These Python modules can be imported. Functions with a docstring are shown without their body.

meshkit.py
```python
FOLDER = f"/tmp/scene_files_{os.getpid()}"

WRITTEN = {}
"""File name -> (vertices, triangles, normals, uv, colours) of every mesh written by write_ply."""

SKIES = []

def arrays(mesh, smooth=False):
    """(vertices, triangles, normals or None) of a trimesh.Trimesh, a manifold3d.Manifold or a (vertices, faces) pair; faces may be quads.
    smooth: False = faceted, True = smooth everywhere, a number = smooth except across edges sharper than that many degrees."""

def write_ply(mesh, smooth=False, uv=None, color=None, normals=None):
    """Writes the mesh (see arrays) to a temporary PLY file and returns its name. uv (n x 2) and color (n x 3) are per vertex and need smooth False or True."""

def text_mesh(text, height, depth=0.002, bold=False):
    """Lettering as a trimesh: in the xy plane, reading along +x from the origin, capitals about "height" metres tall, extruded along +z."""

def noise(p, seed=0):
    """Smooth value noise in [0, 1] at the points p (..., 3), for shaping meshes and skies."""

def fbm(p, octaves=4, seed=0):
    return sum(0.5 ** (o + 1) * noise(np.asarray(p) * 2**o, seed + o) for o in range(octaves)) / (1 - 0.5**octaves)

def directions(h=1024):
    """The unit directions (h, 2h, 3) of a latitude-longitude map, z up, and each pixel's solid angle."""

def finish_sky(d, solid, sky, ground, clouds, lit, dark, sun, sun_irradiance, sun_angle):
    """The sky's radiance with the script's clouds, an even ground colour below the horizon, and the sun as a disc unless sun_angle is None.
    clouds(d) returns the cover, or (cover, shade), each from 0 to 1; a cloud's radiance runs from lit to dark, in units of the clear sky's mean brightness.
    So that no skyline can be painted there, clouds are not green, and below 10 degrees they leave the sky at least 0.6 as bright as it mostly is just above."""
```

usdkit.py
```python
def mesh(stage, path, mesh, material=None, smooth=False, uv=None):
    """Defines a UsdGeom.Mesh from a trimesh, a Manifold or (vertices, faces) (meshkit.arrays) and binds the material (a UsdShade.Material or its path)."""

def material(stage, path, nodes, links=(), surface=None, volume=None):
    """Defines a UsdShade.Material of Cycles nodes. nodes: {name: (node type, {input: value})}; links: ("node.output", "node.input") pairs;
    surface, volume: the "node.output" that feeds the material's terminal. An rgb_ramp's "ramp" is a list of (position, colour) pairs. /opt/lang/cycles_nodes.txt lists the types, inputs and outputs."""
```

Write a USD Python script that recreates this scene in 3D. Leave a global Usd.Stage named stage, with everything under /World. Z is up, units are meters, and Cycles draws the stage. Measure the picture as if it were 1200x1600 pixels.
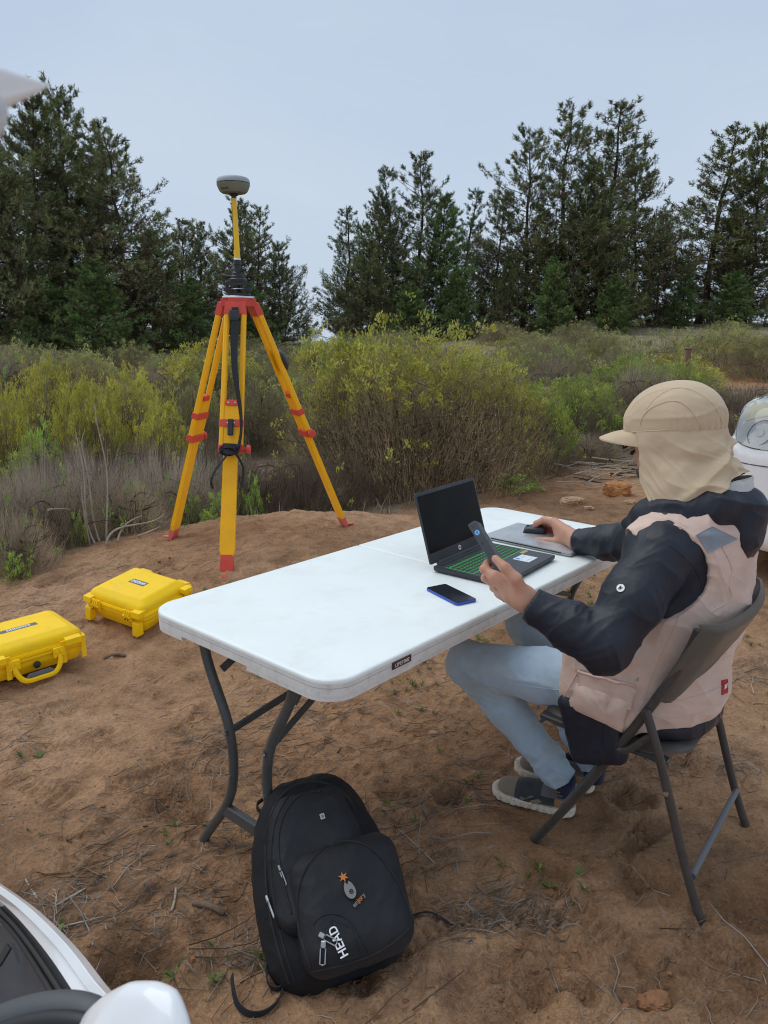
import math, random, numpy as np, trimesh, usdkit
from shapely.geometry import Polygon, LineString, Point
from shapely import affinity
from meshkit import noise, fbm, text_mesh
from pxr import Usd, UsdGeom, UsdLux, UsdShade, Sdf, Gf, Vt

stage = Usd.Stage.CreateInMemory()
UsdGeom.SetStageUpAxis(stage, 'Z')
UsdGeom.Xform.Define(stage, '/World')
UsdGeom.Scope.Define(stage, '/World/Looks')
PI = math.pi

# ------------------------------------------------------------------ camera, sky, sun, exposure
CAM_H, CAM_PITCH, CAM_ROLL, CAM_F = 1.5515, 0.2376, 0.0143, 1200.0     # metres, radians, pixels of a 1200-wide picture
EXPOSURE = 0.16
SKY_STRENGTH = 0.10
SUN_INTENSITY, SUN_ANGLE = 0.4, 60.0
SUN_ELEV, SUN_AZ = math.radians(62), math.radians(-60)                  # azimuth: atan2(x, y) towards the sun
_f = np.array([0, math.cos(CAM_PITCH), -math.sin(CAM_PITCH)])
_r = np.array([1.0, 0, 0]); _u = np.cross(_r, _f)
_cr, _sr = math.cos(CAM_ROLL), math.sin(CAM_ROLL)
CR, CU, CF = _cr * _r + _sr * _u, -_sr * _r + _cr * _u, _f
EYE = np.array([0, 0, CAM_H])
camera = UsdGeom.Camera.Define(stage, '/World/camera')
_m = np.eye(4); _m[0, :3], _m[1, :3], _m[2, :3], _m[3, :3] = CR, CU, -CF, EYE
camera.AddTransformOp().Set(Gf.Matrix4d(*_m.ravel().tolist()))
camera.CreateHorizontalApertureAttr(24.0); camera.CreateVerticalApertureAttr(32.0)
camera.CreateFocalLengthAttr(24.0 * CAM_F / 1200.0)
camera.CreateFStopAttr(9.0); camera.CreateFocusDistanceAttr(2.9)
camera.CreateExposureAttr(EXPOSURE)
camera.CreateClippingRangeAttr(Gf.Vec2f(0.03, 5000))

usdkit.material(stage, '/World/Looks/sky_look', {
    'tc': ('texture_coordinate', {}),
    'mp': ('mapping', {'scale': (1.0, 1.0, 2.6)}),
    'sky': ('sky_texture', {'sky_type': 'single_scattering', 'sun_disc': False, 'sun_elevation': SUN_ELEV, 'sun_rotation': SUN_AZ % (2 * PI), 'altitude': 100.0, 'air_density': 1.0, 'aerosol_density': 2.0}),
    'n': ('noise_texture', {'scale': 1.9, 'detail': 4.0, 'roughness': 0.5, 'distortion': 0.5}),
    'cl': ('rgb_ramp', {'ramp': [(0.28, (4.15, 5.15, 6.72)), (0.5, (4.62, 5.60, 7.02)), (0.72, (5.10, 5.98, 7.15))]}),
    'sx': ('separate_xyz', {}), 'hz': ('map_range', {'from_min': 0.0, 'from_max': 0.42, 'to_min': 0.55, 'to_max': 0.0, 'clamp': True}), 'hm': ('mix_color', {'b': (5.75, 6.55, 7.55), 'use_clamp': False}),
    'mx': ('mix_color', {'fac': 0.93}),
    'bg': ('background_shader', {'strength': SKY_STRENGTH})},
    [('tc.generated', 'mp.vector'), ('mp.vector', 'n.vector'), ('n.fac', 'cl.fac'), ('sky.color', 'mx.a'), ('tc.generated', 'sx.vector'), ('sx.z', 'hz.value'), ('hz.result', 'hm.fac'), ('cl.color', 'hm.a'), ('hm.result', 'mx.b'), ('mx.result', 'bg.color')], surface='bg.background')
sky = UsdLux.DomeLight.Define(stage, '/World/sky')
UsdShade.MaterialBindingAPI.Apply(sky.GetPrim()).Bind(UsdShade.Material.Get(stage, '/World/Looks/sky_look'))
sky.GetPrim().SetCustomDataByKey('kind', 'structure')
sun = UsdLux.DistantLight.Define(stage, '/World/sun')
sun.CreateIntensityAttr(SUN_INTENSITY); sun.CreateAngleAttr(SUN_ANGLE); sun.CreateColorAttr(Gf.Vec3f(1.0, 0.985, 0.96))
sun.CreateNormalizeAttr(True)
sun.AddRotateXYZOp().Set(Gf.Vec3f(90 - math.degrees(SUN_ELEV), 0, -math.degrees(SUN_AZ) + 180))

# ------------------------------------------------------------------ places: a pixel of the 1200 x 1600 photograph -> a point, used only to work out where things stand
def ray(px, py):
    d = (px - 600) / CAM_F * CR + (800 - py) / CAM_F * CU + CF
    return d
def at_depth(px, py, depth):
    return EYE + ray(px, py) * depth                      # depth along the viewing axis
def at_z(px, py, z=0.0):
    d = ray(px, py); return EYE + d * ((z - EYE[2]) / d[2])
def at_y(px, py, y):
    d = ray(px, py); return EYE + d * (y / d[1])
def pix(P):
    d = np.asarray(P, float) - EYE; z = d @ CF
    return np.stack([600 + CAM_F * (d @ CR) / z, 800 - CAM_F * (d @ CU) / z], -1)

# ------------------------------------------------------------------ naming
_used, ORIGIN = {}, {}
def _path(parent, name):
    base = str(parent.GetPath()) if parent is not None else '/World'
    k = (base, name); n = _used.get(k, 0); _used[k] = n + 1
    return f'{base}/{name}' + (f'_{n:03d}' if n else '')
def tag(p, label=None, cat=None, group=None, kind=None):
    p = p.GetPrim() if hasattr(p, 'GetPrim') else p
    for k, v in (('label', label), ('category', cat), ('group', group), ('kind', kind)):
        if v: p.SetCustomDataByKey(k, v)
    return p
def thing(name, label, cat, loc=(0, 0, 0), rotz=0.0, group=None, parent=None, scale=None, world=False):
    x = UsdGeom.Xform.Define(stage, _path(parent, name))
    x.AddTranslateOp().Set(Gf.Vec3d(*map(float, loc)))
    if rotz: x.AddRotateZOp().Set(math.degrees(rotz))
    if scale: x.AddScaleOp().Set(Gf.Vec3f(*([float(scale)] * 3 if np.ndim(scale) == 0 else map(float, scale))))
    if world: ORIGIN[str(x.GetPath())] = np.array(loc, float)         # its parts are given in world coordinates
    return tag(x, label, cat, group)
def obj(name, mesh, mat, parent=None, smooth=False, kind=None, tint=None, label=None, cat=None, group=None):
    if isinstance(mesh, MB): mesh = mesh.mesh()
    if isinstance(mesh, (tuple, list)):
        v, f = np.asarray(mesh[0], float), np.asarray(mesh[1]); mesh = trimesh.Trimesh(v, np.vstack([f[:, [0, 1, 2]], f[:, [0, 2, 3]]]) if f.shape[1] == 4 else f, process=False)
    o = ORIGIN.get('/'.join(str(parent.GetPath()).split('/')[:3])) if parent is not None else None
    if o is not None: mesh = trimesh.Trimesh(np.asarray(mesh.vertices) - o, mesh.faces, process=False)
    p = usdkit.mesh(stage, _path(parent, name), mesh, M[mat] if isinstance(mat, str) else mat, smooth)
    if tint is not None:
        UsdGeom.PrimvarsAPI(p).CreatePrimvar('tint', Sdf.ValueTypeNames.Color3fArray, 'vertex').Set(Vt.Vec3fArray.FromNumpy(np.asarray(tint, np.float32)))
    tag(p, label, cat, group, kind)
    return p.GetPrim()

# ------------------------------------------------------------------ mesh building
def tubes(P, R, n=4):
    """Many thin tubes at once: P (paths, points, 3), R (paths, points) radii."""
    P = np.asarray(P, float); N, k = P.shape[:2]; R = np.broadcast_to(np.asarray(R, float), (N, k)); T = np.gradient(P, axis=1); T /= np.maximum(np.linalg.norm(T, axis=2, keepdims=True), 1e-9)
    ref = np.where(np.abs(T.mean(1))[:, 2:3] > .8, [[1., .1, 0]], [[0., .1, 1]])[:, None]; x = np.cross(np.broadcast_to(ref, T.shape), T); x /= np.maximum(np.linalg.norm(x, axis=2, keepdims=True), 1e-9); y = np.cross(T, x)
    a = np.arange(n) / n * 2 * PI; V = (P[:, :, None] + (np.cos(a)[:, None] * x[:, :, None] + np.sin(a)[:, None] * y[:, :, None]) * R[:, :, None, None]).reshape(-1, 3)
    q, i, j = np.meshgrid(np.arange(N) * k * n, np.arange(k - 1) * n, np.arange(n), indexing='ij'); b = (q + i).ravel(); j = j.ravel(); j2 = (j + 1) % n
    return V, np.concatenate([np.stack([b + j, b + j2, b + n + j2], 1), np.stack([b + j, b + n + j2, b + n + j], 1)])
def unit(v):
    v = np.asarray(v, float); return v / max(np.linalg.norm(v), 1e-12)
def frame_from(z, hint=(0, 0, 1)):
    z = unit(z); x = np.cross(hint, z)
    if np.linalg.norm(x) < 1e-4: x = np.cross((0, 1, 0.01), z)
    x = unit(x); return np.stack([x, np.cross(z, x), z], 1)
def spline(pts, n):
    pts = np.asarray(pts, float)
    if len(pts) < 3: return pts[0] + (pts[-1] - pts[0]) * np.linspace(0, 1, n)[:, None]
    from scipy.interpolate import PchipInterpolator, CubicSpline
    t = np.concatenate([[0], np.cumsum(np.maximum(np.linalg.norm(np.diff(pts, axis=0), axis=1), 1e-6))]); t /= t[-1]
    return CubicSpline(t, pts)(np.linspace(0, 1, n))
class MB:
    """Collects triangles."""
    def __init__(s): s.V, s.F, s.n = [], [], 0
    def raw(s, v, f):
        v = np.asarray(v, float); f = np.asarray(f, int)
        if f.shape[1] == 4: f = np.vstack([f[:, [0, 1, 2]], f[:, [0, 2, 3]]])
        s.V.append(v); s.F.append(f + s.n); s.n += len(v); return s
    def add(s, m, T=None):
        v = np.array(m.vertices)
        if T is not None: v = v @ np.asarray(T)[:3, :3].T + np.asarray(T)[:3, 3]
        return s.raw(v, m.faces)
    def box(s, c, size, R=None, bevel=0.0):
        m = rbox(size, bevel); v = np.array(m.vertices)
        if R is not None: v = v @ np.asarray(R).T
        return s.raw(v + np.asarray(c, float), m.faces)
    def bar(s, a, b, w, t, hint=(0, 0, 1), bevel=0.0):
        """A box from a to b, w wide (along hint x axis) and t thick."""
        a, b = np.asarray(a, float), np.asarray(b, float)
        R = frame_from(b - a, hint); m = rbox((w, t, np.linalg.norm(b - a)), bevel)
        return s.raw(np.array(m.vertices) @ R.T + (a + b) / 2, m.faces)
    def tube(s, pts, r, n=10, caps=True, flat=None, closed=False):
        """Sweeps a circle (or an ellipse of radii r, flat) along pts with a rotation-minimising frame."""
        pts = np.asarray(pts, float); k = len(pts); r = np.broadcast_to(np.asarray(r, float), (k,))
        T = np.gradient(pts, axis=0) if not closed else np.roll(pts, -1, 0) - np.roll(pts, 1, 0)
        T /= np.maximum(np.linalg.norm(T, axis=1, keepdims=True), 1e-12)
        x = frame_from(T[0])[:, 0]; a = np.arange(n) / n * 2 * PI; V = []
        for i in range(k):
            x = unit(x - T[i] * (x @ T[i])); y = np.cross(T[i], x); f = r[i] if flat is None else flat
            V.append(pts[i] + np.outer(np.cos(a) * r[i], x) + np.outer(np.sin(a) * f, y))
        V = np.concatenate(V); i, j = np.meshgrid(np.arange(k if closed else k - 1), np.arange(n), indexing='ij'); i, j = i.ravel(), j.ravel()
        i2 = (i + 1) % k
        F = np.stack([i * n + j, i * n + (j + 1) % n, i2 * n + (j + 1) % n, i2 * n + j], 1)
        s.raw(V, F)
        if caps and not closed:
            for e, o in ((0, -1), (k - 1, 1)):
                c = V[e * n:(e + 1) * n]; s.raw(np.vstack([c, c.mean(0)]), [[q, (q + 1) % n, n][::o] for q in range(n)])
        return s
    def ribbon(s, pts, w, side, t=0.002):
        """A flat strap of width w and thickness t along pts; side: direction(s) across the strap."""
        pts = np.asarray(pts, float); k = len(pts); side = np.broadcast_to(np.asarray(side, float), (k, 3))
        w = np.broadcast_to(np.asarray(w, float), (k,))[:, None]
        T = np.gradient(pts, axis=0); T /= np.linalg.norm(T, axis=1, keepdims=True)
        sd = side - T * (side * T).sum(1, keepdims=True); sd /= np.linalg.norm(sd, axis=1, keepdims=True); nn = np.cross(sd, T)
        q = np.stack([pts - sd * w / 2 - nn * t / 2, pts + sd * w / 2 - nn * t / 2, pts + sd * w / 2 + nn * t / 2, pts - sd * w / 2 + nn * t / 2], 1).reshape(-1, 3)
        F = [[i * 4 + j, i * 4 + (j + 1) % 4, i * 4 + 4 + (j + 1) % 4, i * 4 + 4 + j] for i in range(k - 1) for j in range(4)]
        F += [[3, 2, 1, 0], [k * 4 - 4, k * 4 - 3, k * 4 - 2, k * 4 - 1]]
        return s.raw(q, F)
    def lathe(s, prof, n=24, T=None):
        """Revolves (radius, z) pairs about z."""
        m = trimesh.creation.revolve(np.asarray(prof, float), sections=n); return s.add(m, T)
    def prism(s, poly, h, T=None):
        m = trimesh.creation.extrude_polygon(poly if isinstance(poly, Polygon) else Polygon(poly), h, engine='earcut'); return s.add(m, T)
    def text(s, txt, height, depth, T, bold=False, center=True):
        m = text_mesh(txt, height, depth, bold)
        if center: m.apply_translation([-m.bounds[:, 0].mean(), -m.bounds[:, 1].mean(), 0])
        return s.add(m, T)
    def mesh(s):
        return trimesh.Trimesh(np.concatenate(s.V), np.concatenate(s.F), process=False)
_rb = {}
def rbox(size, bevel=0.0):
    """A box with chamfered edges."""
    size = np.asarray(size, float)
    if bevel <= 0: return trimesh.creation.box(size)
    b = min(bevel, size.min() * 0.49); h = size / 2; P = []
    for sx in (-1, 1):
        for sy in (-1, 1):
            for sz in (-1, 1):
                for k in range(3):
                    q = np.array([sx, sy, sz]) * (h - b); q[k] += (sx, sy, sz)[k] * b; P.append(q)
    return trimesh.convex.convex_hull(np.array(P))
def TR(o=(0, 0, 0), x=(1, 0, 0), y=(0, 1, 0)):
    """A 4 x 4 matrix with origin o, x axis x, and y axis near y."""
    x = unit(x); z = unit(np.cross(x, y)); m = np.eye(4); m[:3, 0], m[:3, 1], m[:3, 2], m[:3, 3] = x, np.cross(z, x), z, o
    return m
def xf(T, p):
    return np.asarray(p, float) @ T[:3, :3].T + T[:3, 3]

# ------------------------------------------------------------------ signed distances and a surface-net mesher, for bodies and cloth
def smin(a, b, k):
    h = np.clip(0.5 + 0.5 * (b - a) / k, 0, 1); return b + (a - b) * h - k * h * (1 - h)
def smax(a, b, k): return -smin(-a, -b, k)
def cone(p, a, b, ra, rb, sq=None):
    """Tapered capsule; sq = (direction, factor) squashes the section along a direction."""
    a, b = np.asarray(a, float), np.asarray(b, float); d = p - a; ab = b - a
    h = np.clip((d @ ab) / (ab @ ab), 0, 1); q = d - h[..., None] * ab
    if sq is not None:
        u = unit(sq[0]); q = q + ((1 / sq[1] - 1) * (q @ u))[..., None] * u
    return np.linalg.norm(q, axis=-1) - (ra + (rb - ra) * h)
def chain(p, pts, rs, k=0.02, sq=None):
    d = None
    for i in range(len(pts) - 1):
        c = cone(p, pts[i], pts[i + 1], rs[i], rs[i + 1], sq); d = c if d is None else smin(d, c, k)
    return d
def ell(p, c, r, R=None):
    q = p - np.asarray(c, float)
    if R is not None: q = q @ R
    r = np.asarray(r, float); k0 = np.linalg.norm(q / r, axis=-1); k1 = np.linalg.norm(q / (r * r), axis=-1)
    return k0 * (k0 - 1) / np.maximum(k1, 1e-9)
def sbox(p, c, half, R=None, r=0.01):
    q = p - np.asarray(c, float)
    if R is not None: q = q @ R
    q = np.abs(q) - (np.asarray(half, float) - r); return np.linalg.norm(np.maximum(q, 0), axis=-1) + np.minimum(q.max(-1), 0) - r
def surface(f, lo, hi, h, smooth=1):
    """Naive surface nets of f = 0 in the box lo..hi with cell h."""
    lo, hi = np.asarray(lo, float), np.asarray(hi, float); n = np.ceil((hi - lo) / h).astype(int) + 1
    ax = [lo[k] + np.arange(n[k]) * h for k in range(3)]
    D = np.empty(n, np.float32)
    for i0 in range(0, n[0], 24):
        g = np.stack(np.meshgrid(ax[0][i0:i0 + 24], ax[1], ax[2], indexing='ij'), -1); D[i0:i0 + 24] = f(g)
    return nets(D, lo, h, smooth)
def nets(D, lo, h, smooth):
    n = np.array(D.shape); ins = D < 0; c = np.zeros(n - 1, np.int8)
    for o in np.ndindex(2, 2, 2): c += ins[o[0]:n[0] - 1 + o[0], o[1]:n[1] - 1 + o[1], o[2]:n[2] - 1 + o[2]]
    act = np.argwhere((c > 0) & (c < 8)); idx = np.full(n - 1, -1, np.int64); idx[tuple(act.T)] = np.arange(len(act))
    S, W = np.zeros((len(act), 3)), np.zeros(len(act))
    cor = list(np.ndindex(2, 2, 2)); val = {o: D[act[:, 0] + o[0], act[:, 1] + o[1], act[:, 2] + o[2]] for o in cor}
    for o in cor:
        for k in range(3):
            if o[k] == 0:
                q = list(o); q[k] = 1; q = tuple(q); a, b = val[o], val[q]; m = (a < 0) != (b < 0)
                t = np.where(m, a / np.where(m, a - b, 1), 0); e = np.tile(np.array(o, float), (len(act), 1)); e[:, k] += t
                S[m] += e[m]; W[m] += 1
    V = lo + (act + S / W[:, None]) * h; F = []
    for k in range(3):
        k1, k2 = (k + 1) % 3, (k + 2) % 3; sl = [slice(1, -1)] * 3; sl[k] = slice(0, -1)
        a = ins[tuple(sl)]; sl2 = list(sl); sl2[k] = slice(1, None); b = ins[tuple(sl2)]
        off = np.array([1, 1, 1]); off[k] = 0; e = np.argwhere(a != b); inside = a[tuple(e.T)]; e = e + off
        def cell(d1, d2):
            q = e.copy(); q[:, k1] += d1; q[:, k2] += d2; return idx[tuple(q.T)]
        quad = np.stack([cell(-1, -1), cell(0, -1), cell(0, 0), cell(-1, 0)], 1)
        quad[~inside] = quad[~inside][:, ::-1]; F.append(quad[(quad >= 0).all(1)])
    F = np.concatenate(F); F = np.vstack([F[:, [0, 1, 2]], F[:, [0, 2, 3]]])
    m = trimesh.Trimesh(V, F, process=False)
    return relax(m, smooth)
def relax(m, times):
    """Taubin smoothing."""
    if not times: return m
    from scipy.sparse import coo_matrix
    f, v = np.asarray(m.faces), np.array(m.vertices); n = len(v); e = np.vstack([f[:, [0, 1]], f[:, [1, 2]], f[:, [2, 0]]]); e = np.vstack([e, e[:, ::-1]])
    A = coo_matrix((np.ones(len(e)), (e[:, 0], e[:, 1])), (n, n)).tocsr(); A.data[:] = 1; deg = np.asarray(A.sum(1)).ravel(); ok = deg > 0
    for _ in range(times):
        for w in (.5, -.52):
            d = np.zeros_like(v); d[ok] = (A @ v)[ok] / deg[ok, None] - v[ok]; v = v + w * d
    return trimesh.Trimesh(v, f, process=False)
def soft(m, size=.012, times=14):
    """Rounds a solid off."""
    import manifold3d
    from scipy.sparse import coo_matrix
    M_ = manifold3d.Manifold(manifold3d.Mesh(np.asarray(m.vertices, np.float32), np.asarray(m.faces, np.uint32))).refine_to_length(size).to_mesh(); f, v = np.array(M_.tri_verts), np.array(M_.vert_properties[:, :3], float)
    e = np.vstack([f[:, [0, 1]], f[:, [1, 2]], f[:, [2, 0]]]); e = np.vstack([e, e[:, ::-1]]); A = coo_matrix((np.ones(len(e)), (e[:, 0], e[:, 1])), (len(v), len(v))).tocsr(); A.data[:] = 1; deg = np.maximum(np.asarray(A.sum(1)).ravel()[:, None], 1)
    for _ in range(times): v = v + .6 * ((A @ v) / deg - v)
    return trimesh.Trimesh(v, f, process=False)
def sheet(A):
    """A single sheet through a grid of points, facing the side the camera is on."""
    nu, nv = A.shape[:2]; i, j = np.meshgrid(np.arange(nu - 1), np.arange(nv - 1), indexing='ij'); q = (i * nv + j).ravel(); F = np.stack([q, q + nv, q + nv + 1, q + 1], 1); V = A.reshape(-1, 3)
    n = np.cross(V[F[:, 1]] - V[F[:, 0]], V[F[:, 3]] - V[F[:, 0]]).sum(0)
    if n @ (EYE - V.mean(0)) < 0: F = F[:, ::-1]
    return trimesh.Trimesh(V, np.vstack([F[:, [0, 1, 2]], F[:, [0, 2, 3]]]), process=False)
def folds(p, freq, amp, seed=0, axis=None, stretch=4.0):
    """Wrinkles at p: sharp valleys and round crests, drawn out along axis."""
    q = np.asarray(p)
    if axis is not None:
        u = unit(axis); q = q - (q @ u)[..., None] * u * (1 - 1 / stretch)
    w = fbm(q * freq * .45 + 3.1, 1, seed + 50)[..., None] * .9
    n = noise(q * freq + 17.3 + w, seed); r = np.abs(2 * n - 1); n2 = noise(q * freq * 1.9 + 5.7 + w * 2, seed + 7); r2 = np.abs(2 * n2 - 1)
    return -amp * (1.15 * np.exp(-r * 4.2) + .45 * np.exp(-r2 * 5) - .42)
def shell2(A, B):
    """A closed shell between two grids of points."""
    nu, nv = A.shape[:2]; V = np.concatenate([A.reshape(-1, 3), B.reshape(-1, 3)]); N = nu * nv; i, j = np.meshgrid(np.arange(nu - 1), np.arange(nv - 1), indexing='ij'); q = (i * nv + j).ravel()
    F = [np.stack([q, q + nv, q + nv + 1, q + 1], 1), np.stack([q + 1, q + nv + 1, q + nv, q], 1) + N]
    ring = np.concatenate([np.arange(nv - 1), (np.arange(nu - 1)) * nv + nv - 1, (nu - 1) * nv + np.arange(nv - 1, 0, -1), np.arange(nu - 1, 0, -1) * nv]); r2 = np.roll(ring, -1); F.append(np.stack([r2, ring, ring + N, r2 + N], 1))
    F = np.concatenate(F); return trimesh.Trimesh(V, np.vstack([F[:, [0, 1, 2]], F[:, [0, 2, 3]]]), process=False)
class Skin:
    """Finds points of a mesh's near side, so that seams, patches and prints can lie on it."""
    def __init__(s, m, tol=.016):
        s.tol = tol; v, f, n = usdkit.meshkit.arrays(m, True); ok = ((EYE - v) * n).sum(1) > .02; s.v, s.n = v[ok], n[ok]
        from scipy.spatial import cKDTree
        s.px = pix(s.v); s.d = (s.v - EYE) @ CF; s.t = cKDTree(s.px)
    def at(s, px, off=0.0):
        px = np.asarray(px, float); sh = px.shape[:-1]; q = px.reshape(-1, 2); dist, i = s.t.query(q, k=10)
        dd = s.d[i]; near = dd < dd.min(1, keepdims=True) + s.tol; w = near / (dist ** 2 + .4); w /= w.sum(1, keepdims=True)
        d = (dd * w).sum(1); n = (s.n[i] * w[..., None]).sum(1); n /= np.linalg.norm(n, axis=1, keepdims=True)
        P = EYE + (np.outer((q[:, 0] - 600) / CAM_F, CR) + np.outer((800 - q[:, 1]) / CAM_F, CU) + CF) * d[:, None]
        s.last = n.reshape(*sh, 3); return (P + n * off).reshape(*sh, 3)
    def patch(s, quad, nu, nv, off, th):
        """A thin sheet over the four-cornered outline quad (a, b, c, d)."""
        a, b, c, d = np.asarray(quad, float); u, v = np.meshgrid(np.linspace(0, 1, nu), np.linspace(0, 1, nv), indexing='ij'); u, v = u[..., None], v[..., None]
        g = a * (1 - u) * (1 - v) + b * u * (1 - v) + c * u * v + d * (1 - u) * v
        A = s.at(g, off + th); B = A - s.last * (th + .002); return shell2(A, B)
    def seam(s, line, r, off=0.0, n=None, k=6):
        line = np.asarray(line, float); m = n or max(8, int(np.linalg.norm(np.diff(line, axis=0), axis=1).sum() / 5)); t = spline(np.c_[line, 0 * line[:, :1]], m)[:, :2]
        return MB().tube(s.at(t, off), r, k)

# ------------------------------------------------------------------ materials
M = {}
def mat(name, nodes, links, surface='p.BSDF', volume=None):
    M[name] = usdkit.material(stage, f'/World/Looks/{name}', nodes, links, surface, volume); return M[name]
def plain(name, col, rough=0.5, var=0.12, scale=6.0, bump=0.0, bscale=200.0, metal=0.0, coat=0.0, spec=0.5, sheen=0.0, dist=0.002, dirt=None, dirt_amt=0.35, rvar=0.1):
    """A solid colour with uneven tone, uneven gloss and optional fine relief and dirt."""
    c = np.array(col, float)
    nodes = {'tc': ('texture_coordinate', {}), 'n': ('noise_texture', {'scale': scale, 'detail': 4.0, 'roughness': 0.6}),
             'r': ('rgb_ramp', {'ramp': [(0.3, tuple(c * (1 - var))), (0.7, tuple(np.minimum(c * (1 + var), 0.95)))]}),
             'rr': ('map_range', {'from_min': 0.3, 'from_max': 0.7, 'to_min': max(rough - rvar, 0.02), 'to_max': min(rough + rvar, 1.0), 'clamp': True}),
             'p': ('principled_bsdf', {'metallic': metal, 'coat_weight': coat, 'specular_ior_level': spec, 'sheen_weight': sheen})}
    links = [('tc.object', 'n.vector'), ('n.fac', 'r.fac'), ('n.fac', 'rr.value'), ('rr.result', 'p.roughness')]
    last = 'r.color'
    if dirt is not None:
        nodes |= {'n2': ('noise_texture', {'scale': scale * 2.7, 'detail': 5.0, 'roughness': 0.7}), 'd': ('map_range', {'from_min': 0.5, 'from_max': 0.72, 'to_min': 0.0, 'to_max': dirt_amt, 'clamp': True}),
                  'mx': ('mix_color', {'b': dirt})}
        links += [('tc.object', 'n2.vector'), ('n2.fac', 'd.value'), ('d.result', 'mx.fac'), (last, 'mx.a')]; last = 'mx.result'
    links.append((last, 'p.base_color'))
    if bump:
        nodes |= {'nb': ('noise_texture', {'scale': bscale, 'detail': 3.0}), 'b': ('bump', {'strength': bump, 'distance': dist})}
        links += [('tc.object', 'nb.vector'), ('nb.fac', 'b.height'), ('b.normal', 'p.normal')]
    return mat(name, nodes, links)
def fabric(name, col, rough=0.8, var=0.15, weave=900.0, sheen=0.15, spec=0.3, dirt=None, dirt_amt=0.3, bump=0.35, scale=9.0, soft=0.25):
    c = np.array(col, float)
    nodes = {'tc': ('texture_coordinate', {}), 'n': ('noise_texture', {'scale': scale, 'detail': 4.0, 'roughness': 0.6}),
             'r': ('rgb_ramp', {'ramp': [(0.3, tuple(c * (1 - var))), (0.7, tuple(np.minimum(c * (1 + var), 0.95)))]}),
             'w': ('noise_texture', {'scale': weave, 'detail': 2.0}), 's': ('noise_texture', {'scale': 38.0, 'detail': 3.0, 'roughness': 0.5, 'distortion': 0.6}),
             'a': ('math', {'math_type': 'multiply_add', 'value2': soft * 8}),
             'b': ('bump', {'strength': bump, 'distance': 0.0022}),
             'p': ('principled_bsdf', {'roughness': rough, 'sheen_weight': sheen, 'specular_ior_level': spec})}
    links = [('tc.object', 'n.vector'), ('n.fac', 'r.fac'), ('tc.object', 'w.vector'), ('tc.object', 's.vector'), ('s.fac', 'a.value1'), ('w.fac', 'a.value3'), ('a.value', 'b.height'), ('b.normal', 'p.normal')]
    last = 'r.color'
    if dirt is not None:
        nodes |= {'n2': ('noise_texture', {'scale': scale * 0.8, 'detail': 4.0, 'roughness': 0.65, 'vector': (0, 0, 0)}), 'd': ('map_range', {'from_min': 0.5, 'from_max': 0.7, 'to_min': 0.0, 'to_max': dirt_amt, 'clamp': True}), 'mx': ('mix_color', {'b': dirt})}
        links += [('tc.object', 'n2.vector'), ('n2.fac', 'd.value'), ('d.result', 'mx.fac'), (last, 'mx.a')]; last = 'mx.result'
    links.append((last, 'p.base_color'))
    return mat(name, nodes, links)
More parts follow.
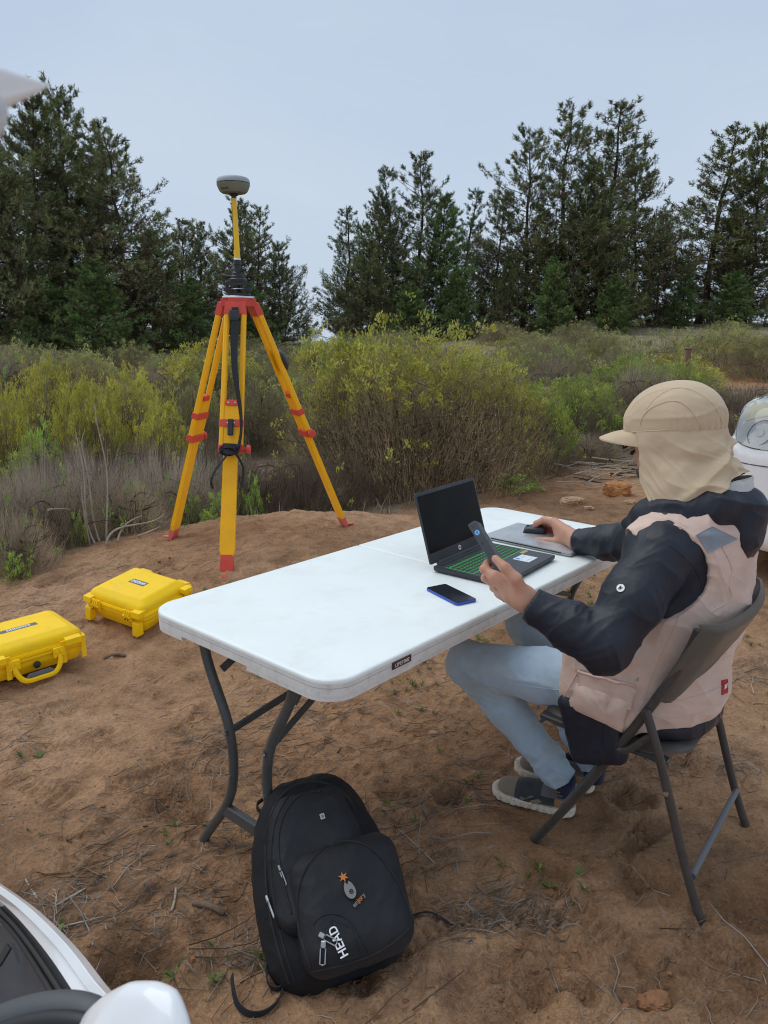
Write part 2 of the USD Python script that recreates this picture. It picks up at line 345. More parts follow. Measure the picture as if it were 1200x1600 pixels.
def leafy(name, rough=0.6, trans=0.35, clump=0.9, gain=1.0):
    """Leaves and twigs: each leaf its own tone (tint), clumps lighter and darker, and some light through them."""
    nodes = {'at': ('attribute', {'attribute': 'tint'}), 'tc': ('texture_coordinate', {}), 'n': ('noise_texture', {'scale': clump, 'detail': 3.0}),
             'mr': ('map_range', {'from_min': 0.3, 'from_max': 0.7, 'to_min': 0.70 * gain, 'to_max': 1.32 * gain, 'clamp': True}), 'oi': ('object_info', {}),
             'mo': ('map_range', {'from_min': 0.0, 'from_max': 1.0, 'to_min': 0.85, 'to_max': 1.15}), 'mm': ('math', {'math_type': 'multiply'}),
             'sc': ('vector_math', {'math_type': 'scale'}), 'd': ('principled_bsdf', {'roughness': rough, 'specular_ior_level': 0.2})}
    links = [('at.color', 'sc.vector1'), ('tc.object', 'n.vector'), ('n.fac', 'mr.value'), ('oi.random', 'mo.value'), ('mr.result', 'mm.value1'), ('mo.result', 'mm.value2'), ('mm.value', 'sc.scale'), ('sc.vector', 'd.base_color')]
    if not trans: return mat(name, nodes, links, surface='d.BSDF')
    nodes |= {'t': ('translucent_bsdf', {}), 'mx': ('mix_closure', {'fac': trans})}
    return mat(name, nodes, links + [('sc.vector', 't.color'), ('d.BSDF', 'mx.closure1'), ('t.BSDF', 'mx.closure2')], surface='mx.closure')
# bare earth: tone from broad patches, damp hollows, pale dust, grit relief
mat('earth', {
    'g': ('geometry', {}),
    'n1': ('noise_texture', {'scale': 0.9, 'detail': 3.0, 'roughness': 0.55}), 'n2': ('noise_texture', {'scale': 9.0, 'detail': 4.0, 'roughness': 0.65}),
    'n3': ('noise_texture', {'scale': 95.0, 'detail': 4.0, 'roughness': 0.72}), 'n4': ('noise_texture', {'scale': 320.0, 'detail': 1.0}),
    'v': ('voronoi_texture', {'scale': 42.0, 'randomness': 1.0}),
    'r1': ('rgb_ramp', {'ramp': [(0.30, (0.300, 0.166, 0.088)), (0.5, (0.410, 0.245, 0.138)), (0.72, (0.50, 0.315, 0.190))]}),
    'r2': ('rgb_ramp', {'ramp': [(0.28, (0.62, 0.58, 0.56)), (0.5, (0.95, 0.94, 0.93)), (0.75, (1.22, 1.20, 1.17))]}),
    'r3': ('rgb_ramp', {'ramp': [(0.3, (0.72, 0.70, 0.69)), (0.7, (1.24, 1.24, 1.23))]}),
    'at': ('attribute', {'attribute': 'tint'}),
    'm1': ('mix_color', {'blend_type': 'multiply', 'fac': 1.0, 'use_clamp': False}), 'm2': ('mix_color', {'blend_type': 'multiply', 'fac': 1.0, 'use_clamp': False}), 'm3': ('mix_color', {'blend_type': 'multiply', 'fac': 1.0, 'use_clamp': False}),
    'h1': ('math', {'math_type': 'multiply', 'value2': 1.6}), 'h2': ('math', {'math_type': 'multiply_add', 'value2': 0.28}), 'h3': ('math', {'math_type': 'multiply_add', 'value2': -0.5}),
    'b': ('bump', {'strength': 1.0, 'distance': 0.013}),
    'p': ('principled_bsdf', {'roughness': 0.95, 'specular_ior_level': 0.15})},
    [(f'g.position', f'{k}.vector') for k in ('n1', 'n2', 'n3', 'n4', 'v')] +
    [('n1.fac', 'r1.fac'), ('n2.fac', 'r2.fac'), ('n3.fac', 'r3.fac'), ('r1.color', 'm1.a'), ('r2.color', 'm1.b'), ('m1.result', 'm2.a'), ('r3.color', 'm2.b'), ('m2.result', 'm3.a'), ('at.color', 'm3.b'), ('m3.result', 'p.base_color'),
     ('n3.fac', 'h1.value1'), ('n4.fac', 'h2.value1'), ('h1.value', 'h2.value3'), ('v.distance', 'h3.value1'), ('h2.value', 'h3.value3'), ('h3.value', 'b.height'), ('b.normal', 'p.normal')])
plain('clod', (0.24, 0.12, 0.062), 0.95, 0.25, 30, 0.6, 160, spec=0.1, dist=0.004)
plain('stone_tan', (0.42, 0.27, 0.17), 0.9, 0.2, 30, 0.5, 120, dist=0.004, spec=0.2)
plain('stone_orange', (0.40, 0.19, 0.075), 0.95, 0.25, 25, 0.6, 90, dist=0.006, spec=0.15)
leafy('straw', 0.8, 0.0, 9.0)
plain('stick_bark', (0.17, 0.115, 0.08), 0.9, 0.35, 40, 0.6, 150, spec=0.2)
leafy('weed', 0.5, 0.35, 9.0)

# ------------------------------------------------------------------ the ground
def base_z(x, y):
    """The lie of the land."""
    x, y = np.asarray(x, float), np.asarray(y, float)
    lip = 0.23 * np.exp(-((x + 0.60) / 1.35) ** 2 - ((y - 5.0) / np.where(y < 5.0, 1.15, 1.0)) ** 4)          # low mound the tripod stands on
    right = np.clip((x + 4) / 16, 0, 1); far = np.clip((y - 14) / 34, 0, 1.4)
    drop = -0.20 * np.clip((y - 5.6 - 0.3 * x) / 1.6, 0, 1) * np.clip((0.8 - x) / 1.5, 0, 1) * np.clip((13 - y) / 4, 0, 1)
    z = lip + drop + 1.45 * right * far ** 1.3 - 0.02 * np.clip(y - 55, 0, None) * (1 - right) - 0.012 * np.clip(y - 90, 0, None)
    return z + 0.30 * np.clip((y - 9) / 20, 0, 1) * (fbm(np.stack([x * .12, y * .12, x * 0], -1), 3, 5) - .5)
def on_ground(px, py, up=0.0):
    d = ray(px, py); t = 0.3
    for _ in range(4000):
        P = EYE + d * t; g = P[2] - float(base_z(P[0], P[1])) - up
        if g < 0.0005: break
        t += max(g * 0.5, 0.001)
    return EYE + d * t
EDGE = np.array([(-4, 2.4), (-3, 3.35), (-2.6, 3.87), (-2.24, 4.26), (-2.03, 4.66), (-1.8, 5.2), (-1.2, 5.75), (-.4, 6.0), (0, 6.25), (.5, 7.0), (1, 7.35), (1.66, 7.9), (2.2, 8.5), (2.8, 8.5), (3.14, 7.7), (3.4, 6.9), (4.1, 6.0), (6, 5)])
PITS = [(772, 1556, .20, .05), (1003, 1536, .17, .055), (850, 1545, .10, .03), (272, 1262, .17, .05), (1175, 1425, .15, .04), (1010, 1392, .16, .04), (985, 1250, .12, .035), (1000, 1028, .10, .03), (623, 1248, .14, .04), (705, 1248, .10, .03),
        (160, 1590, .25, .05), (230, 1500, .16, .035), (560, 1530, .1, .02), (905, 1560, .08, .02), (860, 1375, .13, .03), (95, 905, .2, .04), (250, 885, .16, .04), (1040, 1190, .12, .03)]
PITS = [(*on_ground(px, py)[:2], r * .62, d * .62) for px, py, r, d in PITS]
PRINTS = [(305, 1125, 1.2), (120, 1160, .3), (60, 1235, -.5), (170, 1295, .8), (240, 1215, .5), (1110, 1520, .6), (1090, 1470, .9), (930, 1445, 2.4), (690, 1450, .4), (800, 1430, -.3), (990, 1320, .8), (450, 870, 1.0), (620, 1380, 1.9), (1150, 1560, .7), (880, 1500, .2), (350, 1000, .7), (60, 1110, .6)]
PRINTS = [(*on_ground(px, py)[:2], a) for px, py, a in PRINTS]
def edge_y(x):
    return np.interp(x, EDGE[:, 0], EDGE[:, 1])
def in_brush(x, y):
    """0 on the bare dirt, 1 among the brush."""
    w = fbm(np.stack([x * 1.3, y * 1.3, x * 0], -1), 3, 9) - .5
    return np.clip((y - edge_y(x) + w * 0.9 + .30) / 0.95, 0, 1)
def detail_z(x, y):
    P = np.stack([x, y, np.zeros_like(x)], -1); r = np.hypot(x, y)
    near = np.clip(1.6 - r / 9, 0, 1)
    z = 0.055 * (fbm(P * 1.5, 3, 1) - .5) + 0.040 * (fbm(P * 5.5, 3, 2) - .5)
    c = fbm(P * 17, 3, 3); z += 0.020 * (c - .5) + 0.016 * np.clip(fbm(P * 9, 2, 8) - .56, 0, 1) * 3
    z += 0.007 * (noise(P * 60, 4) - .5) + 0.010 * np.clip(noise(P * 34, 14) - .62, 0, 1) * 2.2
    damp = np.ones_like(x)
    for px, py, rr, dd in PITS:
        m = (np.abs(x - px) < rr * 2.5) & (np.abs(y - py) < rr * 2.5)
        if not m.any(): continue
        q = P[m]; d = np.hypot(x[m] - px, y[m] - py) / rr + 0.9 * (fbm(q * 7, 3, 21) - .5)
        g = np.exp(-np.clip(d, 0, 9) ** 4 * 1.1); rough = (fbm(q * 24, 3, 31) - .45)
        z[m] += -dd * g + 0.06 * g * rough + 0.022 * g * (noise(q * 55, 33) - .5) + 0.018 * np.exp(-((d - 1.25) / .28) ** 2); damp[m] *= 1 - 0.24 * np.clip(g * 1.2 + .9 * g * rough, 0, 1)
    for px, py, a in PRINTS:
        ca, sa = math.cos(a), math.sin(a); m = (np.abs(x - px) < .25) & (np.abs(y - py) < .25)
        if not m.any(): continue
        u, v = (x[m] - px) * ca + (y[m] - py) * sa, -(x[m] - px) * sa + (y[m] - py) * ca
        w = 0.046 - 0.012 * np.cos(u / .14 * 2.2 + .6); e = np.maximum(np.abs(u) / .145, np.abs(v) / w)
        i = 1 / (1 + np.exp((e - 1) * 16)); z[m] += i * (-0.011 - detail_part(P[m]) * .6 + 0.006 * np.sign(np.sin(u * 190 + 18 * np.abs(v)))) + 0.006 * np.exp(-((e - 1.14) / .13) ** 2)
    return z * near, damp
def detail_part(P): return 0.040 * (fbm(P * 5.5, 3, 2) - .5)
def gz(x, y):
    x, y = np.atleast_1d(np.asarray(x, float)), np.atleast_1d(np.asarray(y, float))
    z = base_z(x, y) + detail_z(x, y)[0] * (1 - 0.0 * x); return z if len(z) > 1 else float(z[0])
def axis(lo, a, b, hi, h, g=1.045):
    mid = np.arange(a, b, h); up, s, v = [], h, b
    while v < hi: up.append(v); s *= g; v += s
    dn, s, v = [], h, a - h
    while v > lo: dn.append(v); s *= g; v -= s
    return np.concatenate([dn[::-1], mid, up, [hi]])
gx, gy = axis(-420, -2.0, 1.9, 420, 0.0105), axis(-60, 1.15, 5.0, 600, 0.0115, 1.035)
GX, GY = np.meshgrid(gx, gy, indexing='ij'); X, Y = GX.ravel(), GY.ravel()
dz, damp = detail_z(X, Y); Z = base_z(X, Y) + dz
i, j = np.meshgrid(np.arange(len(gx) - 1), np.arange(len(gy) - 1), indexing='ij'); q = (i * len(gy) + j).ravel()
br = in_brush(X, Y); far = np.clip((Y - 12) / 20, 0, 1)
tint = np.ones((len(X), 3)) * damp[:, None]
track = np.exp(-((Y - 22 - .10 * X) / 2.6) ** 2) * np.clip((X - 6.5) / 3, 0, 1)                # the bare red bank beyond the parked car
litter = np.array([.62, .78, .98]) * (1 - far[:, None]) + np.array([.75, 1.12, 1.15]) * far[:, None]
tint = tint * (1 - br[:, None]) + litter * br[:, None] * (1 - track[:, None]) + np.array([1.35, 1.05, .95]) * (br * track)[:, None]
dusty = 1 + .22 * np.clip((fbm(np.stack([X * .8, Y * .8, X * 0], -1), 3, 77) - .5) * 4, -1, 1)
tint *= (dusty * (1 - br) + br)[:, None]
obj('ground', trimesh.Trimesh(np.stack([X, Y, Z], 1), np.vstack([np.stack([q, q + len(gy), q + len(gy) + 1], 1), np.stack([q, q + len(gy) + 1, q + 1], 1)]), process=False), 'earth', smooth=True, tint=tint, kind='structure', label='bare reddish brown earth with footprints, hollows and brush litter')
print('ground verts', len(X))

# ------------------------------------------------------------------ the folding table
plain('table_plastic', (0.79, 0.83, 0.795), 0.42, 0.02, 3, 0.25, 900, dist=0.0006, dirt=(0.62, 0.57, 0.49), dirt_amt=0.26)
plain('table_rim', (0.66, 0.645, 0.61), 0.55, 0.07, 14, 0.3, 300, dist=0.001, dirt=(0.36, 0.29, 0.22), dirt_amt=0.4)
plain('leg_steel', (0.052, 0.056, 0.058), 0.42, 0.15, 20, 0.25, 500, spec=0.5, dist=0.0006, dirt=(0.19, 0.12, 0.075), dirt_amt=0.2)
plain('bolt', (0.42, 0.42, 0.42), 0.35, 0.1, 30, metal=1.0)
plain('badge_maroon', (0.055, 0.022, 0.024), 0.4, 0.1)
plain('print_cream', (0.60, 0.56, 0.50), 0.5, 0.05)
TYAW, TA, TZ = 0.8634, np.array([-0.6933, 2.122]), 0.74
TL = np.array([math.cos(TYAW), math.sin(TYAW), 0]); TW = np.array([math.sin(TYAW), -math.cos(TYAW), 0]); UP = np.array([0, 0, 1.0])
TLEN, TWID = 1.83, 0.76
def tp(l, w, z=TZ):
    """A point of the table: l along it from the near end, w across from the tripod's side, z up from the ground."""
    return np.array([*TA, 0]) + TL * l + TW * w + UP * z
def offs(poly, d): return np.array(poly.buffer(d, join_style=1, quad_segs=10).exterior.coords)[:-1]
table = thing('folding_table', 'long white plastic folding table with dark steel legs standing on the dirt', 'table', (TA[0], TA[1], 0), TYAW)
def lt(l, w, z): return (l, -w, z)                                             # table-local: x along, y towards the tripod side
def slab(l0, l1, notch):
    """Half of the top: a rounded slab with a soft top edge and a rim that is deeper at the corners."""
    r = 0.085; full = Polygon([(0, 0), (TLEN, 0), (TLEN, -TWID), (0, -TWID)]).buffer(-r).buffer(r, quad_segs=12)
    half = full.intersection(Polygon([(l0, 1), (l1, 1), (l1, -2), (l0, -2)]))
    return half
tops, rims = MB(), MB()
for l0, l1 in ((-1, TLEN / 2 - .0012), (TLEN / 2 + .0012, 3)):
    h = slab(l0, l1, 0); rings = []
    for d, z in ((-0.010, 0.0), (-0.0045, -0.0008), (-0.0015, -0.003), (0.0, -0.0065), (0.0, -0.012)):
        p = h.buffer(d, join_style=2) if d else h
        rings.append((p, TZ + z))
    for (p0, z0), (p1, z1) in zip(rings, rings[1:]):                               # edge strips, sampled at the same parameters
        t = np.linspace(0, 1, 240, endpoint=False); a = np.array([p0.exterior.interpolate(u, normalized=True).coords[0] for u in t]); b = np.array([p1.exterior.interpolate(u, normalized=True).coords[0] for u in t])
        V = np.vstack([np.c_[a, np.full(240, z0)], np.c_[b, np.full(240, z1)]]); k = np.arange(240)
        tops.raw(V, np.stack([k, k + 240, (k + 1) % 240 + 240, (k + 1) % 240], 1))
    tops.add(trimesh.creation.extrude_polygon(rings[0][0], 0.004, engine='earcut'), TR((0, 0, TZ - .004)))
    for d, zt, zb in ((-.0005, -.012, -.0225), (-.0025, -.0225, -.0245), (-.0008, -.0245, -.045)):
        rims.add(trimesh.creation.extrude_polygon(h.buffer(d, join_style=2), zt - zb, engine='earcut'), TR((0, 0, TZ + zb)))
for l in (0, TLEN):                                                              # the lower skirt at the corners, cut away in the middle of the short ends
    for w0, w1 in ((0.0, 0.17), (0.45, 0.76)):
        s = 1 if l == 0 else -1
        c = slab(-1, 3, 0).intersection(Polygon([(l - s * .1, -w0 + .05 * (w0 == 0)), (l + s * .30, -w0 + .05 * (w0 == 0)), (l + s * .30, -w1 - .05 * (w1 > .7)), (l - s * .1, -w1 - .05 * (w1 > .7))]))
        rims.add(trimesh.creation.extrude_polygon(c.buffer(-.0018, join_style=2), 0.0125, engine='earcut'), TR((0, 0, TZ - .0574)))
for w in (0, TWID):
    rims.box((TLEN / 2, -w + (.012 if w else -.012), TZ - .051), (TLEN - .5, .019, .0118))
obj('table_top', tops, 'table_plastic', table, 35); obj('table_rim', rims, 'table_rim', table, 30)
wl = MB().box((0.255, -TWID * 0 - TWID - .0012 + .0, TZ - .024), (0.075, .0026, .0185)); bd = obj('maker_plate', wl, 'badge_maroon', table)
obj('lettering', MB().text('LIFETIME', .0088, .0012, TR((0.255, -TWID - .0022, TZ - .024), (1, 0, 0), (0, 0, 1)), True), 'print_cream', bd)
arrow = Polygon([(-.010, 0), (.010, .007), (.010, -.007)]); obj('arrow_mark', MB().prism(arrow, .0012, TR((0.93, -TWID - .0005, TZ - .028), (1, 0, 0), (0, 0, 1))), 'badge_maroon', table)
def leg_frame(l, s):
    """A wishbone pair at one end: two tubes that pinch in at the middle and kick out at the foot, a cross bar, and two folding links to the top."""
    for e in (-1, 1):
        W = lambda o: -(.39 + e * o)
        pts = [(l, W(.190), TZ - .046), (l, W(.176), .625), (l, W(.128), .530), (l, W(.088), .445), (l, W(.074), .375), (l, W(.074), .30), (l, W(.088), .235), (l, W(.165), .105), (l, W(.246), -.025)]
        p = obj('leg', MB().tube(spline(pts, 54), 0.0142, 14), 'leg_steel', table, 40)
        obj('rivet', MB().tube([(l - .0135, W(.074), .30), (l - .0170, W(.074), .30)], .0045, 10), 'bolt', p)
        obj('folding_link', MB().bar((l - .016, W(.082), .432), (l + s * .34, W(.014), .535), .022, .009, (0, 1, 0), .002), 'leg_steel', table)
        obj('rivet', MB().tube([(l - .019, W(.082), .434), (l - .0245, W(.082), .434)], .0075, 12), 'bolt', p)
        obj('bracket', MB().bar((l + s * .03, W(.150), .59), (l + s * .16, W(.120), TZ - .062), .024, .010, (0, 1, 0), .002), 'leg_steel', table)
    obj('lock_rod', MB().bar((l + s * .33, -.39, .532), (l + s * .50, -.39, TZ - .060), .020, .016, (0, 1, 0), .002), 'leg_steel', table)
    obj('cross_bar', MB().bar((l, -.39 - .125, .168), (l, -.39 + .125, .168), .022, .040, (0, 0, 1), .004), 'leg_steel', table)
    obj('pivot_tube', MB().tube([(l, -.075, TZ - .052), (l, -TWID + .075, TZ - .052)], .0125, 12), 'leg_steel', table, 40)
leg_frame(0.052, 1); leg_frame(TLEN - .052, -1)

# ------------------------------------------------------------------ the surveying tripod and the receiver on it
plain('tripod_yellow', (0.94, 0.46, 0.006), 0.42, 0.05, 8, 0.12, 300, dist=0.0006, spec=0.32, dirt=(0.48, 0.25, 0.05), dirt_amt=0.18)
plain('tripod_red', (0.62, 0.062, 0.035), 0.45, 0.08, 18, 0.1, 300, dist=0.0006)
plain('tripod_foot', (0.60, 0.12, 0.09), 0.6, 0.15, 30)
plain('black_plastic', (0.016, 0.017, 0.019), 0.45, 0.2, 20, 0.15, 600, dist=0.0004)
plain('strap_black', (0.020, 0.022, 0.026), 0.8, 0.2, 25, 0.4, 700, dist=0.0008, spec=0.3)
plain('bare_alloy', (0.62, 0.63, 0.65), 0.35, 0.06, 25, metal=0.8)
plain('pole_yellow', (0.80, 0.50, 0.012), 0.35, 0.04, 10)
plain('antenna_top', (0.30, 0.33, 0.36), 0.45, 0.04, 10)
plain('antenna_body', (0.135, 0.155, 0.110), 0.5, 0.08, 12)
FEET = [on_ground(270, 840), on_ground(354, 897), on_ground(538, 820)]
HEAD = at_y(372.5, 463, 4.78)
tripod = thing('survey_tripod', 'tall yellow and red surveying tripod standing on the low dirt mound', 'tripod', (HEAD[0], HEAD[1], 0.18), world=True)
hz = HEAD[2]
obj('head_plate', MB().lathe([(0.030, -.012), (.094, -.012), (.096, -.009), (.096, -.003), (.093, 0), (.030, 0), (.030, -.012)], 36, TR(HEAD)), 'bare_alloy', tripod, 30)
hd = Polygon([(.105 * math.cos(a), .105 * math.sin(a)) for a in np.linspace(0, 2 * PI, 40)[:-1]])
cutouts = [Point(.13 * math.cos(a), .13 * math.sin(a)).buffer(.05) for a in [math.atan2(*(f[:2] - HEAD[:2])[::-1]) + PI / 3 for f in FEET]]
for c in cutouts: hd = hd.difference(c)
obj('head', MB().prism(hd, .045, TR(HEAD - UP * .0575)), 'tripod_red', tripod, 30)
for k, Ft in enumerate(FEET):
    r = unit((Ft - HEAD) * [1, 1, 0]); s = np.cross(UP, r)
    H = HEAD - UP * .050 + r * .092; d = unit(Ft - H); Ln = np.linalg.norm(Ft - H); n = np.cross(d, s); n = n if n @ UP > 0 else -n
    R = np.stack([s, n, d], 1); sx = s if np.cross(s, d) @ n > 0 else -s
    def blk(c, w, t, l, bev=.003): return MB().box(c, (w, t, l), R, bev)
    leg = thing('leg', None, None, (0, 0, 0), parent=tripod); ORIGIN.pop(str(leg.GetPath()), None)
    hinge = MB(); p = Polygon([(-.058, 0), (.058, 0), (.066, .075), (-.066, .075)])
    hinge.add(trimesh.creation.extrude_polygon(p, .040, engine='earcut'), TR(H - n * .02 - d * .012, sx, d)); obj('hinge', hinge, 'tripod_red', leg)
    for e in (-1, 1):
        a, b = H + s * e * .050 + d * .055, H + s * e * .0545 + d * Ln * .555
        obj('rod', MB().add(rbox((.030, .034, np.linalg.norm(b - a)), .007), TR((a + b) / 2, s, n)) if 0 else MB().bar(a, b, .030, .034, n, .007), 'tripod_yellow', leg, 20)
    c0, c1 = Ln * .385, Ln * (.945 if k == 1 else .972)
    board = Polygon([(-.040, c0), (.040, c0), (.043, c1 - .055), (.030, c1), (-.030, c1), (-.043, c1 - .055)])
    obj('lower_board', MB().add(trimesh.creation.extrude_polygon(board.buffer(-.004).buffer(.004), .026, engine='earcut'), TR(H - n * .013, sx, d)), 'tripod_yellow', leg, 20)
    obj('spacer', blk(H + d * Ln * .375, .066, .042, .034), 'tripod_red', leg)
    bd = obj('clamp_band', blk(H + d * Ln * .450, .139, .046, .042), 'tripod_red', leg)
    b2 = obj('clamp_band', blk(H + d * Ln * .545, .141, .048, .046), 'tripod_red', leg)
    for e in (-1, 1):
        for z, o in ((.375, .022), (.450, .024)):
            obj('rivet', MB().tube([H + d * Ln * z + s * e * .020 + n * (o - .001), H + d * Ln * z + s * e * .020 + n * (o + .0015)], .0045, 10), 'bare_alloy', leg)
    obj('clamp_lever', MB().box(H + d * (Ln * .45 + .028) + n * .030, (.032, .016, .096), R, .004), 'black_plastic', leg)
    e = (-1, 1)[k == 1] * (-1 if k == 2 else 1)
    e = {0: -1, 1: 1, 2: -1}[k]
    kn = H + d * Ln * .545 + s * e * .070
    if (kn - H) @ CR * ({0: -1, 1: 1, 2: 1}[k]) < 0: e = -e; kn = H + d * Ln * .545 + s * e * .070
    knob = MB().tube([kn, kn + s * e * .022], .009, 10).tube([kn + s * e * .020, kn + s * e * .024, kn + s * e * .040, kn + s * e * .044], [.022, .026, .026, .021], 14)
    obj('clamp_knob', knob, 'tripod_red', leg, 30)
    shoe = MB(); t = np.linspace(0, 1, 6); a = H + d * (c1 - .022); q_ = 1 if k == 1 else .5
    for q in range(5):
        pass
    P8 = lambda c, w, h: [c + s * x * w / 2 + n * y * h / 2 for x, y in ((-1, -1), (1, -1), (1, 1), (-1, 1))]
    pts = np.array(P8(a, .066, .032) + P8(a + d * .028 * q_, .070, .034) + P8(Ft - d * .012, .074, .026) + P8(Ft + d * .008, .078, .022))
    shoe.add(trimesh.convex.convex_hull(pts)).box(Ft + r * .045 + UP * .004, (.05, .030, .012), np.stack([r, s, UP], 1), .004)
    shoe.tube([Ft, Ft + d * .04], [.012, .002], 8)
    obj('shoe', shoe, 'tripod_foot' if k != 1 else 'tripod_red', leg)
    if k == 1: FRONT = (H, d, Ln, s, n, R)
    if k == 2: SIDE = (H, d, Ln, s, n, R)
# carrying strap: hangs from the front hinge, is tied round the front leg, two loose tails
H, d, Ln, s, n, R = FRONT
rt = s if s @ CR > 0 else -s
strap = MB(); o = H + n * .035
pts = spline([o + d * .03 + rt * .004, o + d * .10 + n * .006 + rt * .006, o + d * Ln * .28 + n * .014 + rt * .022, o + d * Ln * .40 + n * .012 + rt * .055, o + d * Ln * .47 + n * .006 + rt * .064, o + d * Ln * .545 - n * .0 + rt * .048], 30)
strap.ribbon(pts, np.interp(np.linspace(0, 1, 30), [0, .2, .6, 1], [.040, .044, .040, .028]), spline([rt, rt, rt * .9 + n * .3, rt * .5 + n * .7, rt * .6 + n * .6], 30), .004)
obj('strap', strap, 'strap_black', tripod)
bk = MB().box(o + d * .075 + n * .006, (.056, .010, .050), R, .003).box(o + d * .105 + n * .006, (.052, .012, .010), R, .002); obj('strap_buckle', bk, 'black_plastic', tripod)
knot = MB(); kc = o + d * Ln * .553 + rt * .004 + n * .012
rg = np.random.default_rng(5)
for q in range(5):
    a = rg.uniform(0, 2 * PI, 9).cumsum() * 0; ph = np.linspace(0, 2 * PI, 22); tl = rg.uniform(-.5, .5)
    loop = kc + np.outer(np.cos(ph) * (.034 + .008 * q % .02), rt) + np.outer(np.sin(ph) * (.016 + .006 * (q % 3)), unit(d + rt * tl)) + np.outer(.008 * np.sin(ph * 2 + q) + .003 * q, n)
    knot.ribbon(loop, .024, n * .2 + d, .003)
knot.box(kc - rt * .016 - d * .022, (.050, .018, .030), R, .004)
obj('strap_knot', knot, 'strap_black', tripod)
for tail in ([kc, kc + d * .06 - rt * .030 + n * .02, kc + d * .12 - rt * .075 + n * .012, kc + d * .185 - rt * .100, kc + d * .22 - rt * .096 - n * .03], [kc + rt * .02, kc + d * .05 + rt * .055 + n * .01, kc + d * .10 + rt * .078, kc + d * .17 + rt * .076 - n * .01, kc + d * .215 + rt * .070 - n * .012]):
    obj('strap_tail', MB().ribbon(spline(tail, 18), .016, n * .7 + rt, .003), 'strap_black', tripod)
# round black carrying pad on the outer side of the right-hand leg
H, d, Ln, s, n, R = SIDE
o = s if s @ CR > 0 else -s
pc = H + d * Ln * .235 + n * .030
obj('round_pad', MB().lathe([(0, .034), (.030, .032), (.058, .022), (.074, .006), (.076, 0), (.074, -.012), (0, -.012)], 30, TR(pc, d, np.cross(n, d))), 'black_plastic', tripod, 40)

# the receiver: tribrach, adapter, yellow pole, round antenna
rec = thing('satellite_receiver', 'round grey satellite positioning receiver on a short yellow pole above the tripod', 'receiver', HEAD, world=True)
z0 = HEAD
tb = MB().lathe([(0, 0.0005), (.068, 0.0005), (.072, .004), (.072, .016), (.066, .019), (0, .019)], 36, TR(z0))
tri = Polygon([(.080 * math.cos(a), .080 * math.sin(a)) for a in (-.4, -.4 + 2 * PI / 3, -.4 + 4 * PI / 3)]).buffer(.018)
tb.prism(tri, .018, TR(z0 + UP * .062)).lathe([(0, .08), (.052, .08), (.054, .084), (.054, .098), (.046, .104), (0, .104)], 30, TR(z0))
obj('tribrach', tb, 'black_plastic', rec, 30)
for a in (-.4, -.4 + 2 * PI / 3, -.4 + 4 * PI / 3):
    c = z0 + np.array([math.cos(a), math.sin(a), 0]) * .072
    obj('levelling_screw', MB().lathe([(0, .019), (.009, .019), (.009, .026), (.021, .027), (.022, .030), (.022, .046), (.020, .049), (.009, .050), (.009, .062), (0, .062)], 18, TR(c)), 'black_plastic', rec, 30)
sp = z0 + UP * .104
obj('spring_plate', MB().lathe([(0, -.0645), (.060, -.0645), (.062, -.063), (.060, -.060), (0, -.060)], 24, TR(sp)), 'bare_alloy', rec, 30)
lk = z0 + UP * .112 - CR * .035
obj('lock_knob', MB().tube([lk, lk - CR * .040 - CF * .01], .010, 10).tube([lk - CR * .038 - CF * .01, lk - CR * .056 - CF * .014], .014, 12), 'black_plastic', rec, 30)
obj('adapter', MB().lathe([(0, 0), (.040, 0), (.042, .010), (.034, .016), (.034, .028), (.021, .034), (.020, .074), (.024, .076), (.024, .084), (.019, .086), (.019, .104), (0, .104)], 24, TR(sp)), 'black_plastic', rec, 30)
obj('optical_plummet', MB().tube([sp + UP * .045 + CR * .02, sp + UP * .050 + CR * .05], .009, 10), 'black_plastic', rec, 30)
p0, p1 = sp + UP * .104, at_y(365.5, 310, HEAD[1] + .005)
ax = unit(p1 - p0); pl = np.linalg.norm(p1 - p0); PT = TR(p0, frame_from(ax)[:, 0], frame_from(ax)[:, 1])
obj('collar', MB().lathe([(0, -.002), (.0205, -.002), (.021, 0), (.021, .007), (.0195, .009), (0, .009)], 20, PT), 'bare_alloy', rec, 30)
obj('pole', MB().lathe([(0, .009), (.0180, .009), (.0165, pl * .5), (.0150, pl), (0, pl)], 18, PT), 'pole_yellow', rec, 40)
lf = unit(-CR * .82 - CF * .55); obj('scale_strip', MB().bar(p0 + ax * .055 + lf * .0166, p0 + ax * (pl - .03) + lf * .0146, .006, .0035, np.cross(ax, lf)), 'black_plastic', rec)
obj('pole_top', MB().lathe([(0, pl), (.0155, pl), (.0155, pl + .012), (.026, pl + .016), (.026, pl + .022), (0, pl + .022)], 20, PT), 'black_plastic', rec, 30)
RT = TR(p1 + ax * .020, CR, np.cross(ax, CR))
prof = [(0, .006), (.050, .006), (.070, .009), (.081, .018), (.089, .034), (.0950, .050), (.0960, .057)]
obj('antenna_body', MB().lathe(prof + [(.094, .0585), (0, .0585)], 48, RT), 'antenna_body', rec, 25)
obj('antenna_seal', MB().lathe([(0, .0582), (.0935, .0582), (.0945, .0600), (.0935, .0625), (0, .0625)], 48, RT), 'black_plastic', rec, 30)
obj('antenna_cover', MB().lathe([(0, .0623), (.0945, .0623), (.0962, .066), (.0955, .073), (.0925, .083), (.085, .0905), (.068, .0955), (.03, .098), (0, .0985)], 48, RT), 'antenna_top', rec, 30)
bp = unit(-CR * .45 - CF * .9); pn = MB(); cpt = xf(RT, (0, 0, .030)) + (bp - ax * (bp @ ax)) * .0835
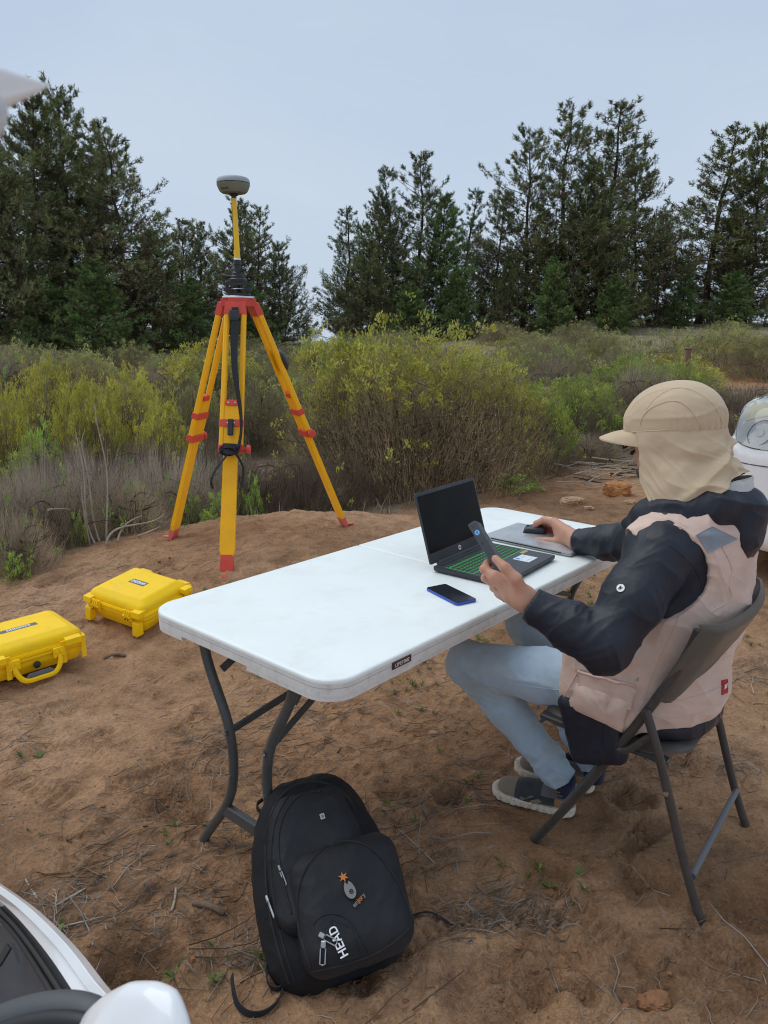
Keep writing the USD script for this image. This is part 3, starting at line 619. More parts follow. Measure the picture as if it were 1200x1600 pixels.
pn.add(rbox((.052, .006, .020), .0025), TR(cpt, np.cross(ax, bp), bp * .9 - ax * .45 * 0 + ax * .001)); obj('button_panel', pn, 'black_plastic', rec)

# ------------------------------------------------------------------ two yellow equipment cases
plain('case_yellow', (0.94, 0.59, 0.002), 0.5, 0.03, 6, 0.22, 700, dist=0.0006, spec=0.28, dirt=(0.50, 0.29, 0.05), dirt_amt=0.22)
plain('label_grey', (0.10, 0.105, 0.11), 0.5, 0.08)
plain('print_white', (0.80, 0.80, 0.80), 0.5, 0.02)
def rhull(pts):
    """A smooth solid round spheres (x, y, z, r)."""
    s = trimesh.creation.icosphere(3 if max(q[3] for q in pts) > .012 else 2).vertices; return trimesh.convex.convex_hull(np.vstack([s * r + [x, y, z] for x, y, z, r in pts]))
def equip_case(label, loc, R, w, d, h, handle_front, lab_w, lab_h):
    """A hard case: front at -y, width along x. R: rotation of the whole case."""
    c = thing('equipment_case', label, 'case', loc, world=True, group='yellow equipment cases on the dirt')
    T = np.eye(4); T[:3, :3], T[:3, 3] = R, loc
    def put(name, mb, m, parent=c, smooth=30, **k): return obj(name, MB().add(mb.mesh(), T), m, parent, smooth, **k)
    hs = h * .58; x, y = w / 2, d / 2; q = (-1, 1)
    put('lower_shell', MB().add(rhull([(sx * (x - .045), sy * (y - .045), .022, .022) for sx in q for sy in q] + [(sx * (x - .035), sy * (y - .035), hs - .034, .034) for sx in q for sy in q])), 'case_yellow')
    lid = put('lid', MB().add(rhull([(sx * (x - .042), sy * (y - .042), hs + .02, .042) for sx in q for sy in q] + [(sx * (x - .058), sy * (y - .058), h - .036, .036) for sx in q for sy in q])), 'case_yellow')
    rim = Polygon([(-x, -y), (x, -y), (x, y), (-x, y)]).buffer(-.03).buffer(.042, quad_segs=8)
    m = MB()
    for z0, z1, o in ((-.016, -.012, -.003), (-.012, -.001, 0), (.001, .012, 0), (.012, .016, -.004)):
        m.add(trimesh.creation.extrude_polygon(rim.buffer(o), z1 - z0, engine='earcut'), TR((0, 0, hs + z0)))
    m.add(trimesh.creation.extrude_polygon(rim.buffer(-.005), .004, engine='earcut'), TR((0, 0, hs - .002)))
    put('rim', m, 'case_yellow', smooth=30)
    # raised field on the lid
    lp = Polygon([(-x * .80, -y * .74), (x * .80, -y * .74), (x * .80, y * .74), (-x * .80, y * .74)]).buffer(-.02).buffer(.02)
    def lug(px, py, sy):
        put('corner_lug', MB().add(rhull([(px + sx * .022, py + sy * k, hs + zz, .005) for sx in q for k, zz in ((-.02, .030), (.022, .030), (.026, .006), (-.02, .004))])), 'case_yellow')
    def latch(px, py, sy, big):
        g = MB().add(rhull([(px + sx * .022, py + sy * .006, hs + zz, .006) for sx in q for zz in (-.022, .024)]))
        for sx in (-.012, .0, .012):
            g.bar((px + sx, py + sy * .012, hs - .020), (px + sx, py + sy * .018, hs + .004), .006, .010).bar((px + sx, py + sy * .018, hs + .004), (px + sx, py + sy * .004, hs + .032), .006, .008)
        g.tube([(px - .026, py + sy * .016, hs - .002), (px + .026, py + sy * .016, hs - .002)], .0055, 10)
        L = put('latch', g, 'case_yellow')
        for sx in (-.009, .009): put('pin_hole', MB().tube([(px + sx, py + sy * .014, hs - .017), (px + sx, py + sy * .0225, hs - .017)], .0035, 8), 'black_plastic', L)
    def rib(px, py, sy):
        g = MB().add(rhull([(px + sx * .020, py - sy * .01, z, .005) for sx in q for z in (.016, hs - .022)] + [(px + sx * .016, py + sy * .014, hs - .03, .004) for sx in q] + [(px + sx * .012, py + sy * .018, .012, .006) for sx in q] + [(px + sx * .012, py - sy * .012, .008, .006) for sx in q]))
        put('standing_rib', g, 'case_yellow')
    def handle(py, sy, hw):
        g = MB()
        pts = spline([(-hw, py + sy * .008, hs - .020), (-hw * .97, py + sy * .022, hs - .052), (-hw * .72, py + sy * .032, hs - .088), (0, py + sy * .034, hs - .096), (hw * .72, py + sy * .032, hs - .088), (hw * .97, py + sy * .022, hs - .052), (hw, py + sy * .008, hs - .020)], 40)
        g.tube(pts, .0115, 12, flat=.0085); H_ = put('handle', g, 'case_yellow', smooth=40)
        put('grip_insert', MB().add(rhull([(e * hw * .58, py + sy * .030, hs - .080, .005) for e in q] + [(e * hw * .46, py + sy * .026, hs - .070, .004) for e in q])), 'label_grey', H_)
        for e in q:
            b = MB().add(rhull([(e * hw + sx * .020, py + sy * .008, hs + zz, .007) for sx in q for zz in (-.034, .002)]))
            for sx in (-.010, .010): b.tube([(e * hw + sx, py + sy * .010, hs - .012), (e * hw + sx, py + sy * .019, hs - .012)], .008, 10)
            B_ = put('handle_mount', b, 'case_yellow')
            for sx in (-.010, .010): put('pin_hole', MB().tube([(e * hw + sx, py + sy * .014, hs - .036), (e * hw + sx, py + sy * .0165, hs - .036)], .0038, 8), 'black_plastic', B_)
    for sy, py in ((-1, -y - .010), (1, y + .010)):
        if (sy < 0) == handle_front:
            for e in q: latch(e * (x - .055), py, sy, True) if not handle_front else None
            for e in q:
                g = MB().add(rhull([(e * (x - .062) + sx * .032, py + sy * k, hs + zz, .005) for sx in q for k, zz in ((-.006, .034), (.016, .030), (.018, .010), (-.004, -.004))])); put('latch', g, 'case_yellow')
                for sx in q: put('guard_rib', MB().bar((e * (x - .062) + sx * .046, py + sy * .004, .02), (e * (x - .062) + sx * .046, py + sy * .006, hs + .030), .008, .022, (1, 0, 0), .002), 'case_yellow')
            handle(py, sy, min(.105, x - .13) if x > .2 else .07)
            put('pressure_valve', MB().add(trimesh.creation.icosphere(2), np.array([[.0165, 0, 0, 0], [0, .009, 0, py + sy * .000], [0, 0, .0165, hs - .048], [0, 0, 0, 1]], float)), 'black_plastic', smooth=True)
        else:
            for e in q: latch(e * (x - .085), py, sy, False); rib(e * (x - .032), py, sy); lug(e * (x - .030), py - sy * .012, sy)
    if not handle_front: put('side_latch', MB().add(rhull([(x + .004 + a_, y - .075 + b_, hs + c_, .007) for a_ in (0, .030) for b_ in (0, .045) for c_ in (.030, .046)])).box((x + .02, y - .052, hs + .016), (.012, .03, .04), None, .003), 'case_yellow')
    L = put('label_plate', MB().add(rbox((lab_w, lab_h, .0024), .0008), TR((0, 0, h - .0006))), 'label_grey')
    t = text_mesh('SANDING', lab_h * .50, .0012, True); t.apply_translation([-t.bounds[:, 0].mean(), -t.bounds[:, 1].mean(), 0])
    k = min(1, lab_w * .86 / np.ptp(t.bounds[:, 0])); t.apply_scale([k, 1, 1])
    put('lettering', MB().add(t, TR((0, 0, h + .0004), (-1, 0, 0), (0, -1, 0))), 'print_white', L, False)
    return c
def eul(yaw, pitch=0, roll=0):
    cy, sy, cp, sp, cr, sr = math.cos(yaw), math.sin(yaw), math.cos(pitch), math.sin(pitch), math.cos(roll), math.sin(roll)
    return np.array([[cy, -sy, 0], [sy, cy, 0], [0, 0, 1]]) @ np.array([[1, 0, 0], [0, cp, -sp], [0, sp, cp]]) @ np.array([[cr, 0, sr], [0, 1, 0], [-sr, 0, cr]])
equip_case('squarish yellow hard case lying nearest the tripod, beside the table corner', (-1.285, 3.835, .054), eul(-.47, .10, .09), .385, .35, .178, False, .105, .045)
c2 = np.array([-1.363, 3.31, .028]); dw = np.array([math.cos(.80), math.sin(.80), 0]); dd = np.array([-dw[1], dw[0], 0])
equip_case('yellow hard case cut off by the left picture edge, handle and black valve facing front', tuple(c2 - dw * .235 + dd * .175), eul(.80, .02, -.02), .455, .335, .168, True, .165, .033)

# ------------------------------------------------------------------ what lies on the table
plain('laptop_black', (0.026, 0.028, 0.032), 0.45, 0.1, 10, 0.1, 900, dist=0.0003)
plain('deck_grey', (0.060, 0.062, 0.068), 0.38, 0.08, 10, metal=0.3)
mat('screen_glass', {'tc': ('texture_coordinate', {}), 'n': ('noise_texture', {'scale': 9.0, 'detail': 5.0}), 'r': ('rgb_ramp', {'ramp': [(0.35, (0.004, 0.004, 0.005)), (0.7, (0.010, 0.009, 0.008))]}), 'rr': ('map_range', {'from_min': 0.3, 'from_max': 0.7, 'to_min': 0.10, 'to_max': 0.24}), 'p': ('principled_bsdf', {'specular_ior_level': 0.06})},
    [('tc.object', 'n.vector'), ('n.fac', 'r.fac'), ('r.color', 'p.base_color'), ('n.fac', 'rr.value'), ('rr.result', 'p.roughness')])
plain('key_cap', (0.030, 0.034, 0.034), 0.5, 0.15, 40)
mat('key_glow', {'p': ('principled_bsdf', {'base_color': (0.03, 0.20, 0.05), 'roughness': 0.5, 'emission_color': (0.07, 0.60, 0.11), 'emission_strength': 0.26})}, [])
plain('laptop_silver', (0.52, 0.53, 0.54), 0.36, 0.04, 12, metal=0.55)
plain('laptop_silver_side', (0.40, 0.41, 0.42), 0.4, 0.05, 12, metal=0.5)
plain('sticker_white', (0.74, 0.78, 0.80), 0.35, 0.06, 30)
plain('sticker_gold', (0.50, 0.40, 0.12), 0.4, 0.2, 60)
plain('blue_case', (0.030, 0.085, 0.42), 0.4, 0.1, 12)
plain('phone_glass', (0.012, 0.013, 0.017), 0.12, 0.2, 8)
plain('handheld_grey', (0.055, 0.060, 0.066), 0.45, 0.15, 25, 0.15, 500, dist=0.0004)
plain('logo_blue', (0.03, 0.28, 0.62), 0.4, 0.05)
LZ = TZ + 0.0005
def lay(l, w, yaw, z=LZ):
    """A frame lying on the table: x along the item's width, y away from its user, z up; yaw turns it."""
    c, s = math.cos(yaw), math.sin(yaw); return TR(tp(l, w, z), TL * c - TW * s, -TW * c - TL * s)
def onto(T, parent, name, mb, m, smooth=30, **k): return obj(name, MB().add(mb.mesh(), T), m, parent, smooth, **k)
# open laptop: origin at the middle of the hinge line, user at -y
LW, LD = .392, .272
LT = lay(1.036, .400, .075); lap = thing('open_laptop', 'open black laptop with green lit keyboard on the white table', 'laptop', LT[:3, 3], world=True)
pl = Polygon([(-LW / 2, 0), (LW / 2, 0), (LW / 2, -LD), (-LW / 2, -LD)]).buffer(-.008).buffer(.008, quad_segs=5)
b = MB().prism(pl.buffer(-.006), .004, TR((0, 0, .003))).prism(pl.buffer(-.001), .005, TR((0, 0, .0068))).prism(pl, .0075, TR((0, 0, .0115)))
onto(LT, lap, 'base', b, 'laptop_black')
for sx in (-1, 1):
    for y in (-.02, -LD + .02): onto(LT, lap, 'rubber_foot', MB().box((sx * .16, y, .0015), (.03, .012, .003), None, .001), 'black_plastic')
onto(LT, lap, 'deck', MB().prism(pl.buffer(-.003), .0012, TR((0, 0, .0190))), 'deck_grey')
onto(LT, lap, 'vent_ridge', MB().box((0, -.010, .0215), (LW * .86, .020, .006), None, .002), 'laptop_black')
onto(LT, lap, 'hinge', MB().tube([(-LW * .40, .004, .022), (LW * .40, .004, .022)], .0068, 12), 'laptop_black')
KX0, KX1, KY0, KY1 = -.181, .181, -.040, -.150
kb = onto(LT, lap, 'keyboard', MB().box(((KX0 + KX1) / 2, (KY0 + KY1) / 2, .0203), (KX1 - KX0, KY0 - KY1, .0012)), 'key_glow')
rows = [18] * 1 + [18, 18, 17, 17, 13]
for r, nk in enumerate(rows):
    y1 = KY0 - .001 - r * .0181; h = .0138 if r else .0115
    wts = np.ones(nk)
    if r == 1: wts[13] = 1.7
    if r == 2: wts[0] = 1.4; wts[13] = 1.3
    if r == 3: wts[0] = 1.7; wts[12] = 1.9
    if r == 4: wts[0] = 2.2; wts[11] = 2.2
    if r == 5: wts[3] = 5.6
    e = KX0 + np.concatenate([[0], np.cumsum(wts / wts.sum() * (KX1 - KX0))])
    for k in range(nk):
        w_ = e[k + 1] - e[k] - .0058; obj('key', MB().add(MB().box(((e[k] + e[k + 1]) / 2, y1 - h / 2, .0216), (w_, h, .0022), None, .0007).mesh(), LT), 'key_cap', kb)
onto(LT, lap, 'touchpad', MB().prism(Polygon([(-.075, -.165), (.035, -.165), (.035, -.255), (-.075, -.255)]).buffer(-.003).buffer(.003), .0006, TR((0, 0, .0201))), 'deck_grey')
st = onto(LT, lap, 'white_sticker', MB().box((.088, -.205, .02055), (.072, .062, .0007)), 'sticker_white')
for k, (x, y, w_, h, m) in enumerate(((.066, -.187, .012, .014, 'logo_blue'), (.098, -.192, .030, .0018, 'laptop_silver'), (.084, -.222, .046, .0016, 'laptop_silver'))):
    onto(LT, st, 'print', MB().box((x, y, .0211), (w_, h, .0004)), m)
for k in range(4): onto(LT, lap, 'gold_sticker', MB().box((.140 + k * .0115, -.165 - .008 * 0 - .004 * k * 0, .0206), (.009, .016, .0006)), 'sticker_gold')
# the lid leans back from the hinge
tilt = math.radians(17); ly = np.array([0, math.sin(tilt), math.cos(tilt)]); lz = np.array([0, -math.cos(tilt), math.sin(tilt)])
ST = LT @ TR((0, .006, .020), (1, 0, 0), ly); LH = .252
lid = Polygon([(-LW / 2, .004), (LW / 2, .004), (LW / 2, LH), (-LW / 2, LH)]).buffer(-.006).buffer(.006)
L_ = onto(ST, lap, 'lid', MB().prism(lid, .0058, TR((0, 0, -.0058))), 'laptop_black')
onto(ST, lap, 'screen', MB().prism(Polygon([(-LW / 2 + .007, .040), (LW / 2 - .007, .040), (LW / 2 - .007, LH - .012), (-LW / 2 + .007, LH - .012)]), .0010, TR((0, 0, -.0002))), 'screen_glass')
onto(ST, lap, 'webcam', MB().tube([(0, LH - .006, .0002), (0, LH - .006, .0007)], .0022, 10), 'phone_glass')
lg = onto(ST, lap, 'maker_logo', MB().prism(Point(0, 0).buffer(.0088, quad_segs=8), .0010, TR((0, .022, .0))), 'sticker_white')
t = MB().text('hp', .0062, .0008, TR((0, .0225, .0009), (1, 0, 0), (.28, 1, 0)), True); onto(ST, lg, 'lettering', t, 'laptop_black', False)
# closed silver laptop
CT = lay(1.452, .490, .02); cl = thing('closed_laptop', 'closed silver laptop lying beside the open one under the mouse', 'laptop', CT[:3, 3], world=True)
cp = Polygon([(-.135, .188), (.135, .188), (.135, -.188), (-.135, -.188)]).buffer(-.012).buffer(.012)
onto(CT, cl, 'base', MB().prism(cp.buffer(-.004), .003, TR((0, 0, .001))).prism(cp, .0062, TR((0, 0, .0038))), 'laptop_silver_side')
onto(CT, cl, 'lid', MB().prism(cp, .0042, TR((0, 0, .0112))).prism(cp.buffer(-.0012), .0010, TR((0, 0, .0152))), 'laptop_silver')
onto(CT, cl, 'hinge', MB().tube([(-.1335, -.15, .0098), (-.1335, .15, .0098)], .0034, 8), 'laptop_black')
# mouse
MT = TR(at_depth(845, 832, 3.075) * [1, 1, 0] + UP * (TZ + .0172), unit(np.array([-.80, .60, 0])), unit(np.array([-.60, -.80, 0])))
MT = TR(tp(1.492, .432, TZ + .0170), unit(-CR * .95 + (CF * [1, 1, 0]) * .30), np.cross(UP, unit(-CR * .95 + (CF * [1, 1, 0]) * .30)))
ms = thing('computer_mouse', 'small black computer mouse on the silver laptop under the right hand', 'mouse', MT[:3, 3], world=True)
mo = rhull([(.030, -.018, .011, .011), (.030, .018, .011, .011), (-.032, -.017, .014, .014), (-.032, .017, .014, .014), (-.008, 0, .017, .019)])
onto(MT, ms, 'shell', MB().add(mo), 'laptop_black'); onto(MT, ms, 'base', MB().box((0, 0, .0022), (.088, .052, .0036), None, .0015), 'black_plastic')
onto(MT, ms, 'scroll_wheel', MB().tube([(.026, -.0035, .0225), (.026, .0035, .0225)], .0065, 12), 'deck_grey')
# smartphone lying on the table
PT_ = TR(tp(.690, .600, LZ), unit(-TW * .93 + TL * .30), unit(np.cross(UP, -TW * .93 + TL * .30)))
ph = thing('smartphone', 'black smartphone in a blue case lying flat on the table', 'phone', PT_[:3, 3], world=True)
pp = Polygon([(-.082, -.039), (.082, -.039), (.082, .039), (-.082, .039)]).buffer(-.010).buffer(.010)
onto(PT_, ph, 'case', MB().prism(pp.buffer(-.001), .002, TR((0, 0, 0))).prism(pp, .0062, TR((0, 0, .002))), 'blue_case'); onto(PT_, ph, 'screen', MB().prism(pp.buffer(-.0018), .0014, TR((0, 0, .0080))), 'phone_glass')
for z in (-.005, .012): onto(PT_, ph, 'side_button', MB().box((z * 1.0 - .02, -.0392, .005), (.012, .001, .002)), 'blue_case')
# handheld device in the left hand (its place is fixed by the hand further down)
HD0, HD1 = at_depth(789, 903, 2.075), at_depth(737, 818, 2.125)
hy = unit(HD1 - HD0); hz_ = unit(CF - hy * (CF @ hy) + CR * .30); hz_ = unit(hz_ - hy * (hz_ @ hy)); hx = np.cross(hy, hz_)
DT = np.eye(4); DT[:3, 0], DT[:3, 1], DT[:3, 2], DT[:3, 3] = hx, hy, hz_, HD0
hd_ = thing('handheld_device', 'dark grey handheld device with a round blue sticker held in the left hand', 'device', HD0, world=True)
HLn = np.linalg.norm(HD1 - HD0)
prf = rhull([(sx * .0095, y, z, .003) for sx in (-1, 1) for y in (-.010, HLn) for z in (.003, .062)])
onto(DT, hd_, 'body', MB().add(prf), 'handheld_grey')
onto(DT, hd_, 'screen', MB().box((-.0126 if hx @ CR > 0 else .0126, HLn * .52, .033), (.0012, HLn * .86, .052)), 'phone_glass')
onto(DT, hd_, 'round_sticker', MB().tube([(0, HLn - .030, .0004), (0, HLn - .030, -.0006)], .0082, 24), 'logo_blue'); onto(DT, hd_, 'sticker_ring', MB().tube([(0.005 * math.cos(a), HLn - .030 + .005 * math.sin(a), -.0008) for a in np.linspace(0, 2 * PI, 25)[:-1]], .0007, 6, closed=True), 'sticker_white')
for y in (HLn - .012, HLn - .062, HLn - .098): onto(DT, hd_, 'screw_hole', MB().tube([(.002, y, .0002), (.002, y, -.0005)], .0022, 10), 'black_plastic')

# ------------------------------------------------------------------ the folding chair
plain('chair_plastic', (0.088, 0.078, 0.066), 0.5, 0.07, 10, 0.35, 500, dist=0.0008, dirt=(0.17, 0.11, 0.07), dirt_amt=0.3)
plain('chair_steel', (0.040, 0.037, 0.035), 0.40, 0.15, 18, 0.2, 500, dist=0.0005, dirt=(0.16, 0.10, 0.065), dirt_amt=0.25)
plain('chair_bar', (0.10, 0.105, 0.11), 0.35, 0.1, 18, dirt=(0.16, 0.10, 0.065), dirt_amt=0.2)
C0 = np.array([.478, 2.081, 0]); CB = unit(np.array([.410, -.303, 0])); CS = np.array([-CB[1], CB[0], 0])        # front left foot, backwards, towards the far side
def cp_(b, z, s): return C0 + CB * b + CS * s + UP * z
CW = .475
chair = thing('folding_chair', 'dark brown plastic folding chair with steel legs, seating the person', 'chair', C0 + CB * .25 + CS * CW / 2, world=True)
for s in (0, CW):
    e = 1 if s == 0 else -1
    fp = spline([cp_(-.012, -.02, s), cp_(.225, .393, s), cp_(.318, .575, s), cp_(.375, .70, s + e * .012), cp_(.405, .80, s + e * .02)], 36)
    obj('front_leg', MB().tube(fp, .0128, 14), 'chair_steel', chair, 40)
    obj('rear_leg', MB().tube(spline([cp_(.305, .560, s - e * .024), cp_(.330, .50, s - e * .024), cp_(.40, .30, s - e * .024), cp_(.517, -.02, s - e * .024)], 24), .0125, 14), 'chair_steel', chair, 40)
    obj('pivot_bolt', MB().tube([cp_(.385, .345, s - e * .036), cp_(.385, .345, s - e * .040)], .007, 10), 'bolt', chair)
    obj('seat_rail', MB().bar(cp_(-.01, .425, s + e * .022), cp_(.37, .405, s + e * .022), .016, .034, CS, .004), 'chair_steel', chair)
    obj('link', MB().tube(spline([cp_(.22, .41, s - e * .004), cp_(.27, .425, s - e * .012), cp_(.305, .465, s - e * .016), cp_(.335, .485, s - e * .020)], 16), .0105, 10), 'chair_steel', chair, 40)
obj('rear_bar', MB().tube([cp_(.470, .115, 0.02 * 0 - .024 + .012), cp_(.470, .115, CW + .012)], .0098, 12), 'chair_bar', chair, 40)
obj('front_bar', MB().tube([cp_(.085, .155, .012), cp_(.085, .155, CW - .012)], .0098, 12), 'chair_bar', chair, 40)
# seat: a dished plate with rolled edges; back: a tall curved panel, both as thick shells
def panel(f, nu, nv, th):
    """A closed shell round the sheet f(u, v), u and v from 0 to 1."""
    u, v = np.meshgrid(np.linspace(0, 1, nu), np.linspace(0, 1, nv), indexing='ij'); P = f(u, v)
    du, dv = np.gradient(P, axis=0), np.gradient(P, axis=1); n = np.cross(du, dv); n /= np.linalg.norm(n, axis=-1, keepdims=True)
    edge = np.minimum(np.minimum(u, 1 - u) * (nu - 1), np.minimum(v, 1 - v) * (nv - 1)); t = th / 2 * np.clip(.35 + .33 * edge, 0, 1)
    A, B = P + n * t[..., None], P - n * t[..., None]; V = np.concatenate([A.reshape(-1, 3), B.reshape(-1, 3)]); N = nu * nv
    i, j = np.meshgrid(np.arange(nu - 1), np.arange(nv - 1), indexing='ij'); q = (i * nv + j).ravel(); F = [np.stack([q, q + nv, q + nv + 1, q + 1], 1), np.stack([q + 1, q + nv + 1, q + nv, q], 1) + N]
    ring = np.concatenate([np.arange(nv - 1), (np.arange(nu - 1)) * nv + nv - 1, (nu - 1) * nv + np.arange(nv - 1, 0, -1), np.arange(nu - 1, 0, -1) * nv]); r2 = np.roll(ring, -1)
    F.append(np.stack([r2, ring, ring + N, r2 + N], 1)); return (V, np.concatenate(F))
def seat(u, v):
    b = -.02 + .425 * u; s = CW / 2 + (v - .5) * (.455 - .20 * (np.clip(u - .70, 0, 1) / .30) ** 3 - .06 * np.clip(.12 - u, 0, 1) * 8)
    z = .436 - .020 * u - .018 * np.sin(PI * u) * np.sin(PI * v) - .030 * np.clip(np.abs(v - .5) * 2 - .80, 0, 1) / .2 * .7 * np.clip(2.2 - 2.4 * u, 0, 1) - .012 * np.clip(u - .92, 0, 1) / .08 - .03 * np.clip(.06 - u, 0, 1) / .06 + .016 * np.clip(u - .6, 0, 1)
    return C0 + CB * b[..., None] + CS * s[..., None] + UP * z[..., None]
def back(u, v):
    z = .565 + .265 * u; lean = .318 + .128 * u; sag = .045 * (1 - (2 * v - 1) ** 2) * (.7 + .3 * u)
    w = .540 - .055 * (1 - u) - .10 * np.clip(.15 - u, 0, 1) ** 2 * 10
    z = z + .018 * (2 * v - 1) ** 2 * 0 - .030 * (1 - u) * (1 - (2 * v - 1) ** 2)
    lip = .030 * np.clip((np.abs(2 * v - 1) - .84) / .16, 0, 1) ** 1.2 + .012 * np.clip(u - .93, 0, 1) / .07
    b = lean + sag - lip + .012
    return C0 + CB * b[..., None] + CS * (CW / 2 + .012 + (v - .5) * w)[..., None] + UP * z[..., None]
obj('seat', trimesh.Trimesh(*[x if k == 0 else np.vstack([x[:, [0, 1, 2]], x[:, [0, 2, 3]]]) for k, x in enumerate(panel(seat, 30, 30, .026))], process=False), 'chair_plastic', chair, 40)
obj('backrest', trimesh.Trimesh(*[x if k == 0 else np.vstack([x[:, [0, 1, 2]], x[:, [0, 2, 3]]]) for k, x in enumerate(panel(back, 30, 40, .020))], process=False), 'chair_plastic', chair, 40)

# ------------------------------------------------------------------ the person on the chair
mat('skin', {'tc': ('texture_coordinate', {}), 'n': ('noise_texture', {'scale': 22.0, 'detail': 6.0}), 'r': ('rgb_ramp', {'ramp': [(0.3, (0.42, 0.215, 0.135)), (0.7, (0.52, 0.285, 0.19))]}), 'nb': ('noise_texture', {'scale': 260.0, 'detail': 3.0}), 'b': ('bump', {'strength': 0.25, 'distance': 0.001}),
     'p': ('principled_bsdf', {'roughness': 0.48, 'subsurface_weight': 0.25, 'subsurface_scale': 0.006, 'specular_ior_level': 0.4})}, [('tc.object', 'n.vector'), ('n.fac', 'r.fac'), ('r.color', 'p.base_color'), ('tc.object', 'nb.vector'), ('nb.fac', 'b.height'), ('b.normal', 'p.normal')])
fabric('jacket_navy', (0.0076, 0.0100, 0.0180), 0.42, 0.2, 1100, sheen=0.0, spec=0.42, bump=0.35, soft=0.35)
fabric('vest_pink', (0.650, 0.480, 0.395), 0.85, 0.07, 1000, sheen=0.12, dirt=(0.36, 0.25, 0.19), dirt_amt=0.3, bump=0.4, soft=0.3)
fabric('reflective_grey', (0.215, 0.245, 0.285), 0.45, 0.08, 1300, sheen=0.0, spec=0.6)
fabric('jeans_blue', (0.40, 0.515, 0.615), 0.88, 0.12, 1100, sheen=0.12, dirt=(0.33, 0.33, 0.26), dirt_amt=0.6, bump=0.45, soft=0.4, scale=5)
fabric('cap_beige', (0.560, 0.430, 0.285), 0.85, 0.05, 1100, sheen=0.12, bump=0.35, soft=0.25)
fabric('collar_grey', (0.56, 0.58, 0.57), 0.5, 0.1, 500, spec=0.5, bump=0.5, soft=0.6)
fabric('sock_navy', (0.016, 0.020, 0.050), 0.9, 0.25, 420, bump=0.7)
fabric('shoe_suede', (0.205, 0.165, 0.125), 0.85, 0.15, 600, dirt=(0.20, 0.13, 0.08), dirt_amt=0.3)
fabric('shoe_mesh', (0.035, 0.038, 0.042), 0.7, 0.3, 350, bump=0.6)
fabric('shoe_grey', (0.11, 0.115, 0.125), 0.7, 0.15, 700)
plain('shoe_gum', (0.33, 0.19, 0.09), 0.7, 0.12, 30, dirt=(0.2, 0.12, 0.07)); plain('shoe_sole', (0.68, 0.62, 0.50), 0.7, 0.08, 30, dirt=(0.30, 0.19, 0.11), dirt_amt=0.85)
fabric('beard_brown', (0.075, 0.045, 0.030), 0.8, 0.4, 260, bump=0.9)
plain('red_patch', (0.42, 0.012, 0.022), 0.6, 0.08, 30); plain('frame_black', (0.012, 0.012, 0.013), 0.3)
mat('lens', {'tr': ('transparent_bsdf', {'color': (0.90, 0.92, 0.92)}), 'gl': ('glossy_bsdf', {'roughness': 0.02}), 'fr': ('fresnel', {'IOR': 1.5}), 'mx': ('mix_closure', {})}, [('fr.fac', 'mx.fac'), ('tr.BSDF', 'mx.closure1'), ('gl.BSDF', 'mx.closure2')], surface='mx.closure')
PF, PL = -CB, -CS; PC = np.array([.843, 2.122, 0])
def pp_(f, l, z): return PC + PF * f + PL * l + UP * z
person = thing('person', 'seated person in beige neck-flap cap, pink vest and dark jacket working at the table', 'person', (PC[0], PC[1], .44), world=True)
# joints
HIP = {1: pp_(.03, .095, .520), -1: pp_(.03, -.095, .520)}
KNEE = {1: pp_(.575, .165, .482), -1: pp_(.515, -.125, .545)}
ANK = {1: pp_(.265, .050, .115), -1: pp_(.215, -.085, .115)}
SHO = {1: pp_(-.015, .200, .972), -1: pp_(.065, -.19, .985)}
ELB = {1: np.array([.572, 1.850, .757]), -1: np.array([.870, 2.560, .835])}
WRI = {1: at_depth(828, 942, 2.035), -1: at_depth(902, 846, 2.845)}
HC = pp_(.055, .012, 1.272)                                                      # middle of the head
hf = unit(PF * 1.0 + PL * .02 + UP * -.16); hl = unit(np.cross(UP, hf)); hu = np.cross(hf, hl)
def hp(f, l, u): return HC + hf * f + hl * l + hu * u
HR = np.stack([hf, hl, hu], 1)
def clean(m, least=200):
    """Keeps the pieces that matter."""
    from scipy.sparse import coo_matrix
    from scipy.sparse.csgraph import connected_components
    f = np.asarray(m.faces); n = len(m.vertices); e = np.vstack([f[:, :2], f[:, 1:]])
    k, lab = connected_components(coo_matrix((np.ones(len(e)), (e[:, 0], e[:, 1])), (n, n)), directed=False)
    keep = np.bincount(lab, minlength=k) >= least; fm = keep[lab[f[:, 0]]]; used = np.unique(f[fm]); idx = np.full(n, -1); idx[used] = np.arange(len(used))
    return trimesh.Trimesh(np.asarray(m.vertices)[used], idx[f[fm]], process=False)
def near(p, c, R, f):
    """f evaluated only within R of c (f's shape lies well inside); elsewhere a lower bound of the distance."""
    dist = np.linalg.norm(p - c, axis=-1); out = dist - R * .8; m = dist < R
    if m.any(): out[m] = f(p[m])
    return out
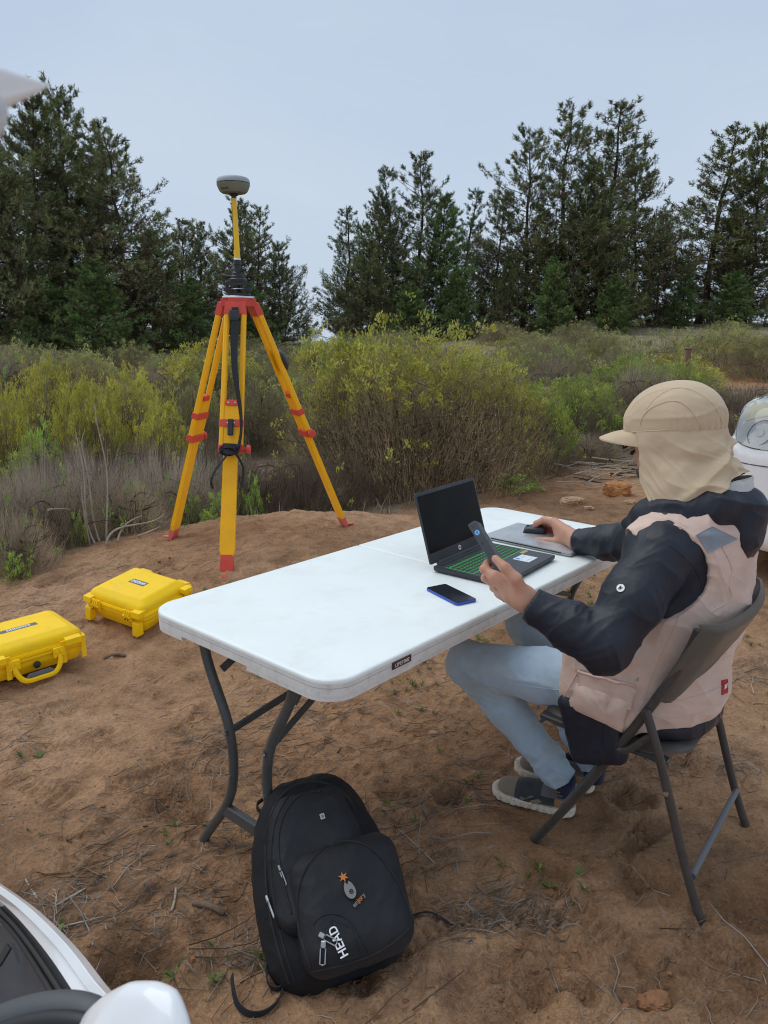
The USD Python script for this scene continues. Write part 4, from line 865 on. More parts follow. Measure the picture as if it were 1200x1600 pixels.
def sparse(f, lo, hi, h, smooth=1, B=10, disp=None):
    """surface(), with f evaluated only near its zero; disp(points): how far each point then sinks along its normal."""
    lo, hi = np.asarray(lo, float), np.asarray(hi, float); nb = np.ceil((hi - lo) / (h * B)).astype(int)
    cen = np.stack(np.meshgrid(*[lo[k] + (np.arange(nb[k]) + .5) * B * h for k in range(3)], indexing='ij'), -1); dc = f(cen)
    D = np.repeat(np.repeat(np.repeat(np.where(dc < 0, -1, 1).astype(np.float32), B, 0), B, 1), B, 2); D = np.pad(D, ((0, 1),) * 3, mode='edge')
    act = np.argwhere(np.abs(dc) < B * h * 1.05); g = np.stack(np.meshgrid(*[np.arange(B + 1)] * 3, indexing='ij'), -1)
    for i0 in range(0, len(act), 150):
        a = act[i0:i0 + 150]; P = lo + (a[:, None, None, None, :] * B + g[None]) * h; v = f(P)
        for q, b in enumerate(a): D[b[0] * B:b[0] * B + B + 1, b[1] * B:b[1] * B + B + 1, b[2] * B:b[2] * B + B + 1] = v[q]
    m = nets(D, lo, h, smooth)
    if disp is not None:
        m = clean(m); v, _, n = usdkit.meshkit.arrays(m, True); m = trimesh.Trimesh(v - n * disp(v)[:, None], m.faces, process=False)
    return m
# ---- body: head with a face, neck, trunk, arms and two hands in one surface
def on_d(px, py, d): return at_depth(px, py, d)
LHAND = dict(w=WRI[1], palm=[on_d(806, 927, 2.055), on_d(786, 908, 2.085), on_d(792, 926, 2.105)], mcp=[on_d(773, 902, 2.075), on_d(776, 914, 2.100), on_d(782, 925, 2.120), on_d(790, 935, 2.130)])
RHW = WRI[-1]
RM = [on_d(866, 816, 2.985), on_d(868, 819, 3.010), on_d(872, 823, 3.035), on_d(876, 829, 3.05)]
def hand_L(p):
    w = LHAND['w']; d = chain(p, [w + (ELB[1] - w) * .16, w, LHAND['palm'][0]], [.0285, .0275, .030], .02, (CF, .82))
    for q in LHAND['palm'] + [LHAND['mcp'][0], LHAND['mcp'][2]]:
        d = smin(d, cone(p, w * .5 + LHAND['palm'][0] * .5, q, .026, .0185), .018)
    m = LHAND['mcp']
    tips = [([m[0], on_d(757, 889, 2.098), on_d(762, 880, 2.128), on_d(770, 879, 2.146)], [.0140, .0128, .0112, .0092]),
            ([m[1], on_d(759, 903, 2.125), on_d(766, 892, 2.156), on_d(776, 890, 2.170)], [.0142, .0128, .0112, .0092]),
            ([m[2], on_d(772, 918, 2.152), on_d(780, 906, 2.176), on_d(785, 902, 2.182)], [.0138, .0122, .0108, .0090]),
            ([m[3], on_d(784, 931, 2.155), on_d(790, 920, 2.176), on_d(793, 914, 2.182)], [.0124, .0108, .0096, .0080])]
    for pts, rs in tips: d = smin(d, chain(p, pts, rs, .006), .009)
    th = chain(p, [on_d(815, 925, 2.030), on_d(806, 905, 2.018), on_d(789, 887, 2.022), on_d(774, 873, 2.045)], [.0200, .0165, .0135, .0105], .008)
    return smin(d, th, .014)
def hand_R(p):
    w = RHW; d = chain(p, [w + (ELB[-1] - w) * .2, w], [.028, .0265], .02)
    kn = RM[1]
    for q in RM: d = smin(d, cone(p, w, q, .0255, .0185), .016)
    for q in (on_d(878, 840, 2.950), on_d(886, 830, 2.99), on_d(874, 832, 2.975)): d = smin(d, cone(p, w, q, .025, .0225), .018)
    tops = [([RM[0], on_d(850, 812, 3.025), on_d(838, 818, 3.055), on_d(834, 829, 3.072)], [.0140, .0130, .0118, .0100]),
            ([RM[1], on_d(850, 815, 3.060), on_d(838, 821, 3.090), on_d(833, 829, 3.100)], [.0140, .0130, .0118, .0100]),
            ([RM[2], on_d(856, 820, 3.085), on_d(846, 826, 3.110), on_d(842, 833, 3.120)], [.0132, .0122, .0112, .0096]),
            ([RM[3], on_d(862, 827, 3.090), on_d(853, 833, 3.108), on_d(848, 838, 3.112)], [.0120, .0108, .0098, .0086])]
    for pts, rs in tops: d = smin(d, chain(p, pts, rs, .006), .008)
    th = chain(p, [on_d(888, 846, 2.925), on_d(872, 847, 2.945), on_d(855, 846, 2.965), on_d(838, 844, 2.99)], [.0210, .0180, .0155, .0125], .008)
    return smin(d, th, .014)
def head_sdf(p):
    d = ell(p, hp(-.012, 0, .035), (.098, .076, .098), HR)
    d = smin(d, ell(p, hp(.030, 0, -.045), (.062, .060, .085), HR), .035)                                  # jaw
    d = smin(d, cone(p, hp(.070, 0, -.100), hp(.062, 0, -.108), .020, .022), .02)                          # chin
    d = smin(d, chain(p, [hp(.088, 0, .018), hp(.104, 0, -.012), hp(.112, 0, -.026)], [.010, .011, .0125], .008), .010)   # nose
    for e in (-1, 1):
        d = smin(d, cone(p, hp(.080, e * .012, .028), hp(.068, e * .050, .026), .010, .010), .012)         # brow
        d = smax(d, -ell(p, hp(.091, e * .031, .006), (.013, .016, .010), HR), .008)                       # eye socket
        d = smin(d, ell(p, hp(.074, e * .031, .006), (.012, .012, .012), HR), .002)                        # eyeball
        d = smin(d, cone(p, hp(.062, e * .046, -.022), hp(.04, e * .055, -.02), .016, .016), .016)         # cheek
        d = smin(d, ell(p, hp(-.012, e * .077, .002), (.017, .009, .031), HR), .006)                       # ear
        d = smin(d, cone(p, hp(.108, e * .010, -.028), hp(.100, e * .013, -.030), .007, .006), .006)       # nostril wing
    d = smin(d, cone(p, hp(.089, -.02, -.057), hp(.089, .02, -.057), .007, .007), .006); d = smin(d, cone(p, hp(.087, -.018, -.070), hp(.087, .018, -.070), .0075, .0075), .006)
    d = smax(d, -cone(p, hp(.100, -.024, -.0635), hp(.100, .024, -.0635), .0045, .0045), .004)             # mouth line
    return d
def body(p):
    d = near(p, HC, .26, head_sdf)
    d = smin(d, chain(p, [hp(-.030, 0, -.05), pp_(-.015, 0, 1.09), pp_(-.01, 0, 1.0)], [.056, .058, .075], .03), .03)
    d = smin(d, chain(p, [pp_(-.02, 0, .98), pp_(-.03, 0, .80), pp_(-.01, 0, .58)], [.10, .105, .11], .05), .06)
    for e in (-1, 1): d = smin(d, chain(p, [pp_(0, e * .10, .99), SHO[e], ELB[e], WRI[e] + (ELB[e] - WRI[e]) * .15], [.06, .050, .040, .028], .02), .03)
    return smin(smin(d, near(p, LHAND['palm'][0], .17, hand_L), .01), near(p, RM[2] * .6 + RHW * .4, .17, hand_R), .01)
obj('body', clean(sparse(body, (.20, 1.70, .46), (1.08, 3.14, 1.42), .0035, 2)), 'skin', person, True)
# ---- jacket
def torso(p, g=0.0):
    c = lambda f, l, z: pp_(f, l, z)
    d = chain(p, [c(-.005, 0, .535), c(-.018, 0, .66), c(-.036, -.01, .80), c(-.050, -.02, .91)], [.180 + g, .180 + g, .200 + g, .200 + g], .08, (PF, .70))
    d = smin(d, chain(p, [c(.02, .165, .972), c(-.03, .08, 1.000), c(-.045, 0, 1.010), c(-.010, -.09, 1.000), c(.035, -.18, .968)], [.078 + g, .095 + g, .104 + g, .096 + g, .082 + g], .05), .07)
    d = smin(d, cone(p, c(.055, .06, .66), c(.05, .03, .86), .085 + g, .09 + g), .06)
    return d
def sleeve(p, e, g=0.0):
    s, b, w = SHO[e], ELB[e], WRI[e]
    wr = w + (b - w) * .02
    return chain(p, [s, s * .5 + b * .5, b, b * .55 + wr * .45, wr], [.080 + g, .076 + g, .067 + g, .057 + g, .046 + g], .03)
def sleeve_folds(p, e):
    s, b, w = SHO[e], ELB[e], WRI[e]; a1, a2 = unit(b - s), unit(w - b)
    k = np.exp(-(np.linalg.norm(p - b, axis=-1) / .12) ** 2); m = np.clip(((p - b) @ a2) / .06 + .5, 0, 1)
    diag = unit(a1 + .9 * np.cross(a1, CF)); f1 = folds(p, 13, 1, 3 + e, np.cross(a1, CF) + .5 * a1, 5) ; f2 = folds(p, 17, 1, 9 + e, np.cross(a2, CF) + .35 * a2, 4)
    f3 = folds(p, 31, 1, 15 + e, np.cross(a2 + a1, CF), 4)
    return (f1 * (1 - m) + f2 * m + .10 * f3) * (.0085 + .0085 * k)
def jacket(p):
    d = torso(p)
    for e in (-1, 1):
        d = smin(d, sleeve(p, e), .035)
        w, b = WRI[e], ELB[e]; ax = unit(b - w)
        d = smin(d, np.maximum(cone(p, w + ax * .012, w + ax * .062, .0455, .050), -((p - w - ax * .004) @ ax)), .004)                  # cuff
        d = smax(d, -cone(p, w - ax * .05, w + ax * .020, .036, .034), .004)
        d = np.where(np.linalg.norm(p - w, axis=-1) < .09, smax(d, -((p - w - ax * .001) @ ax), .003), d)
    # hood: a thick soft roll behind and beside the neck, bunched lower at the back
    hood = chain(p, [pp_(.115, .085, 1.015), pp_(.070, .112, 1.045), pp_(.0, .118, 1.070), pp_(-.100, .098, 1.085), pp_(-.160, .0, 1.075), pp_(-.120, -.11, 1.080), pp_(-.01, -.125, 1.070), pp_(.08, -.10, 1.04)], [.020, .030, .038, .044, .047, .044, .036, .026], .04)
    hood = smin(hood, ell(p, pp_(-.178, -.015, 1.018), (.040, .092, .064), np.stack([PF, PL, UP], 1)), .05)
    lp_ = chain(p, [pp_(.05, .112, 1.066), pp_(-.03, .120, 1.090), pp_(-.128, .080, 1.112), pp_(-.172, -.01, 1.116), pp_(-.130, -.095, 1.108)], [.012, .016, .018, .018, .016], .02); hood = smin(hood, lp_, .05)
    d = smin(d, hood, .02)
    nk = cone(p, pp_(.02, 0, 1.03), hp(-.02, 0, .02), .068, .090); d = smax(d, -nk, .015)
    # skirt of the jacket hanging over the near side of the seat, and behind
    skx = unit(PF - UP * .32); sk = sbox(p, pp_(.115, .238, .435), (.085, .026, .100), np.stack([skx, PL, np.cross(skx, PL)], 1), .024)
    d = smin(d, sk, .03); d = smin(d, np.maximum(ell(p, pp_(-.015, .0, .470), (.158, .215, .075), np.stack([PF, PL, UP], 1)), .434 - p[..., 2]), .03)
    d = smax(d, .432 - p[..., 2] - np.clip(((p - PC) @ PL - .20) / .02, 0, 1) * .14, .01)
    return d
def jacket_disp(p):
    g = folds(p, 8, .007, 31, UP + PF * .4, 3); q = p - PC; lo_ = np.clip((.56 - p[:, 2]) / .04, 0, 1)
    hd = np.clip((p[:, 2] - 1.0) / .04, 0, 1) * (np.abs(q @ PL) < .17)
    g = g * (1 - hd) + hd * folds(p, 9, .008, 51, UP * .4 + PL, 4); g = g * (1 - lo_) + lo_ * folds(p, 13, .006, 71, UP, 3)
    for e in (-1, 1):
        g = g + .0006 * folds(p, 30, 1, 81 + e, np.cross(unit(WRI[e] - ELB[e]), CF) + UP * .3, 4)
        m = np.clip(.5 - sleeve(p, e) / .03, 0, 1) * np.clip((np.linalg.norm(p - WRI[e], axis=1) - .05) / .05, 0.15, 1); g = g * (1 - m) + m * sleeve_folds(p, e)
    return g
JK = clean(sparse(jacket, (.24, 1.60, .30), (1.30, 3.00, 1.18), .0052, 2, disp=jacket_disp)); obj('jacket', JK, 'jacket_navy', person, True)
# ---- vest: over the trunk, cut out at the arms, neck and front
def vest(p):
    d = torso(p, .0135)
    q = p - PC; f, l, z = q @ PF, q @ PL, p[..., 2]
    d = smin(d, ell(p, pp_(-.035, .0, .560), (.142, .200, .125), np.stack([PF, PL, UP], 1)), .05)
    fl = np.clip((.70 - z) / .24, 0, 1)
    d = d - .026 * fl * np.clip(l / .15, 0, 1)
    vx = unit(PF - UP * .10); d = smin(d, sbox(p, pp_(.105, .205, .575), (.125, .045, .135), np.stack([vx, PL, np.cross(vx, PL)], 1), .040), .05)      # the loose front panel with its full pocket
    for e in (-1, 1):                                                                                     # armholes
        s = SHO[e]; d = smax(d, -cone(p, s + UP * -.045 + PL * e * .014 - PF * .026, s * .35 + ELB[e] * .65 + PL * e * .05, .104, .130), .008)
    d = smax(d, -cone(p, pp_(.01, 0, 1.02), pp_(.05, 0, 1.3), .072, .125), .008)                           # neck
    d = smax(d, -(sbox(p, pp_(.22, -.02, .85), (.14, .035, .50), np.stack([PF, PL, UP], 1), .02)), .01)     # open front
    d = smax(d, -cone(p, SHO[1] + PF * .075 - UP * .03, SHO[1] + PF * .10 - UP * .20 + PL * .03, .085, .085), .008)
    d = smax(d, -sbox(p, pp_(.215, -.04, 1.0), (.165, .135, .15), np.stack([PF, PL, UP], 1), .03), .01)
    d = smin(d, chain(p, [pp_(.062, .122, .950), pp_(.045, .124, 1.010), pp_(.0, .126, 1.044), pp_(-.080, .118, 1.036), pp_(-.130, .105, .960)], [.022, .026, .032, .036, .032], .03), .025)      # shoulder straps
    hem = .486 - .080 * np.clip((l - .10) / .06, 0, 1) * np.clip((f + .02) / .08, 0, 1) + .03 * np.sin(l * 20) * .2 - .018 * np.clip(l / .2, -1, 1) + .02 * np.clip(-f / .1, 0, 1)
    return smax(d, hem - z, .006)
VS = clean(sparse(vest, (.40, 1.70, .42), (1.30, 2.60, 1.16), .0042, 3, disp=lambda p: folds(p, 8, .0100, 91, UP + PL * .5, 4) + folds(p, 16, .0035, 92, UP * .3 + PL, 3))); vest_ = obj('vest', VS, 'vest_pink', person, True)
# ---- jeans
def leg(p, e):
    h, k, a = HIP[e], KNEE[e], ANK[e]; mid = k * .45 + a * .55 - unit(np.cross(k - a, PL)) * 0
    d = chain(p, [h, h * .45 + k * .55, k], [.098, .084, .069], .03, (PL, 1.0)); calf = k * .66 + a * .34 - PF * .014
    d2 = chain(p, [k, calf, a * .80 + k * .20, a + (k - a) * .04], [.068, .062, .051, .049], .02); d = smin(d, d2, .022)
    ax = unit(k - a)
    return smax(d, (a - p) @ ax + .004, .004)
def jeans(p):
    d = smin(leg(p, 1), leg(p, -1), .015)
    return smin(d, ell(p, pp_(.02, 0, .525), (.13, .165, .090), np.stack([PF, PL, UP], 1)), .04)
def jeans_disp(p):
    g = folds(p, 8, .0060, 110, PL + UP * .3, 3)
    for e in (-1, 1):
        k, a = KNEE[e], ANK[e]; m = np.clip(.5 - leg(p, e) / .04, 0, 1); ax = unit(k - a); side = np.cross(ax, PL)
        kk = np.exp(-(np.linalg.norm(p - k + PF * .06 + UP * .05, axis=-1) / .11) ** 2); aa = np.exp(-(np.linalg.norm(p - a - (k - a) * .14, axis=-1) / .080) ** 2)
        g = g + m * (folds(p, 14, .0190, 111 + e, PL + UP * .3 + PF * .5, 4) * kk + folds(p, 24, .0200, 121 + e, PL * 1.0 + side * .8, 6) * aa + .0050 * np.sin(((p - a) @ ax) * 210 + 4 * noise(p * 16, 5) + 1.5 * np.sin((p @ PF) * 40)) * aa)
    return g
JN = clean(sparse(jeans, (.16, 1.80, .06), (1.14, 2.72, .72), .0050, 2, disp=jeans_disp)); jeans_ = obj('jeans', JN, 'jeans_blue', person, True)
# ---- shoes and socks
for e, toe in ((1, np.array([.400, 2.348, 0])), (-1, pp_(.315, -.020, 0) * [1, 1, 0])):
    heel = np.array([.640, 2.222, 0]) if e == 1 else np.array([.728, 2.322, 0])
    if e == -1: toe = heel + unit(PF * 1 + PL * .12) * .275
    fd = unit(toe - heel); sd = np.cross(UP, fd); o = heel + UP * float(gz(*heel[:2])) + UP * .004; FR = np.stack([fd, sd, UP], 1)
    up = unit(UP + PF * 0)
    def sp(x, y, z): return o + fd * x + sd * y + UP * z
    sh = thing('shoe', None, None, (0, 0, 0), parent=person)
    outline = lambda x: .030 + .018 * np.clip(x / .2, 0, 1) - .0 * x
    def sole(p):
        q = (p - o) @ FR; x, y, z = q[..., 0], q[..., 1], q[..., 2]
        w = .034 + .012 * np.clip((x - .08) / .12, 0, 1) + .002 * np.sin(x * 30); cx = np.clip(x, .032, .235)
        r = np.hypot(x - cx, y) - w; toe_up = .010 * np.clip((x - .19) / .08, 0, 1) ** 2 + .006 * np.clip((.03 - x) / .03, 0, 1)
        return np.maximum(np.maximum(r - .002 * np.sin(x * 260) * (z < .012), z - .025 - toe_up - .006 * np.clip((.08 - x) / .08, 0, 1)), toe_up - z) 
    def upper(p):
        d = chain(p, [sp(.040, 0, .055), sp(.095, 0, .058), sp(.160, 0, .042), sp(.228, 0, .034)], [.036, .039, .038, .036], .02)
        d = smin(d, cone(p, sp(.045, 0, .075), sp(.070, 0, .100), .036, .040), .015)
        d = smax(d, .020 - (p - o) @ UP, .004); top = (p - sp(.10, 0, .085)) @ unit(UP + fd * .25)
        cut = cone(p, sp(.070, 0, .085), sp(.085, 0, .17), .031, .040); return smax(smax(d, -cut, .004), (p - sp(.03, 0, .113)) @ unit(UP - fd * .05), .005)
    lo, hi = np.minimum(heel, toe) - .09, np.maximum(heel, toe) + .09; lo[2], hi[2] = -.03, .20
    obj('sole', sparse(sole, lo, hi, .0032, 1), 'shoe_sole', sh, True)
    U = sparse(upper, lo, hi, .0032, 1)
    q = (np.asarray(U.vertices) - o) @ FR; fc = q[np.asarray(U.faces)].mean(1); x, z = fc[:, 0], fc[:, 2]
    sel = {'toe_cap': (x > .195), 'heel_counter': (x < .060) & (z < .066), 'collar': (x < .105) & (z >= .066) , }
    rest = np.ones(len(fc), bool)
    for nm, mk in (('toe_cap', 'shoe_suede'), ('heel_counter', 'shoe_gum'), ('collar', 'shoe_grey')):
        f = sel[nm] & rest; rest &= ~sel[nm]; obj(nm, clean(trimesh.Trimesh(U.vertices, np.asarray(U.faces)[f], process=False), 3), mk, sh, True)
    obj('upper', clean(trimesh.Trimesh(U.vertices, np.asarray(U.faces)[rest], process=False), 3), 'shoe_mesh', sh, True)
    sdn = sd if sd @ CF < 0 else -sd
    for k_ in range(5):
        x0 = .112 + .016 * k_; zt = .096 - .0115 * k_
        obj('lace', MB().tube(spline([sp(x0 - .012, -.022, zt - .016), sp(x0, -.008, zt + .000), sp(x0 + .004, .008, zt + .000), sp(x0 + .016, .022, zt - .018)], 10), .0024, 6), 'black_plastic', sh, True)
    band = MB()
    for k_ in (0, 1):
        band.ribbon(spline([sp(.075 + .05 * k_, sdn @ sd * .036, .070 - .012 * k_), sp(.105 + .045 * k_, sdn @ sd * .041, .047), sp(.135 + .035 * k_, sdn @ sd * .0415, .030)], 8), .013, UP * .3 + fd, .002)
    obj('side_overlay', band, 'shoe_suede', sh, True)
    Tt = TR(sp(.052, (sdn @ sd) * .0388, .088), fd * (1 if np.cross(fd, UP) @ sdn > 0 else -1), UP * .9 + fd * 0)
    obj('lettering', MB().text('new', .0078, .0035, Tt @ TR((0, .006, -.001)), True).text('balance', .0068, .0035, Tt @ TR((0, -.005, -.001)), True), 'shoe_suede', sh)
    sk = lambda p: smax(chain(p, [ANK[e] - UP * .045, ANK[e] - UP * 0, ANK[e] + (KNEE[e] - ANK[e]) * .16], [.036, .0345, .036], .02) + .0012 * np.sin(p @ UP * 900), -((p - ANK[e]) @ UP) - .05, .005)
    obj('sock', sparse(sk, ANK[e] - .1, ANK[e] + [.1, .1, .16], .0034, 1), 'sock_navy', person, True)
# ---- beard, glasses
def beard(p):
    d = chain(p, [hp(-.002, .062, -.035), hp(.030, .058, -.080), hp(.066, .022, -.106), hp(.074, 0, -.110), hp(.066, -.022, -.106), hp(.030, -.058, -.080), hp(-.002, -.062, -.035)], [.008, .011, .014, .016, .014, .011, .008], .02)
    d = smin(d, cone(p, hp(.100, -.018, -.050), hp(.100, .018, -.050), .006, .006), .006)
    return d
obj('beard', clean(sparse(beard, HC - .17, HC + .17, .0032, 1, disp=lambda p: .0022 * (2 * noise(p * 260, 3) - 1))), 'beard_brown', person, True)
gl = thing('glasses', None, None, (0, 0, 0), parent=person)
for e in (-1, 1):
    rim = [hp(.118 - .010 * abs(y) / .026, e * (.033 + y), -.010 + z) for y, z in [(-.024, .011), (0, .014), (.024, .012), (.027, 0), (.021, -.018), (0, -.022), (-.021, -.017), (-.025, 0)]]
    rim = spline(rim + rim[:1], 33)[:-1]; obj('rim', MB().tube(rim, .0030, 6, closed=True), 'frame_black', gl, True)
    c_ = rim.mean(0); obj('lens', (np.vstack([rim, c_[None]]), np.array([[k, (k + 1) % 32, 32] for k in range(32)])), 'lens', gl, True)
    obj('temple', MB().tube(spline([hp(.110, e * .060, -.002), hp(.06, e * .073, -.004), hp(.0, e * .079, -.006), hp(-.018, e * .079, -.016)], 14), .0024, 6), 'frame_black', gl, True)
obj('bridge', MB().tube(spline([hp(.114, -.010, -.004), hp(.117, 0, -.002), hp(.114, .010, -.004)], 8), .0022, 6), 'frame_black', gl, True)
# ---- cap with neck flap
def crown(p):
    q = (p - HC) @ HR; f, l, u = q[..., 0], q[..., 1], q[..., 2]
    d = ell(p, hp(-.016, 0, .030), (.134, .104, .112), HR); d = smin(d, ell(p, hp(-.052, 0, .040), (.095, .098, .088), HR), .03)
    ph = np.arctan2(l, f); gath = np.exp(-((u - .018) / .030) ** 2)
    d = d + gath * (.0018 * np.sin(ph * 46) * np.clip(-np.cos(ph), 0, 1) - 0)
    d = d - .0016 * np.exp(-((np.abs(l) - .058) / .0035) ** 2) * (u > .03)
    return smax(np.maximum(d, -ell(p, hp(-.016, 0, .018), (.120, .092, .100), HR)), -.004 - u - .10 * 0 - np.clip(-f, 0, 1) * .05, .003)
cap = thing('sun_cap', None, None, (0, 0, 0), parent=person)
CRN = clean(sparse(crown, HC - [.2, .2, .05], HC + [.2, .2, .19], .0030, 1, disp=lambda p: folds(p, 9, .0022, 6, hf, 3) + .0018 * folds(p, 20, 1, 5, hf, 5) * np.exp(-((((p - HC) @ hu) - .045) / .03) ** 2))); obj('crown', CRN, 'cap_beige', cap, True)
uu, vv = np.meshgrid(np.linspace(0, 1, 14), np.linspace(-1, 1, 31), indexing='ij')
def visor(sh_=0.0):
    a = vv * 1.12; r0 = np.stack([.128 * np.cos(a) - .016, .103 * np.sin(a), .016 + 0 * a], -1); L_ = .082 * np.clip(np.cos(vv * PI / 2 * .97), 0, 1) ** .55
    P = r0 + np.stack([uu * L_, uu * np.sin(a) * .004, -.016 * uu - .030 * (vv ** 2) * uu * .6 + .004 * np.sin(uu * 3) - .006 * vv ** 2 + sh_], -1); return HC + P @ HR.T
obj('visor', shell2(visor(.0022), visor(-.0022)), 'cap_beige', cap, 40)
# the flap: from the temples round the back, hanging loose over the collar
na, nv = 150, 60
aa, tt = np.meshgrid(np.linspace(math.radians(57), math.radians(303), na), np.linspace(0, 1, nv), indexing='ij')
ca, sa = np.cos(aa), np.sin(aa); backness = np.clip(-ca, 0, 1); sidel = np.abs(sa)
top = np.stack([.1365 * ca - .0175, .1085 * sa, .016 - .012 * backness], -1)
fr = np.clip((np.minimum(aa - math.radians(57), math.radians(303) - aa)) / math.radians(40), 0, 1)
Ln_ = .166 + .062 * np.sin(np.clip(fr, 0, 1) * PI / 2) ** .7 - .104 * backness ** 1.3 - .035 * (1 - fr) ** 2
flare = .010 + .006 * backness + .022 * sidel
rad = np.stack([ca, sa * .9, 0 * ca], -1)
bul = np.sin(tt * PI) * .012 * (sidel - .5) + tt ** 1.6 * flare
wv = .006 * np.sin(aa * 7 + tt * 3.2 + 1.0) * tt + .004 * np.sin(aa * 4.0 - tt * 5.5) * tt * backness + .0095 * (fbm(np.stack([aa * 1.6 + tt * 2.2, tt * 2.0 - aa * .9, 0 * aa], -1), 3, 12) - .5) * 3 * tt ** .6
crease = .013 * np.exp(-((tt - .72 + .30 * (aa - 2.2)) / .07) ** 2) * np.clip((aa - 1.5) / .5, 0, 1) * (aa < PI + .8) - .008 * np.exp(-((tt - .35 - .16 * (aa - 1.6)) / .11) ** 2) * np.clip((aa - 1.1) / .4, 0, 1)
fq = np.stack([aa * .12 + tt * .05, tt * .16 - aa * .045, 0 * aa], -1); crease = crease - folds(fq, 22, .0075, 33, np.array([1., .45, 0]), 3.0) * np.clip(tt * 2.2, 0, 1) * np.clip(fr * 3, 0, 1)
P = top + rad * (bul + wv + crease)[..., None] + np.stack([-.010 * tt * sidel - .01 * tt, 0 * tt, -tt * Ln_], -1) 
dn = rad * .0011
hem = (tt > .955) * .0012 + (fr < .05) * .0012
FA, FB = HC + (P + dn + rad * hem[..., None]) @ HR.T, HC + (P - dn) @ HR.T
obj('neck_flap', shell2(FA, FB), 'cap_beige', cap, True)
st_ = [HC + np.array([.1335 * math.cos(a) - .0165 + .004, .1065 * math.sin(a) , .0165]) @ HR.T for a in np.linspace(math.radians(50), math.radians(310), 60)]
obj('flap_seam', MB().tube(st_, .0019, 6), 'cap_beige', cap, True)
SC = Skin(CRN); obj('panel_seam', SC.seam([(1000, 664), (1011, 643), (1034, 630), (1058, 627), (1078, 640), (1092, 662), (1097, 680)], .0014, .0002, 40), 'cap_beige', cap, True)
obj('crown_seam', SC.seam([(1010, 640), (1030, 618), (1062, 606), (1098, 618), (1122, 645), (1130, 672)], .0011, .0, 40), 'cap_beige', cap, True)
# ---- pale inner collar showing between the flap and the hood
a_, t_ = np.meshgrid(np.linspace(math.radians(40), math.radians(320), 110), np.linspace(0, 1, 16), indexing='ij'); bk_ = np.clip(-np.cos(a_), 0, 1)
def collar_at(o):
    q = np.stack([-.012 + np.cos(a_) * (.098 + .078 * bk_), np.sin(a_) * .128, 1.055 + t_ * (.040 + .050 * bk_) + .030 * bk_], -1); r = np.stack([np.cos(a_), np.sin(a_), 0 * a_], -1)
    w = folds(np.stack([a_ * .13, t_ * .05, a_ * .03], -1), 16, .006, 61, np.array([1, .6, 0.]), 2.5) * (.3 + t_) 
    q = q + r * (w + o - .014 * t_)[..., None]; q[..., 2] += .012 * t_ * (1 - bk_); return PC * [1, 1, 0] + PF * q[..., :1] + PL * q[..., 1:2] + UP * q[..., 2:]
obj('inner_collar', shell2(collar_at(.0015), collar_at(-.0015)), 'collar_grey', person, True)

# ---- seams, patches and pockets that lie on the clothes
SK = Skin(VS)
obj('reflective_patch', SK.patch([(1088, 836), (1112, 823), (1152, 842), (1106, 864)], 16, 12, .001, .0015), 'reflective_grey', vest_, True)
obj('back_seam', SK.seam([(1128, 854), (1140, 878), (1143, 900), (1139, 915), (1143, 930), (1134, 942), (1110, 958)], .0021, .0003), 'vest_pink', vest_, True)
obj('armhole_binding', SK.seam([(1052, 820), (1077, 833), (1093, 858), (1098, 889), (1089, 922), (1066, 950)], .0038, -.001), 'vest_pink', vest_, True)
pk = SK.patch([(902, 1064), (988, 1092), (972, 1142), (886, 1104)], 22, 18, .002, .004)
u_, v_ = np.meshgrid(np.linspace(0, 1, 22), np.linspace(0, 1, 18), indexing='ij'); bulge = (np.sin(PI * u_) ** .5 * np.sin(PI * np.clip(v_, 0, 1)) ** .5).ravel()
pv = np.array(pk.vertices); no = unit((EYE - pv[:396].mean(0)) * [1, 1, .6]); pv[:396] += no * (bulge * .036)[:, None] * (1 + .5 * (folds(pv[:396], 20, 1, 9, UP, 3)))[:, None]
obj('pocket', trimesh.Trimesh(pv, pk.faces, process=False), 'vest_pink', vest_, True)
SKP = Skin(trimesh.Trimesh(np.vstack([VS.vertices, pv[:396]]), np.vstack([VS.faces, np.asarray(pk.faces)[(np.asarray(pk.faces) < 396).all(1)] + len(VS.vertices)]), process=False))
obj('pocket_flap', SKP.patch([(904, 1046), (992, 1070), (986, 1106), (908, 1079)], 18, 10, .006, .010), 'vest_pink', vest_, True)
for q in ((984, 1090), (996, 1060)): obj('snap_button', MB().add(trimesh.creation.icosphere(2, .0042), TR(SKP.at(q, .006))), 'bolt', vest_, True)
obj('hem_binding', SK.seam([(874, 1100), (905, 1122), (945, 1142), (975, 1156)], .0030, .0), 'vest_pink', vest_, True)
obj('waist_seam', SK.seam([(1030, 1098), (1070, 1092), (1110, 1080), (1136, 1068)], .0020, .0003), 'vest_pink', vest_, True)
tg = obj('red_tag', SK.patch([(1127, 1063), (1136, 1061), (1136, 1082), (1127, 1086)], 8, 8, .0015, .0015), 'red_patch', vest_, True)
c_ = SK.at((1131.5, 1072), .0045); n_ = SK.last; obj('lettering', MB().text('M', .014, .0010, TR(c_, unit(np.cross(UP, n_)), UP), True), 'print_white', tg)
SJ = Skin(JK)
c_ = SJ.at((970, 919), .0015); n_ = SJ.last; rx = unit(np.cross(UP, n_)); T_ = TR(c_, rx, np.cross(n_, rx)); bd_ = obj('round_badge', MB().add(trimesh.creation.cylinder(.0105, .002, sections=28), T_), 'print_white', person)
zz = Polygon([(-.0055, -.005), (-.0018, .0052), (.0005, .0052), (.0012, -.0005), (.0032, .0025), (.0058, .0025), (.0058, .0008), (.0042, .0008), (.0008, -.005), (-.0010, -.005), (-.0014, .0005), (-.0036, -.005)])
